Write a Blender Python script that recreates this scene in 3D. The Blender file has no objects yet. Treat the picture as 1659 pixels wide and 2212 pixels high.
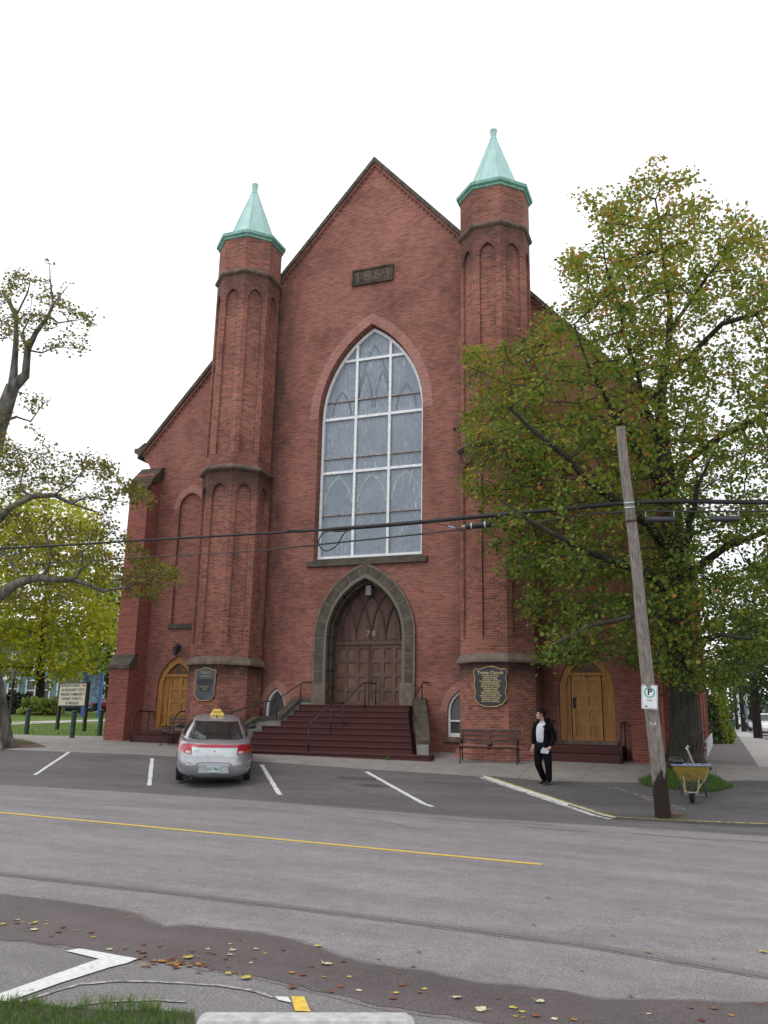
import bpy, bmesh, math, random
import numpy as np
from math import radians, sin, cos, pi, atan2, sqrt, hypot
from mathutils import Vector, Matrix
from mathutils.geometry import tessellate_polygon

random.seed(7); rng = np.random.default_rng(7)
S = bpy.context.scene
C = S.collection

# ------------------------------------------------------------------ camera, world, sun, exposure
IMW, IMH, FPX = 1659.0, 2212.0, 1871.03
PIT, YAW, ROL = 0.2433, -0.3683, 0.0191
CAM = Vector((10.7625, -26.3164, 1.6))
FW = Vector((sin(YAW)*cos(PIT), cos(YAW)*cos(PIT), sin(PIT)))
_r = Vector((cos(YAW), -sin(YAW), 0)); _u = _r.cross(FW)
RT = _r*cos(ROL) + _u*sin(ROL); UP = -_r*sin(ROL) + _u*cos(ROL)
cd = bpy.data.cameras.new('camera'); cam = bpy.data.objects.new('camera', cd); C.objects.link(cam)
cam.matrix_world = Matrix((( RT.x, UP.x, -FW.x, CAM.x), (RT.y, UP.y, -FW.y, CAM.y), (RT.z, UP.z, -FW.z, CAM.z), (0, 0, 0, 1)))
cd.sensor_fit = 'HORIZONTAL'; cd.sensor_width = 36; cd.lens = 36*FPX/IMW
cd.clip_start = 0.1; cd.clip_end = 2000
S.camera = cam

W = bpy.data.worlds.new('World'); S.world = W; W.use_nodes = True
nt = W.node_tree; nt.nodes.clear()
sky = nt.nodes.new('ShaderNodeTexSky'); sky.sky_type = 'NISHITA'; sky.sun_disc = False
SUN_EL, SUN_AZ = radians(52), radians(-150)
sky.sun_elevation = SUN_EL; sky.sun_rotation = SUN_AZ
dim = nt.nodes.new('ShaderNodeVectorMath'); dim.operation = 'SCALE'; dim.inputs[3].default_value = 0.10
nt.links.new(sky.outputs[0], dim.inputs[0])
mx = nt.nodes.new('ShaderNodeMix'); mx.data_type = 'RGBA'; mx.inputs[0].default_value = 0.90
nt.links.new(dim.outputs[0], mx.inputs[6])
tc = nt.nodes.new('ShaderNodeTexCoord'); nz = nt.nodes.new('ShaderNodeTexNoise'); nz.inputs['Scale'].default_value = 1.6; nz.inputs['Detail'].default_value = 5
nt.links.new(tc.outputs['Generated'], nz.inputs['Vector'])
cr = nt.nodes.new('ShaderNodeValToRGB'); cr.color_ramp.elements[0].position = .3; cr.color_ramp.elements[1].position = .75
cr.color_ramp.elements[0].color = (1.02, 1.04, 1.07, 1); cr.color_ramp.elements[1].color = (1.22, 1.23, 1.25, 1)
nt.links.new(nz.outputs['Fac'], cr.inputs[0]); nt.links.new(cr.outputs[0], mx.inputs[7])
bg = nt.nodes.new('ShaderNodeBackground'); bg.inputs[1].default_value = 1.0
nt.links.new(mx.outputs[2], bg.inputs[0])
wo = nt.nodes.new('ShaderNodeOutputWorld'); nt.links.new(bg.outputs[0], wo.inputs[0])

sl = bpy.data.lights.new('sun', 'SUN'); sl.energy = 0.7; sl.angle = radians(30); sl.color = (1, .97, .92)
so = bpy.data.objects.new('sun', sl); C.objects.link(so)
sd = Vector((sin(SUN_AZ)*cos(SUN_EL), cos(SUN_AZ)*cos(SUN_EL), sin(SUN_EL)))
so.rotation_euler = (-sd).to_track_quat('-Z', 'Y').to_euler(); so.location = (0, -20, 40)
S.view_settings.view_transform = 'Standard'; S.view_settings.look = 'None'
S.view_settings.exposure = 0.28; S.view_settings.gamma = 1
try: S.view_settings.use_curve_mapping = False
except Exception: pass
S.render.engine = 'CYCLES'
S.cycles.max_bounces = 6; S.cycles.transparent_max_bounces = 6

# ------------------------------------------------------------------ ground shape and pixel rays
HS = [-60, -30, -24, -14.5, -9, -7.6, -4.9, -2.9, -1, 0, 60, 160, 400]
HZ = [-.02, -.02, -.02, .08, .05, .1, .46, .74, .88, .93, 1.86, 3.4, 7.0]
def zg(x, y):
    return float(np.interp(y + .05*x, HS, HZ)) - .015*min(max(x, -60.), 16.)
def ray(u, v):                       # pixel of the 1659 x 2212 photograph -> direction with unit depth
    return FW + RT*((u-829.5)/FPX) - UP*((v-1106)/FPX)
def onY(u, v, Y): d = ray(u, v); return CAM + d*((Y-CAM.y)/d.y)
def onX(u, v, X): d = ray(u, v); return CAM + d*((X-CAM.x)/d.x)
def onD(u, v, D): return CAM + ray(u, v)*D
def ground(u, v, tmax=400):
    d = ray(u, v); t = 3.0; st = .05
    while t < tmax:
        P = CAM + d*t
        if P.z < zg(P.x, P.y):
            a, b = t-st, t
            for _ in range(20):
                m = (a+b)/2; P = CAM + d*m
                if P.z < zg(P.x, P.y): b = m
                else: a = m
            return CAM + d*b
        st = max(.05, t*.002); t += st
    return CAM + d*tmax
def depth(P): return (Vector(P)-CAM).dot(FW)

# ------------------------------------------------------------------ materials
def nodes(m):
    m.use_nodes = True; n = m.node_tree; n.nodes.clear()
    out = n.nodes.new('ShaderNodeOutputMaterial'); b = n.nodes.new('ShaderNodeBsdfPrincipled')
    n.links.new(b.outputs[0], out.inputs[0]); return n, b
def ramp(n, src, stops, interp='LINEAR'):
    r = n.nodes.new('ShaderNodeValToRGB'); e = r.color_ramp; e.interpolation = interp
    while len(e.elements) > len(stops): e.elements.remove(e.elements[-1])
    while len(e.elements) < len(stops): e.elements.new(0.5)
    for k, (p, c) in enumerate(stops):
        e.elements[k].position = p
        e.elements[k].color = (c, c, c, 1) if isinstance(c, (int, float)) else (*c, 1)
    n.links.new(src, r.inputs[0]); return r.outputs[0]
def noise(n, vec, scale, detail=4, rough=.55, dist=0):
    t = n.nodes.new('ShaderNodeTexNoise'); t.inputs['Scale'].default_value = scale; t.inputs['Detail'].default_value = detail
    t.inputs['Roughness'].default_value = rough; t.inputs['Distortion'].default_value = dist
    if vec is not None: n.links.new(vec, t.inputs['Vector'])
    return t.outputs['Fac']
def pos(n, scale=(1, 1, 1), obj=False):
    if obj:
        g = n.nodes.new('ShaderNodeTexCoord').outputs['Object']
    else:
        g = n.nodes.new('ShaderNodeNewGeometry').outputs['Position']
    if scale == (1, 1, 1): return g
    m = n.nodes.new('ShaderNodeMapping'); m.inputs['Scale'].default_value = scale; n.links.new(g, m.inputs[0]); return m.outputs[0]
def mix(n, fac, a, b, mode='MIX'):
    x = n.nodes.new('ShaderNodeMix'); x.data_type = 'RGBA'; x.blend_type = mode
    for i, s in ((0, fac), (6, a), (7, b)):
        if isinstance(s, (int, float)): x.inputs[i].default_value = s if i == 0 else (s, s, s, 1)
        elif isinstance(s, tuple): x.inputs[i].default_value = (*s, 1)
        else: n.links.new(s, x.inputs[i])
    return x.outputs[2]
def math_(n, op, a, b=0.5):
    x = n.nodes.new('ShaderNodeMath'); x.operation = op
    for i, s in ((0, a), (1, b)):
        if isinstance(s, (int, float)): x.inputs[i].default_value = s
        else: n.links.new(s, x.inputs[i])
    return x.outputs[0]
def bump(n, b, h, strength=.3, dist=.01):
    k = n.nodes.new('ShaderNodeBump'); k.inputs['Strength'].default_value = strength; k.inputs['Distance'].default_value = dist
    n.links.new(h, k.inputs['Height']); n.links.new(k.outputs[0], b.inputs['Normal'])
MATS = {}
def M(name, col, rough=.7, var=.15, scale=8, metal=0, spec=.5, bmp=0, stretch=(1, 1, 1), coat=0, obj=False, col2=None):
    if name in MATS: return MATS[name]
    m = bpy.data.materials.new(name); n, b = nodes(m)
    f = noise(n, pos(n, stretch, obj), scale)
    c2 = col2 or tuple(c*(1-2*var) for c in col)
    f2 = ramp(n, f, [(.3, 0.), (.7, 1.)])
    n.links.new(mix(n, f2, c2, tuple(c*(1+(0 if col2 else var)) for c in col)), b.inputs['Base Color'])
    b.inputs['Roughness'].default_value = rough; b.inputs['Metallic'].default_value = metal
    b.inputs['Specular IOR Level'].default_value = spec
    if coat: b.inputs['Coat Weight'].default_value = coat; b.inputs['Coat Roughness'].default_value = .08
    if bmp: bump(n, b, f, bmp)
    MATS[name] = m; return m
def brick(name, c1, c2, mortar, bands=(), soot=0., sootz=None, patch=.35, rowh=.073, bw=.215, xsoot=False):
    if name in MATS: return MATS[name]
    m = bpy.data.materials.new(name); n, b = nodes(m)
    uv = n.nodes.new('ShaderNodeUVMap').outputs[0]
    t = n.nodes.new('ShaderNodeTexBrick'); n.links.new(uv, t.inputs['Vector'])
    t.inputs['Scale'].default_value = 1; t.inputs['Brick Width'].default_value = bw; t.inputs['Row Height'].default_value = rowh
    t.inputs['Mortar Size'].default_value = .007; t.inputs['Mortar Smooth'].default_value = .2; t.inputs['Bias'].default_value = -.1
    t.inputs['Color1'].default_value = (*c1, 1); t.inputs['Color2'].default_value = (*c2, 1); t.inputs['Mortar'].default_value = (*mortar, 1)
    P = pos(n)
    # course-by-course and patch-by-patch differences of the brick itself
    br = noise(n, pos(n, (2.2, 2.2, 13)), 1.3, 3, .7)
    c = mix(n, 1.0, t.outputs['Color'], ramp(n, br, [(.30, .66), (.5, 1.0), (.72, 1.24)]), 'MULTIPLY')
    c = mix(n, 1.0, c, ramp(n, noise(n, P, .45, 6, .65), [(.30, 1-patch*1.2), (.5, 1.), (.7, 1+patch*.7)]), 'MULTIPLY')
    # whitish bloom
    bl = ramp(n, noise(n, pos(n, (1, 1, 2.2)), .9, 7, .7), [(.60, 0.), (.80, .22)])
    c = mix(n, bl, c, (.32, .22, .20))
    if bands or soot:
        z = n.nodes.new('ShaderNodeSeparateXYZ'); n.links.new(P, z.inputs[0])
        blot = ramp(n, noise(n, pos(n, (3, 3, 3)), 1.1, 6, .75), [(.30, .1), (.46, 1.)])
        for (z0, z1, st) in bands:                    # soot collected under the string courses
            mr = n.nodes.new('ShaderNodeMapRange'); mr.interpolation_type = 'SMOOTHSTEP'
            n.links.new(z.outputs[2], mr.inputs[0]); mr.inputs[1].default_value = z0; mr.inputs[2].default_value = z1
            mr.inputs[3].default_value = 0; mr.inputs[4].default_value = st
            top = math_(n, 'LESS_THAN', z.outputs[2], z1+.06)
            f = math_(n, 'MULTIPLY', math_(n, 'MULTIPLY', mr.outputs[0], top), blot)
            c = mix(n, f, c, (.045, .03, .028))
        if soot:
            f = ramp(n, noise(n, pos(n, (1.4, 1.4, .5)), .8, 6, .7), [(.54, 0.), (.70, soot)])
            c = mix(n, f, c, (.06, .035, .033))
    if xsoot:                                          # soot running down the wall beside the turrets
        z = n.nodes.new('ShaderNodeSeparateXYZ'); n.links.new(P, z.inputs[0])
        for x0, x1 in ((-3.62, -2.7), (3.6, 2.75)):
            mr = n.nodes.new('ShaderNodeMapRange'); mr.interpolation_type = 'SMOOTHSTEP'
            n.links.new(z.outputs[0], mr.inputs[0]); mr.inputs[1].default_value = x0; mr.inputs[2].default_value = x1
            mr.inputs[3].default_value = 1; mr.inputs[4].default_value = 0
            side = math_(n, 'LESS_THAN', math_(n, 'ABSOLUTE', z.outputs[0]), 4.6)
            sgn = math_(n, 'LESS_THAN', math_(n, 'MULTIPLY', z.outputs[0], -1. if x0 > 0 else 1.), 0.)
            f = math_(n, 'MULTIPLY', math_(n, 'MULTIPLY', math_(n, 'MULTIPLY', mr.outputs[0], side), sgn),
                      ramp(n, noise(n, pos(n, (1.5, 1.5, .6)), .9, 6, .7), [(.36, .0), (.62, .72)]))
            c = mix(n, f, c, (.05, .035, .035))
    n.links.new(c, b.inputs['Base Color']); b.inputs['Roughness'].default_value = .88; b.inputs['Specular IOR Level'].default_value = .25
    bump(n, b, math_(n, 'SUBTRACT', br, math_(n, 'MULTIPLY', t.outputs['Fac'], .8)), .35, .012)
    MATS[name] = m; return m
def leafmat(name, stops, transl=.35):
    m = bpy.data.materials.new(name); n, b = nodes(m)
    a = n.nodes.new('ShaderNodeAttribute'); a.attribute_name = 'tone'
    c = ramp(n, a.outputs['Fac'], stops)
    n.links.new(c, b.inputs['Base Color']); b.inputs['Roughness'].default_value = .55; b.inputs['Specular IOR Level'].default_value = .3
    t = n.nodes.new('ShaderNodeBsdfTranslucent'); n.links.new(c, t.inputs[0])
    ms = n.nodes.new('ShaderNodeMixShader'); ms.inputs[0].default_value = transl
    n.links.new(b.outputs[0], ms.inputs[1]); n.links.new(t.outputs[0], ms.inputs[2])
    n.links.new(ms.outputs[0], [x for x in n.nodes if x.type == 'OUTPUT_MATERIAL'][0].inputs[0])
    return m

# ------------------------------------------------------------------ mesh builder
class MB:
    def __init__(s): s.v = []; s.f = []; s.fm = []; s.fuv = []; s.cur = 0; s.T = None
    def add(s, vs, fs, uvs=None):
        o = len(s.v)
        for p in vs:
            p = Vector(p)
            if s.T is not None: p = s.T @ p
            s.v.append(p)
        for i, f in enumerate(fs):
            s.f.append(tuple(o+k for k in f)); s.fm.append(s.cur); s.fuv.append(uvs[i] if uvs else None)
        return s
    def box(s, x0, x1, y0, y1, z0, z1):
        return s.add([(x, y, z) for x in (x0, x1) for y in (y0, y1) for z in (z0, z1)],
                     [(0, 1, 3, 2), (4, 6, 7, 5), (0, 4, 5, 1), (2, 3, 7, 6), (0, 2, 6, 4), (1, 5, 7, 3)])
    def prism(s, poly, fn, d0, d1, cap=True):          # 2D polygon extruded; fn(a, b, d) -> 3D
        n = len(poly); vs = [fn(a, b, d0) for a, b in poly] + [fn(a, b, d1) for a, b in poly]
        fs = [(i, (i+1) % n, n+(i+1) % n, n+i) for i in range(n)]
        if cap:
            for t in tessellate_polygon([[Vector((a, b, 0)) for a, b in poly]]):
                fs.append(tuple(t)); fs.append(tuple(n+k for k in reversed(t)))
        return s.add(vs, fs)
    def plate(s, outer, holes, fn, d0=0, depth=.1, back=False, rim=None):
        allp = [outer] + holes
        tri = tessellate_polygon([[Vector((a, b, 0)) for a, b in p] for p in allp])
        flat = [q for p in allp for q in p]
        s.add([fn(a, b, d0) for a, b in flat], [tuple(t) for t in tri])
        for h in holes:
            n = len(h); vs = [fn(a, b, d0) for a, b in h] + [fn(a, b, d0+depth) for a, b in h]
            s.add(vs, [(i, n+i, n+(i+1) % n, (i+1) % n) for i in range(n)])
            if back: s.add([fn(a, b, d0+depth) for a, b in h], [tuple(t) for t in tessellate_polygon([[Vector((a, b, 0)) for a, b in h]])])
        if rim:
            n = len(outer); vs = [fn(a, b, d0) for a, b in outer] + [fn(a, b, d0+rim) for a, b in outer]
            s.add(vs, [(i, (i+1) % n, n+(i+1) % n, n+i) for i in range(n)])
        return s
    def tube(s, pts, r, n=8, cap=True, closed=False):
        pts = [Vector(p) for p in pts]; rs = r if isinstance(r, (list, tuple)) else [r]*len(pts)
        N = len(pts); vs = []; prev = None
        for i, p in enumerate(pts):
            a = pts[max(i-1, 0)]; b = pts[min(i+1, N-1)]
            t = (b-a)
            if t.length < 1e-9: t = Vector((0, 0, 1))
            t.normalize()
            if prev is None: x = t.orthogonal().normalized()
            else:
                x = prev - t*prev.dot(t)
                x = x.normalized() if x.length > 1e-6 else t.orthogonal().normalized()
            prev = x; y = t.cross(x)
            for k in range(n):
                an = 2*pi*k/n; vs.append(p + (x*cos(an)+y*sin(an))*rs[i])
        fs = [(i*n+k, i*n+(k+1) % n, (i+1)*n+(k+1) % n, (i+1)*n+k) for i in range(N-1) for k in range(n)]
        if cap: fs += [tuple(reversed(range(n))), tuple((N-1)*n+k for k in range(n))]
        return s.add(vs, fs)
    def lathe(s, prof, c=(0, 0, 0), n=16, axis='Z', phase=0, cap=True):   # prof: list of (r, h)
        vs = []; c = Vector(c)
        for r, h in prof:
            for k in range(n):
                a = phase + 2*pi*k/n
                q = Vector((r*cos(a), r*sin(a), h))
                if axis == 'X': q = Vector((q.z, q.x, q.y))
                if axis == 'Y': q = Vector((q.x, q.z, q.y))
                vs.append(c+q)
        N = len(prof)
        fs = [(i*n+k, i*n+(k+1) % n, (i+1)*n+(k+1) % n, (i+1)*n+k) for i in range(N-1) for k in range(n)]
        if cap: fs += [tuple(reversed(range(n))), tuple((N-1)*n+k for k in range(n))]
        return s.add(vs, fs)
    def ball(s, c, r, n=10, m=7, sc=(1, 1, 1)):
        prof = [(sin(pi*i/m), -cos(pi*i/m)) for i in range(m+1)]
        o = len(s.v); T = s.T
        vs = [Vector(c)+Vector((pr*cos(2*pi*k/n)*r*sc[0], pr*sin(2*pi*k/n)*r*sc[1], ph*r*sc[2])) for pr, ph in prof for k in range(n)]
        return s.add(vs, [(i*n+k, i*n+(k+1) % n, (i+1)*n+(k+1) % n, (i+1)*n+k) for i in range(m) for k in range(n)])
    def quad(s, a, b, c, d): return s.add([a, b, c, d], [(0, 1, 2, 3)])

WM = {}                                                # world matrix of every object made here
def thing(name, label, cat, loc=(0, 0, 0), rotz=0, group=None, kind=None):
    o = bpy.data.objects.new(name, None); C.objects.link(o); o.empty_display_size = .3
    o.location = loc; o.rotation_euler = (0, 0, rotz)
    WM[o] = Matrix.Translation(Vector(loc)) @ Matrix.Rotation(rotz, 4, 'Z')
    tag(o, label, cat, group, kind); return o
def tag(o, label=None, cat=None, group=None, kind=None):
    if label: o['label'] = label
    if cat: o['category'] = cat
    if group: o['group'] = group
    if kind: o['kind'] = kind
    return o
def obj(name, mb, mat, parent=None, world=False, smooth=False, bev=0, seg=2, recalc=True, origin=None, merge=0):
    me = bpy.data.meshes.new(name)
    inv = None
    if parent is not None and world: inv = WM[parent].inverted()
    vs = [inv @ p if inv else p for p in mb.v]
    loc = Vector((0, 0, 0))
    if parent is None:
        if origin is None and vs:
            xs = [p.x for p in vs]; ys = [p.y for p in vs]; zs = [p.z for p in vs]
            origin = ((min(xs)+max(xs))/2, (min(ys)+max(ys))/2, min(zs))
        loc = Vector(origin); vs = [p-loc for p in vs]
    me.from_pydata([tuple(p) for p in vs], [], mb.f)
    if recalc or merge:
        bm = bmesh.new(); bm.from_mesh(me)
        if merge: bmesh.ops.remove_doubles(bm, verts=bm.verts, dist=merge)
        if recalc: bmesh.ops.recalc_face_normals(bm, faces=bm.faces)
        bm.to_mesh(me); bm.free()
    mats = mat if isinstance(mat, (list, tuple)) else [mat]
    for m in mats: me.materials.append(m)
    if len(me.polygons) == len(mb.fm): me.polygons.foreach_set('material_index', mb.fm)
    # box-projected metric UVs in world space
    uvl = me.uv_layers.new(name='UVMap')
    Wm = WM[parent] if parent is not None else Matrix.Translation(loc)
    co = [Wm @ v.co for v in me.vertices]; R3 = Wm.to_3x3()
    keep = (len(me.polygons) == len(mb.fuv)) and any(u is not None for u in mb.fuv)
    for k, p in enumerate(me.polygons):
        if keep and mb.fuv[k] is not None:
            uvs = dict(zip(mb.f[k], mb.fuv[k]))
            for li in p.loop_indices: uvl.data[li].uv = uvs[me.loops[li].vertex_index]
            continue
        nrm = R3 @ p.normal
        if abs(nrm.z) > .8:
            for li in p.loop_indices:
                q = co[me.loops[li].vertex_index]; uvl.data[li].uv = (q.x, q.y)
        else:
            h = hypot(nrm.x, nrm.y) or 1; tx, ty = -nrm.y/h, nrm.x/h
            for li in p.loop_indices:
                q = co[me.loops[li].vertex_index]; uvl.data[li].uv = (q.x*tx+q.y*ty, q.z)
    if smooth: me.polygons.foreach_set('use_smooth', [True]*len(me.polygons))
    o = bpy.data.objects.new(name, me); C.objects.link(o); o.location = loc
    WM[o] = Matrix.Translation(loc)
    if parent is not None: o.parent = parent; WM[o] = WM[parent].copy()
    if bev:
        b = o.modifiers.new('bevel', 'BEVEL'); b.width = bev; b.segments = seg; b.limit_method = 'ANGLE'; b.angle_limit = radians(35)
    if smooth and bev == 0 and smooth == 'auto':
        pass
    return o
def autosmooth(o, deg=40):
    me = o.data; me.polygons.foreach_set('use_smooth', [True]*len(me.polygons))
    bm = bmesh.new(); bm.from_mesh(me)
    for e in bm.edges:
        if len(e.link_faces) == 2 and e.calc_face_angle(0) > radians(deg): e.smooth = False
    bm.to_mesh(me); bm.free(); return o
def copy_tree(o, loc=None, rotz=None, label=None, parent=None):
    c = o.copy(); C.objects.link(c)
    if parent is not None: c.parent = parent
    if loc is not None: c.location = loc
    if rotz is not None: c.rotation_euler = (0, 0, rotz)
    if label: c['label'] = label
    for ch in [k for k in bpy.data.objects if k.parent == o]: copy_tree(ch, parent=c)
    return c
def text(body, size, fn, thick=.004, align='CENTER', spacing=1.0, bold=0, sx=1.0):
    cu = bpy.data.curves.new('lettering', 'FONT'); cu.body = body; cu.size = size; cu.align_x = align; cu.align_y = 'CENTER'
    cu.space_character = spacing; cu.extrude = 0; cu.offset = bold; cu.resolution_u = 2
    o = bpy.data.objects.new('lettering', cu); C.objects.link(o)
    dg = bpy.context.evaluated_depsgraph_get(); me = bpy.data.meshes.new_from_object(o.evaluated_get(dg))
    mb = MB(); mb.add([fn(v.co.x*sx, v.co.y, 0) for v in me.vertices], [tuple(p.vertices) for p in me.polygons])
    bpy.data.objects.remove(o); bpy.data.curves.remove(cu); bpy.data.meshes.remove(me)
    return mb
def sheet(name, polys, off, mat, label=None, cat=None, kind='structure', group=None, solid=0):
    bm = bmesh.new()
    for poly in polys:
        tri = tessellate_polygon([[Vector((p[0], p[1], 0)) for p in poly]])
        vs = [bm.verts.new((p[0], p[1], 0)) for p in poly]
        for t in tri:
            try: bm.faces.new([vs[k] for k in t])
            except ValueError: pass
    for b in HS: bmesh.ops.bisect_plane(bm, geom=bm.verts[:]+bm.edges[:]+bm.faces[:], plane_co=(0, b, 0), plane_no=Vector((.05, 1, 0)).normalized())
    for x in (-60, 16): bmesh.ops.bisect_plane(bm, geom=bm.verts[:]+bm.edges[:]+bm.faces[:], plane_co=(x, 0, 0), plane_no=(1, 0, 0))
    mb = MB(); bm.verts.ensure_lookup_table()
    vs = [(v.co.x, v.co.y, zg(v.co.x, v.co.y)+off) for v in bm.verts]
    fs = []
    for f in bm.faces:
        idx = [v.index for v in f.verts]
        a, b_, c_ = [Vector(vs[k]) for k in idx[:3]]
        if (b_-a).cross(c_-a).z < 0: idx.reverse()
        fs.append(tuple(idx))
    mb.add(vs, fs)
    if solid:
        n = len(vs); be = {}
        for f in fs:
            for i in range(len(f)):
                a, b_ = f[i], f[(i+1) % len(f)]
                be[(a, b_)] = be.get((a, b_), 0)+1
        o = len(mb.v); mb.add([(p[0], p[1], p[2]-solid) for p in vs], [])
        for (a, b_) in be:
            if (b_, a) not in be: mb.f.append((a, a+o, b_+o, b_)); mb.fm.append(0); mb.fuv.append(None)
    bm.free()
    o = obj(name, mb, mat, recalc=False)
    tag(o, label, cat, group, kind); return o
def strip(p0, p1, w):
    p0, p1 = Vector(p0[:2]), Vector(p1[:2]); d = (p1-p0).normalized(); n = Vector((-d.y, d.x))*w/2
    return [tuple(p0+n), tuple(p0-n), tuple(p1-n), tuple(p1+n)]
def rough_strip(pts, w, jit=.15, step=.12):
    P = [Vector(p[:2]) for p in pts]; out = []
    for a, b in zip(P, P[1:]):
        k = max(1, int((b-a).length/step))
        out += [a+(b-a)*i/k for i in range(k)]
    out.append(P[-1]); L = []; R = []
    for i, p in enumerate(out):
        t = (out[min(i+1, len(out)-1)]-out[max(i-1, 0)]).normalized(); n = Vector((-t.y, t.x))
        L.append(tuple(p+n*w/2*(1+random.uniform(-jit, jit)))); R.append(tuple(p-n*w/2*(1+random.uniform(-jit, jit))))
    return [[L[i], R[i], R[i+1], L[i+1]] for i in range(len(L)-1)]
def arch(w, spring, apex, bottom, n=14, cx=0):          # closed outline of a pointed opening (a, b), from bottom left clockwise over the apex
    H = apex-spring; c = (H*H-w*w)/(2*w); r = w+c
    L = [(cx-w, bottom)]
    for i in range(n+1):
        z = H*sin(pi/2*i/n); L.append((cx-(sqrt(max(r*r-z*z, 0))-c), spring+z))
    Rr = [(2*cx-a, b) for a, b in reversed(L[:-1])]
    return L+Rr
XZ = lambda y: (lambda a, b, d: (a, y+d, b))

# ================================================================== GROUND, ROADS, PAVEMENTS
def asphalt(name, c, var=.18, fine=1.0, rough=.9, dirt=(.125, .114, .116)):
    m = bpy.data.materials.new(name); n, b = nodes(m); P = pos(n)
    sp = noise(n, P, 70, 3, .8)
    g = ramp(n, sp, [(.30, .50), (.5, .95), (.72, 1.75)])
    big = ramp(n, noise(n, pos(n, (.25, 1, 1)), 1.1, 6, .65), [(.3, 1-var), (.7, 1+var)])
    mid = ramp(n, noise(n, P, 4.5, 5, .7), [(.3, 1-var*.6), (.7, 1+var*.6)])
    col = mix(n, 1.0, mix(n, 1.0, mix(n, fine, c, mix(n, 1.0, c, g, 'MULTIPLY')), big, 'MULTIPLY'), mid, 'MULTIPLY')
    col = mix(n, ramp(n, noise(n, P, .8, 7, .7), [(.55, 0.), (.75, .45)]), col, dirt)
    n.links.new(col, b.inputs['Base Color']); b.inputs['Roughness'].default_value = rough; b.inputs['Specular IOR Level'].default_value = .3
    bump(n, b, sp, .5, .006); return m
A_road = asphalt('asphalt_road', (.222, .206, .209), .20)
A_park = asphalt('asphalt_parking', (.128, .118, .120), .22)
A_verge = asphalt('asphalt_verge', (.105, .098, .098), .22)
A_wet = asphalt('asphalt_damp', (.108, .088, .088), .16, rough=.62, dirt=(.07, .05, .047))
A_near = asphalt('asphalt_worn', (.19, .178, .178), .12)
A_strip = asphalt('asphalt_strip', (.17, .16, .155), .3)
A_seal = asphalt('asphalt_seal', (.162, .150, .151), .12)

def concrete(name, c, jw=1.5, rot=0.0):
    m = bpy.data.materials.new(name); n, b = nodes(m); P = pos(n)
    mp = n.nodes.new('ShaderNodeMapping'); mp.inputs['Rotation'].default_value = (0, 0, rot); n.links.new(P, mp.inputs[0])
    t = n.nodes.new('ShaderNodeTexBrick'); n.links.new(mp.outputs[0], t.inputs['Vector']); t.offset = 0
    t.inputs['Scale'].default_value = 1; t.inputs['Brick Width'].default_value = jw; t.inputs['Row Height'].default_value = jw
    t.inputs['Mortar Size'].default_value = .009; t.inputs['Mortar Smooth'].default_value = .3
    t.inputs['Color1'].default_value = (*c, 1); t.inputs['Color2'].default_value = tuple(x*.9 for x in c)+(1,); t.inputs['Mortar'].default_value = tuple(x*.45 for x in c)+(1,)
    col = mix(n, 1.0, t.outputs[0], ramp(n, noise(n, P, 2.2, 7, .7), [(.3, .78), (.7, 1.15)]), 'MULTIPLY')
    col = mix(n, 1.0, col, ramp(n, noise(n, P, 45, 3, .7), [(.3, .85), (.7, 1.12)]), 'MULTIPLY')
    n.links.new(col, b.inputs['Base Color']); b.inputs['Roughness'].default_value = .85; bump(n, b, t.outputs['Fac'], .2, .01); return m
CONC = concrete('concrete_paving', (.285, .265, .245)); CONC_S = concrete('concrete_side', (.44, .42, .40), 1.6)

def grassmat(name, c1, c2, c3):
    m = bpy.data.materials.new(name); n, b = nodes(m); P = pos(n)
    f = noise(n, pos(n, (1, 1, 1)), 9, 6, .8); g = noise(n, P, .5, 4, .6)
    col = mix(n, ramp(n, g, [(.38, 0.), (.62, 1.)]), ramp(n, f, [(.3, c1), (.7, c2)]), c3)
    n.links.new(mix(n, .65, ramp(n, f, [(.3, c1), (.7, c2)]), col), b.inputs['Base Color']); b.inputs['Roughness'].default_value = .9; b.inputs['Specular IOR Level'].default_value = .1
    bump(n, b, f, .8, .03); return m
G_lawn = grassmat('lawn_grass', (.055, .115, .02), (.12, .20, .045), (.16, .19, .055))
G_dark = M('soil', (.06, .05, .035), .95, .3, 12)
PAINT_W = M('paint_white', (.68, .68, .66), .7, .10, 25, spec=.3)
PAINT_Y = M('paint_yellow', (.72, .50, .08), .7, .12, 20, spec=.3)
PAINT_OLD = M('paint_worn', (.30, .29, .27), .8, .3, 12, spec=.2)
PAINT_YO = M('paint_yellow_worn', (.42, .36, .12), .8, .35, 9, spec=.2)

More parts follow.
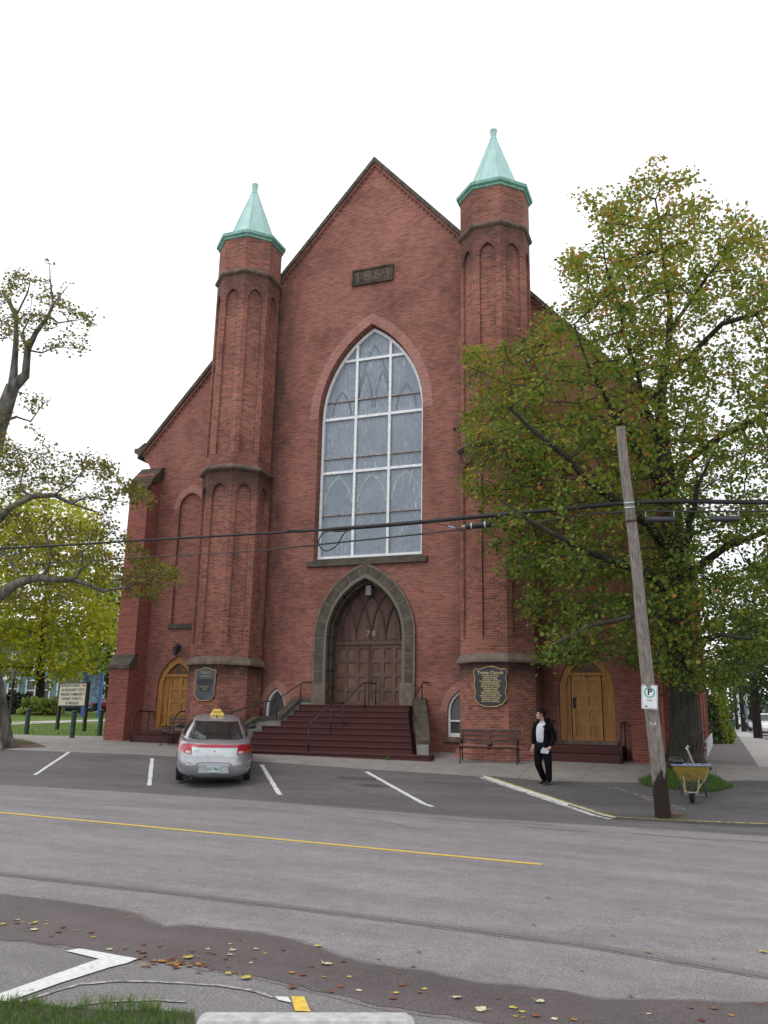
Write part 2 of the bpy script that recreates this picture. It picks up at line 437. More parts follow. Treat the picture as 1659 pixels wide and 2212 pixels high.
big = [(-420, -60), (420, -60), (420, 395), (-420, 395)]
sheet('ground', [big], -.03, G_lawn)
sheet('road', [[(-300, -45), (300, -45), (300, -9.2), (12, -9.15), (8.8, -9.25), (5.4, -9.45), (1.1, -9.2), (-1.6, -9.3), (-6, -9.9), (-60, -9.9), (-300, -9.9)]], .0, A_road)
sheet('parking_bay', [[(-300, -9.9), (-60, -9.9), (-6, -9.9), (-1.6, -9.3), (1.1, -9.2), (5.4, -9.45), (8.8, -9.25), (12, -9.15), (300, -9.2), (300, -7.6), (16, -7.75),
      (8.66, -8.3), (5.16, -4.62), (2.04, -4.36), (-1.46, -3.98), (-5.66, -3.76), (-10.28, -3.9), (-60, -4.2), (-300, -4.2)]], .0, A_park)
sheet('pavement', [[(-60, -4.2), (-10.28, -3.9), (-5.66, -3.76), (-1.46, -3.98), (2.04, -4.36), (5.16, -4.62), (6.75, -4.9), (9.04, -4.6), (9.9, -4.3),
      (11.2, -3.75), (13, -3.6), (16, -3.5), (16, -.35), (11.55, -.35), (10.0, -.3), (9.9, .6), (-9.4, .6), (-9.5, -1.2), (-60, -1.4)]], .0, CONC)
sheet('verge', [[(5.16, -4.62), (6.75, -4.9), (9.04, -4.6), (9.9, -4.3), (11.2, -3.75), (13, -3.6), (16, -3.5), (16, -7.72), (11.4, -7.98), (8.66, -8.3)]], .03, A_verge, solid=.1)
sheet('side_path', [[(10.0, -.3), (11.55, -.35), (11.6, 8.4), (11.66, 38), (9.95, 38)]], -.004, A_strip)
sheet('side_pavement', [[(11.55, -.35), (16, -.35), (14.0, 2.5), (13.4, 9), (13.17, 31.6), (13.06, 41.5), (12.84, 71), (12.6, 120), (11.5, 120), (11.77, 68.8), (11.66, 33.7), (11.6, 8.4)]], .0, CONC_S)
sheet('side_street', [[(14.0, 2.5), (16, -.35), (16, -3.5), (16, -7.7), (60, -7.6), (60, -3), (24, 0), (22.5, 8), (22, 160), (12.5, 160), (12.6, 120), (12.84, 71), (13.06, 41.5), (13.17, 31.6), (13.4, 9)]], .0, A_road)
# lawn with its path, at the left
def gz(zx, zy, zu, zv, zs=3.19, z0=(0, 1800)):
    P = ground((z0[0]+zu/zs)/1.3888, (z0[1]+zv/zs)/1.3888); return (P.x, P.y)
lp = [ground(u, v) for u, v in ((-60, 1588), (20, 1587), (80, 1589), (145, 1591), (228, 1589))]
path = []
for u, v0, v1 in ((-120, 1560.5, 1569), (20, 1558.5, 1565), (100, 1556.5, 1562), (170, 1555, 1559), (240, 1553, 1556.5)):
    path.append((ground(u, v0), ground(u, v1)))
sheet('lawn_path', [[(p[0].x, p[0].y) for p in path]+[(p[1].x, p[1].y) for p in reversed(path)]], -.015, CONC_S)
sheet('pavement', [[(-60, -1.4), (-9.5, -1.2), (-9.4, .6), (-11, .4), (-12.2, -.2), (-14.5, -.4), (-20, -.3), (-60, 0)]], -.004, CONC)
# parking lines, centre line, kerb paint
for a, b in (((-6.35, -7.25), (-8.17, -3.85)), ((-2.32, -7.84), (-4.83, -4.25)), ((-1.14, -4.42), (1.30, -7.95)), ((2.07, -4.70), (5.0, -8.25))):
    sheet('road_marking', rough_strip([a, b], .105, .16), .004, PAINT_W)
sheet('road_marking', rough_strip([(-300, -14.2), (-60, -14.25), (-10, -14.2), (-.62, -14.3), (4.7, -14.52), (8.5, -14.68)], .115, .05, 3), .004, PAINT_Y)
sheet('road_marking', rough_strip([(5.125, -4.733), (6.87, -6.533), (8.615, -8.333)], .12, .12, .2), .004, M('paint_white_worn', (.56, .55, .52), .8, .35, 9))
kb = MB()
for a, b in (((5.2, -4.66), (8.69, -8.26)), ((8.69, -8.26), (11.4, -7.98)), ((11.4, -7.98), (16.2, -7.7))):
    k = 12
    for i in range(k):
        p = Vector(a).lerp(Vector(b), i/k); q = Vector(a).lerp(Vector(b), (i+1)/k); d = (q-p).normalized(); nn = Vector((-d.y, d.x))*(.035 if a[0] < 8 else .028)
        vs = []
        for P in (p+nn, p-nn, q-nn, q+nn): vs.append((P.x, P.y, zg(P.x, P.y)-.1))
        for P in (p+nn, p-nn, q-nn, q+nn): vs.append((P.x, P.y, zg(P.x, P.y)+.045))
        kb.cur = 0; kb.add(vs, [(4, 5, 6, 7)]); kb.cur = 2 if a[0] < 8 else 1; kb.add(vs, [(0, 1, 5, 4), (1, 2, 6, 5), (2, 3, 7, 6), (3, 0, 4, 7)])
tag(obj('kerb', kb, [PAINT_YO, A_verge, PAINT_W]), kind='structure')
# sealed crack along the road, damp gutter, worn near side
sheet('road_seam', rough_strip([(-40, -17.9), (-10, -18.2), (3.38, -18.44), (5.67, -18.38), (7.79, -18.41), (9.53, -18.49), (10.94, -18.78), (14, -19.3)], .19, .08, .25), .0035, asphalt('asphalt_seam_edge', (.185, .171, .172), .12))
sheet('road_seam', rough_strip([(-40, -17.9), (-10, -18.2), (3.38, -18.44), (5.67, -18.38), (7.79, -18.41), (9.53, -18.49), (10.94, -18.78), (14, -19.3)], .10, .10, .25), .007, A_seal)
wt = [(-30, -18.9), (-4, -19.1), (4.18, -19.27), (4.62, -19.23), (5.17, -19.24), (5.55, -19.27), (5.85, -19.36), (6.01, -19.48), (6.27, -19.60), (6.34, -19.50), (6.6, -19.43), (7.08, -19.41), (7.48, -19.49),
      (7.95, -19.74), (8.23, -19.85), (8.67, -19.82), (8.98, -19.93), (9.35, -19.87), (9.65, -19.84), (9.88, -19.90), (10.28, -19.73), (10.91, -19.49), (12.5, -19.2), (30, -18)]
wb = [(30, -20.6), (12, -20.7), (8.96, -20.66), (8.62, -20.66), (8.31, -20.6), (7.9, -20.53), (7.45, -20.46), (7.01, -20.44), (6.7, -20.49), (5.95, -20.43), (5.61, -20.47), (5.41, -20.53), (-4, -20.4), (-30, -20)]
def fuzz(pts, j=.018, step=.12):
    out = []
    for a, b in zip(pts, pts[1:]):
        a, b = Vector(a), Vector(b); k = max(1, min(60, int((b-a).length/step)))
        out += [tuple(a+(b-a)*i/k+Vector((0, random.uniform(-j, j)))) for i in range(k)]
    return out+[tuple(pts[-1])]
sheet('damp_gutter', [fuzz([(a, b_+.05) for a, b_ in wt], .03, .2)+fuzz([(a, b_-.04) for a, b_ in wb], .03, .2)], .004, asphalt('asphalt_drying', (.165, .146, .145), .16))
sheet('damp_gutter', [fuzz(wt, .025, .09)+fuzz(wb, .025, .09)], .007, A_wet)
sheet('road_shoulder', [[p for p in reversed(wb)]+[(30, -45), (-30, -45)]], .0015, A_near)
rk = random.Random(5)
for (x, y, l, w) in ((2.2, -5.6, 1.2, .35), (2.9, -6.3, .9, .3), (6.3, -10.1, 1.6, .10), (8.0, -10.4, 1.2, .12), (9.9, -10.2, 1.5, .13), (11.3, -10.0, 1.2, .1), (7.1, -9.8, 1.5, .07), (9.3, -8.75, 1.6, .22), (10.9, -8.6, 1.5, .2), (7.6, -7.3, .5, .15), (10.6, -6.9, .5, .15), (4.3, -5.6, .7, .12)):
    n_ = 22; pts = []
    for i in range(n_):
        a = 2*pi*i/n_; r = 1+rk.uniform(-.3, .3); pts.append((x+cos(a)*l/2*r, y-.05*cos(a)*l/2+sin(a)*w/2*r))
    sheet('oil_stain', [pts], .0025 if y < -9.3 else (.032 if (x > 9 and y > -8) else .0025), A_seal if y < -8.4 else M('asphalt_stain', (.085, .078, .08), .8, .3, 9))
sheet('road_marking', [[(6.07, -20.56), (6.11, -20.46), (6.66, -20.49), (6.66, -20.62), (6.62, -20.75), (6.56, -21.2), (6.50, -22.2), (6.33, -22.2), (6.38, -21.5), (6.41, -20.75), (6.42, -20.62)]], .011, PAINT_W)
sheet('road_marking', rough_strip([(6.60, -21.6), (6.63, -21.39), (6.68, -21.15), (6.86, -20.98), (7.18, -20.85), (7.53, -20.76), (7.75, -20.76), (7.95, -20.82)], .035, .5,   .05), .009, M('paint_faint', (.36, .34, .33), .8, .35, 20))
sheet('road_marking', rough_strip([(6.85, -21.62), (7.05, -21.36), (7.3, -21.2), (7.5, -21.14)], .03, .5,   .05), .009, M('paint_faint2', (.30, .285, .28), .8, .35, 20))
sheet('road_marking', [[(8.04, -20.76), (8.12, -20.73), (8.28, -20.97), (8.19, -21.0)]], .011, PAINT_Y)
sheet('road_marking', [[(7.95, -20.81), (8.03, -20.78), (8.10, -20.87), (8.00, -20.86)]], .011, PAINT_W)
# chalk survey marks on the verge
CH = M('chalk', (.40, .40, .40), .9, .3, 30)
for pl in ([(8.82, -5.82), (9.02, -5.95), (9.27, -6.20)], [(8.82, -5.82), (9.0, -6.18), (9.25, -6.5)], [(9.05, -6.02), (9.1, -6.25), (9.3, -6.42)], [(9.66, -6.79), (9.78, -6.92), (9.92, -7.11)], [(9.6, -6.95), (9.72, -7.08), (9.84, -7.14)], [(9.62, -7.1), (9.66, -7.2)],
           [(8.2, -5.35), (8.45, -5.42)], [(8.35, -5.2), (8.5, -5.42), (8.62, -5.52)], [(8.55, -5.6), (8.75, -5.75)]):
    sheet('chalk_mark', rough_strip(pl, .022, .5, .05), .034, CH)

# ------------------------------------------------------------------ grass blades
LG = leafmat('blade_green', [(0, (.05, .12, .02)), (.5, (.11, .21, .04)), (1, (.26, .28, .09))], .4)
def fast_mesh(name, V, F, tone, mat, parent=None, smooth=False):
    me = bpy.data.meshes.new(name); V = np.asarray(V, np.float32); F = np.asarray(F, np.int32)
    me.vertices.add(len(V)); me.vertices.foreach_set('co', V.ravel())
    k = F.shape[1]; me.loops.add(F.size); me.loops.foreach_set('vertex_index', F.ravel())
    me.polygons.add(len(F)); me.polygons.foreach_set('loop_start', np.arange(0, F.size, k, dtype=np.int32))
    if smooth: me.polygons.foreach_set('use_smooth', np.ones(len(F), bool))
    me.update(calc_edges=True)
    if tone is not None:
        at = me.attributes.new('tone', 'FLOAT', 'POINT'); at.data.foreach_set('value', np.asarray(tone, np.float32))
    me.materials.append(mat)
    o = bpy.data.objects.new(name, me); C.objects.link(o)
    if parent is not None: o.parent = parent
    return o
def blades(name, pts, hgt, wid, mat, tone=(0, 1), lean=.4, label=None, cat='grass'):
    P = np.array(pts); n = len(P)
    a = rng.uniform(0, 2*pi, n); h = hgt*rng.uniform(.45, 1.25, n); w = wid*rng.uniform(.6, 1.2, n)
    d = np.stack([np.cos(a), np.sin(a), np.zeros(n)], 1); l = rng.normal(0, lean, (n, 2))*h[:, None]
    base = P; mid = P+np.c_[l*.35, h*.6]; top = P+np.c_[l, h*rng.uniform(.8, 1, n)]
    V = np.stack([base-d*w[:, None]/2, base+d*w[:, None]/2, mid+d*w[:, None]*.4, mid-d*w[:, None]*.4, top, top+d*.0005], 1).reshape(-1, 3)
    o = np.arange(n)*6
    F = np.concatenate([np.stack([o, o+1, o+2, o+3], 1), np.stack([o+3, o+2, o+5, o+4], 1)])
    tn = np.repeat(rng.uniform(tone[0], tone[1], n), 6)
    ob = fast_mesh(name, V, F, tn, mat); return tag(ob, label, cat, None, 'stuff')
def in_poly(x, y, poly):
    c = False; n = len(poly); j = n-1
    for i in range(n):
        if (poly[i][1] > y) != (poly[j][1] > y) and x < (poly[j][0]-poly[i][0])*(y-poly[i][1])/(poly[j][1]-poly[i][1])+poly[i][0]: c = not c
        j = i
    return c
def scatter(poly, n, off=0, dens=None):
    xs = [p[0] for p in poly]; ys = [p[1] for p in poly]; out = []
    while len(out) < n:
        x = random.uniform(min(xs), max(xs)); y = random.uniform(min(ys), max(ys))
        if in_poly(x, y, poly) and (dens is None or random.random() < dens(x, y)): out.append((x, y, zg(x, y)+off))
    return out
ng = [ground(u, v) for u, v in ((-30, 2165), (60, 2168), (130, 2178), (230, 2188), (330, 2186), (418, 2192), (424, 2230), (300, 2300), (-80, 2300))]
ngp = [(p.x, p.y) for p in ng]
sheet('grass_bed', [ngp], .012, G_dark)
def clump(x, y): return .35+.65*(.5+.5*sin(x*17+y*9)*sin(x*5.3-y*13))
blades('grass', scatter(ngp, 5200, .01, clump), .045, .0045, LG, (0, .8), .45, 'thick green grass along the near edge of the road', 'grass')
wd = []
for x, y in ((7.02, -21.5), (7.22, -21.42), (6.75, -21.62), (7.38, -21.38), (7.45, -21.42), (6.62, -21.66), (7.12, -21.44), (7.3, -21.38)):
    wd += [(x+random.gauss(0, .03), y+random.gauss(0, .03), zg(x, y)+.01) for _ in range(45)]
blades('weed_tuft', wd, .085, .005, LG, (.2, .9), .5, 'taller weeds sticking up out of the near grass', 'weeds')
vg = [(8.80, -4.38), (8.96, -4.93), (9.67, -5.2), (10.5, -5.21), (10.88, -4.68), (10.6, -3.85), (10.27, -3.03), (9.9, -2.6), (9.3, -2.9), (8.99, -4.0)]
sheet('tree_pit', [vg], .036, G_dark)
blades('grass', scatter(vg, 9000, .03), .10, .009, LG, (.1, .8), .5, 'ragged ring of grass round the foot of the big maple', 'grass')
pb = [(9.55+random.gauss(0, .16), -8.05+random.gauss(0, .07)) for _ in range(260)]
blades('weed_tuft', [(x, y, zg(x, y)+.02) for x, y in pb], .07, .006, LG, (.2, 1), .5, 'short weeds around the foot of the leaning wooden pole', 'weeds')
blades('weed_tuft', [(2.0+random.gauss(0, .04), -2.95+random.gauss(0, .02), zg(2, -2.95)) for _ in range(60)], .12, .01, LG, (.3, .8), .5, 'small green weed at the foot of the maroon steps', 'weeds')
lt_ = [(-13.5, -3.9), (-10.6, -3.7), (-9.6, -3.2), (-10.6, -2.6), (-13, -1.5), (-15, -1.5)]
sheet('tree_pit', [lt_], .006, M('mulch', (.12, .07, .04), .95, .35, 9))
blades('grass', scatter([(-13.5, -3.2), (-11.3, -3.1), (-10.4, -2.8), (-11.4, -2.2), (-13.2, -1.6)], 1600, .01), .07, .01, LG, (.3, 1), .5, 'thin dry grass at the foot of the left street tree', 'grass')
lawnpoly = [(-14.2, .1), (-11.2, .4), (-9.6, .7), (-9.6, 14), (-30, 14), (-30, 1)]
blades('grass', scatter(lawnpoly, 14000, -.03), .06, .02, LG, (.35, 1), .5, 'mown lawn grass behind the green bollards', 'grass')

# fine cracks in the old asphalt
rk = random.Random(11)
for (x, y, a, L_) in ((-1.5, -12.2, .1, 3.2), (6.2, -12.0, 3.0, 2.4), (0.2, -7.2, .3, 2.0), (3.6, -7.4, 2.6, 1.6), (-4.2, -6.4, .2, 1.8), (10.9, -6.2, .4, 1.6)):
    pts = [(x, y)]
    for _ in range(int(L_/.14)):
        a += rk.uniform(-.45, .45)*.6; x += cos(a)*.14; y += sin(a)*.10; pts.append((x, y))
    sheet('road_crack', rough_strip(pts, .016, .6, .07), .036 if x > 9.5 and -8 < y < -5 else .006, M('crack_dark', (.095, .087, .087), .95, .2, 20))

# ================================================================== CHURCH
BR = dict(c1=(.300, .110, .082), c2=(.190, .074, .060), mortar=(.265, .18, .152))
B_wall = brick('brick_wall', **BR, xsoot=True)
B_tur = brick('brick_turret', c1=(.315, .110, .076), c2=(.138, .057, .047), mortar=(.275, .19, .16), bands=((8.6, 10.0, .85), (15.6, 17.4, .6), (2.75, 3.45, .9), (10.4, 10.35, .0), (3.6, 4.3, .0)), soot=.55)
B_butt = brick('brick_buttress', c1=(.285, .083, .063), c2=(.20, .061, .050), mortar=(.29, .165, .14), patch=.15)
B_arch = brick('brick_arch', c1=(.37, .165, .135), c2=(.28, .125, .105), mortar=(.38, .28, .25), patch=.15, rowh=.075, bw=.5)
STONE = M('brownstone', (.098, .084, .066), .85, .22, 3.5, bmp=.3, spec=.25)
STONE_L = M('brownstone_pale', (.185, .145, .115), .85, .2, 5, bmp=.3, spec=.25)
STONE_D = M('brownstone_dark', (.085, .065, .05), .9, .25, 5, bmp=.3, spec=.2)
MORT = M('lime_mortar', (.16, .145, .12), .9, .1, 10)
COPPER = None
m = bpy.data.materials.new('green_copper'); n, b = nodes(m)
f = noise(n, pos(n, (2, 2, .35)), 2.0, 6, .7)
c = ramp(n, f, [(.28, (.25, .43, .40)), (.5, (.35, .54, .51)), (.72, (.46, .63, .62))])
c = mix(n, ramp(n, noise(n, pos(n, (6, 6, .8)), 2, 6, .75), [(.62, 0.), (.78, .6)]), c, (.10, .20, .16))
n.links.new(c, b.inputs['Base Color']); b.inputs['Roughness'].default_value = .55; b.inputs['Metallic'].default_value = .0; b.inputs['Specular IOR Level'].default_value = .5; COPPER = m
m = bpy.data.materials.new('copper_eave'); n, b = nodes(m)
c = ramp(n, noise(n, pos(n, (2, 2, 4)), 3, 6, .7), [(.3, (.09, .25, .19)), (.5, (.17, .38, .31)), (.72, (.34, .54, .48))])
n.links.new(c, b.inputs['Base Color']); b.inputs['Roughness'].default_value = .6; COP_E = m
WHITE = M('white_frame', (.82, .84, .86), .5, .12, 12, spec=.4)
DARKW = M('dark_reveal', (.05, .03, .03), .8, .2, 5)
PURP = M('door_frame_wood', (.120, .068, .056), .6, .2, 4, stretch=(1, 1, .2), spec=.35)
PURP2 = M('door_panel_wood', (.150, .080, .054), .55, .25, 3, stretch=(1, 1, .3), spec=.35)
TYMP = M('tympanum_wood', (.115, .062, .052), .6, .2, 4, stretch=(2, 2, .3), spec=.3)
OAK = M('yellow_oak', (.37, .175, .042), .5, .18, 5, stretch=(3, 3, .3), spec=.4, bmp=.1)
OAK_D = M('yellow_oak_panel', (.34, .165, .038), .5, .18, 5, stretch=(3, 3, .3), spec=.4)
IRON = M('black_iron', (.022, .022, .026), .5, .2, 20, spec=.5)
CARPET = M('maroon_carpet', (.092, .041, .041), .98, .15, 40, spec=.05, bmp=.3)
SLATE = M('slate_roof', (.07, .07, .075), .8, .2, 4)
CONCR = M('cast_concrete', (.30, .285, .26), .85, .15, 6, bmp=.2)
GOLD = M('gold_leaf', (.62, .46, .16), .4, .15, 20, metal=.35)

church = thing('church', 'large red brick gothic church with two octagonal green-capped turrets and a tall pointed window', 'church', (0, 0, .85))
def pempty(name, parent, wl, label=None):
    o = bpy.data.objects.new(name, None); C.objects.link(o); o.empty_display_size = .2; o.parent = parent
    o.location = WM[parent].inverted() @ Vector(wl); WM[o] = Matrix.Translation(Vector(wl))
    if label: o['label'] = label
    return o
S_, HA, XE = 1.134, 22.15, 9.35
def zs(x): return HA-S_*abs(x)
win = arch(1.95, 12.2, 15.58, 7.08, 18)
doorh = arch(1.36, 4.45, 6.48, .5, 14)
nicheL = arch(.49, 9.3, 9.86, 5.04, 8, -7.02); nicheR = arch(.49, 9.3, 9.86, 5.04, 8, 7.02)
sdL = arch(.80, 2.75, 3.92, 1.45, 10, -7.07); sdR = arch(.80, 2.75, 3.92, 1.33, 10, 7.07)
lwL = arch(.37, 2.15, 2.80, 1.33, 8, -3.14); lwR = arch(.42, 2.10, 2.74, 1.33, 8, 3.25)
outer = [(-8.95, .2), (-8.95, 10.97), (-9.05, 11.15), (-9.27, 11.36), (-9.33, 11.55), (-9.45, zs(9.45)), (0, HA), (9.45, zs(9.45)), (9.33, 11.55), (9.27, 11.36), (9.05, 11.15), (8.95, 10.97), (8.95, .2)]
w = MB(); w.plate(outer, [win, doorh, sdL, sdR, lwL, lwR, nicheL, nicheR], XZ(0), 0, .10)
for h in (win, doorh, sdL, sdR, lwL, lwR):
    nn = len(h); vs = [(a, .10, b_) for a, b_ in h]+[(a, .62, b_) for a, b_ in h]
    w.add(vs, [(i, nn+i, nn+(i+1) % nn, (i+1) % nn) for i in range(nn)])
w.plate(nicheL, [], XZ(.10)); w.plate(nicheR, [], XZ(.10))
o = obj('wall', w, B_wall, church, world=True, recalc=False)
# side and rear walls
w = MB()
for s in (-1, 1):
    w.quad((s*8.95, 0, .2), (s*8.95, 32, .2), (s*8.95, 32, 11.0), (s*8.95, 0, 11.0))
w.plate([(-8.95, .2), (-8.95, 11.5), (0, HA-.6), (8.95, 11.5), (8.95, .2)], [], XZ(32))
obj('side_wall', w, B_butt, church, world=True, recalc=False)
w = MB(); w.prism([(-9.3, 11.2), (0, 21.75), (9.3, 11.2), (9.3, 11.0), (0, 21.4), (-9.3, 11.0)], XZ(.45), 0, 31.7)
obj('roof', w, SLATE, church, world=True)
# coping, corbels, kneelers
for s in (-1, 1):
    w = MB(); k = 26
    pr = []
    for i in range(k):
        x0 = 9.5*i/k; x1 = 9.5*(i+1)/k-.012
        a = [(s*x0, zs(x0)-.02), (s*x1, zs(x1)-.02), (s*x1, zs(x1)+.19), (s*x0, zs(x0)+.19)]
        w.prism(a, XZ(-.16), 0, .62)
    w.prism([(s*9.40, 11.55), (s*9.62, 11.60), (s*9.66, 11.66), (s*9.66, 11.80), (s*9.5, 11.80), (s*9.2, 12.0), (s*9.2, 11.75)], XZ(-.158), 0, .6)
    obj('coping', w, STONE, church, world=True, bev=.012)
    w = MB(); k = 64
    for i in range(k):
        x = .12+9.2*i/k; z = zs(x)
        w.prism([(s*x, z-.26), (s*(x+.075), z-.26-.085), (s*(x+.075), z-.085-.14), (s*x, z-.14)], XZ(-.035), 0, .04)
    a = [(0, zs(0)-.02), (s*9.3, zs(9.3)-.02), (s*9.3, zs(9.3)-.15), (0, zs(0)-.15)]
    w.prism(a, XZ(-.085), 0, .09)
    obj('corbel_table', w, B_wall, church, world=True)
# date stone
ds = MB(); ds.box(-.78, .78, -.05, .05, 17.18, 17.76)
dso = obj('date_stone', ds, STONE_D, church, world=True, bev=.02)
fr = MB(); fr.plate([(-.80, 17.15), (.80, 17.15), (.80, 17.79), (-.80, 17.79)], [[(-.73, 17.22), (.73, 17.22), (.73, 17.72), (-.73, 17.72)]], XZ(-.085), 0, .04, rim=.06)
obj('frame', fr, STONE_D, dso, world=True)
tx = text('1863', .56, lambda x, y, z: (x, -.058, 17.46+y), spacing=1.35, bold=.012)
obj('numerals', tx, M('worn_stone_numerals', (.115, .09, .075), .9, .2, 20), dso, world=True)
# main window
mw = pempty('window', church, (0, 0, 7.1), 'tall pointed main window with white glazing bars')
def ring(mb, a_in, a_out, fn, d0, d1):
    n_ = len(a_in)
    for i in range(n_-1):
        q = [a_in[i], a_in[i+1], a_out[i+1], a_out[i]]
        mb.prism(q, fn, d0, d1, True)
def arcpts(w_, spring, apex, n_=16, bottom=None, cx=0):
    p = arch(w_, spring, apex, bottom if bottom is not None else spring, n_, cx)
    return p if bottom is not None else p[1:-1]
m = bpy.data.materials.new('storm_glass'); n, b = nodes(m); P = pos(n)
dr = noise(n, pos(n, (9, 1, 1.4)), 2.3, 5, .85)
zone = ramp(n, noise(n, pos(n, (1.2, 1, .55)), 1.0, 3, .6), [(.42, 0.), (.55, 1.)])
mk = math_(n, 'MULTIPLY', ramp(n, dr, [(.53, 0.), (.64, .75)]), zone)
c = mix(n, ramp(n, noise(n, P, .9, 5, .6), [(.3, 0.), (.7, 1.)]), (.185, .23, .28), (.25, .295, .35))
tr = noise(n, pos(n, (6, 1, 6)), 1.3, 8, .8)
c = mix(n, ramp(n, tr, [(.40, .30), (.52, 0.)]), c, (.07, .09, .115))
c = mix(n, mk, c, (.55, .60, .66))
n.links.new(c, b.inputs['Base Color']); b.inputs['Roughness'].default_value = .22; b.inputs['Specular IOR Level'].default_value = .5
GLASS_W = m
g = MB(); g.plate(arch(1.9, 12.2, 15.5, 7.12, 18), [], XZ(.36))
obj('storm_glass', g, GLASS_W, mw, world=True, recalc=False)
def wy(x, w_=1.86, sp=12.2, ap=15.45):
    H = ap-sp; c = (H*H-w_*w_)/(2*w_); r = w_+c; return sp+sqrt(max(r*r-(abs(x)+c)**2, 0))
def wx(z, w_=1.86, sp=12.2, ap=15.45):
    if z <= sp: return w_
    H = ap-sp; c = (H*H-w_*w_)/(2*w_); r = w_+c; return sqrt(max(r*r-(z-sp)**2, 0))-c
for cx in (-1.26, 0, 1.26):                              # the stained glass tracery showing behind the storm glass
    t_ = MB(); ring(t_, arcpts(.47, 9.1, 10.02, 8, None, cx), arcpts(.555, 9.1, 10.14, 8, None, cx), XZ(.352), 0, .006)
    obj('tracery', t_, M('tracery_pale', (.33, .375, .40), .5, .2, 8), mw, world=True)
for cx, w_, sp_, ap_ in ((-.32, .27, 12.55, 13.9), (.32, .27, 12.55, 13.9), (-1.22, .36, 12.35, 13.25), (1.22, .36, 12.35, 13.25), (0, .62, 12.6, 14.9)):
    t_ = MB(); ring(t_, arcpts(w_-.035, sp_, ap_-.05, 8, None, cx), arcpts(w_+.035, sp_, ap_+.05, 8, None, cx), XZ(.353), 0, .006)
    t_.v = [Vector((max(-wx(p.z, 1.80, 12.2, 15.35), min(wx(p.z, 1.80, 12.2, 15.35), p.x)), p.y, p.z)) for p in t_.v]
    obj('tracery', t_, M('tracery_dark', (.145, .18, .215), .5, .2, 8), mw, world=True)
f_ = MB()
ring(f_, arch(1.83, 12.2, 15.40, 7.2, 18), arch(1.92, 12.2, 15.53, 7.10, 18), XZ(.27), 0, .10)
f_.box(-1.93, 1.93, .262, .375, 7.08, 7.24)
for x in (-.635, .635): f_.box(x-.045, x+.045, .275, .37, 7.2, wy(x))
for z in (10.23, 12.22, 14.39): f_.box(-wx(z), wx(z), .285, .365, z-.045, z+.045)
obj('frame', f_, WHITE, mw, world=True)
for z in (8.70, 10.76, 12.88):
  for x0, x1 in ((-wx(z), -.68), (-.59, .59), (.68, wx(z))):
    f_ = MB(); f_.box(x0, x1, .30, .362, z-.022, z+.022); obj('glazing_bar', f_, M('peeling_bar', (.36, .31, .28), .7, .35, 14), mw, world=True)
f_ = MB(); f_.box(-2.16, 2.16, -.11, .27, 6.83, 7.02); f_.box(-1.96, 1.96, -.02, .30, 7.02, 7.10)
obj('sill', f_, STONE, mw, world=True, bev=.012)
# brick arch ring round the window, laid radially
def brick_ring(w_in, ap_in, w_out, ap_out, spring, cx=0, n_=26, y=-.006, th=.02):
    a = arcpts(w_in, spring, ap_in, n_, None, cx); bo = arcpts(w_out, spring, ap_out, n_, None, cx); mb = MB(); L = 0
    for i in range(len(a)-1):
        d = hypot(bo[i+1][0]-bo[i][0], bo[i+1][1]-bo[i][1])
        vs = [(a[i][0], y, a[i][1]), (a[i+1][0], y, a[i+1][1]), (bo[i+1][0], y, bo[i+1][1]), (bo[i][0], y, bo[i][1])]
        wd_ = w_out-w_in
        mb.add(vs, [(0, 1, 2, 3)], [((0, L), (0, L+d), (wd_, L+d), (wd_, L))]); L += d
    for pts, flip in ((a, 0), (bo, 1)):
        for i in range(len(pts)-1):
            p, q = pts[i], pts[i+1]; mb.add([(p[0], y, p[1]), (q[0], y, q[1]), (q[0], y+th, q[1]), (p[0], y+th, p[1])], [(0, 1, 2, 3)], [((0, 0), (.07, 0), (.07, .07), (0, .07))])
    return mb
obj('arch_ring', brick_ring(1.965, 15.60, 2.30, 15.98, 12.2), B_arch, mw, world=True, recalc=False)
for s in (-1, 1):
    obj('arch_ring', brick_ring(.505, 9.90, .72, 10.18, 9.3, s*7.02, 8), B_arch, church, world=True, recalc=False)
    st = MB(); st.box(s*7.02-.56, s*7.02+.56, -.07, .09, 4.86, 5.03); obj('sill', st, STONE, church, world=True, bev=.012)
# great door
gd = pempty('front_door', church, (0, 0, 2.27), 'double wooden front door in a grey stone pointed arch')
st = MB(); mo = MB()
def voussoirs(mb, w_in, ap_in, w_out, ap_out, spring, bottom, y0, y1, nb, nj, gap=.012):
    a = arcpts(w_in, spring, ap_in, nb, None); bo = arcpts(w_out, spring, ap_out, nb, None)
    for s in (0, 1):
        zsp = [bottom+(spring-bottom)*i/nj for i in range(nj+1)]
        for i in range(nj):
            x0, x1 = (-w_out, -w_in) if s == 0 else (w_in, w_out)
            mb.box(x0, x1, y0, y1, zsp[i]+gap/2, zsp[i+1]-gap/2)
    for i in range(len(a)-1):
        p, q, r_, t = Vector(a[i]), Vector(a[i+1]), Vector(bo[i+1]), Vector(bo[i])
        e = .0
        k = gap/2/max((r_-t).length, .01)
        q2 = [p.lerp(q, k*1.3), p.lerp(q, 1-k*1.3), t.lerp(r_, 1-k), t.lerp(r_, k)]
        mb.prism([tuple(v) for v in q2], XZ(y0), 0, y1-y0)
voussoirs(st, 1.42, 6.53, 1.735, 6.82, 4.45, 2.27, -.09, .14, 6, 4)
obj('stone_surround', st, STONE, gd, world=True, bev=.03, seg=2)
st = MB(); voussoirs(st, 1.30, 6.34, 1.43, 6.52, 4.45, 2.27, .01, .30, 6, 4); obj('stone_moulding', st, STONE, gd, world=True, bev=.03)
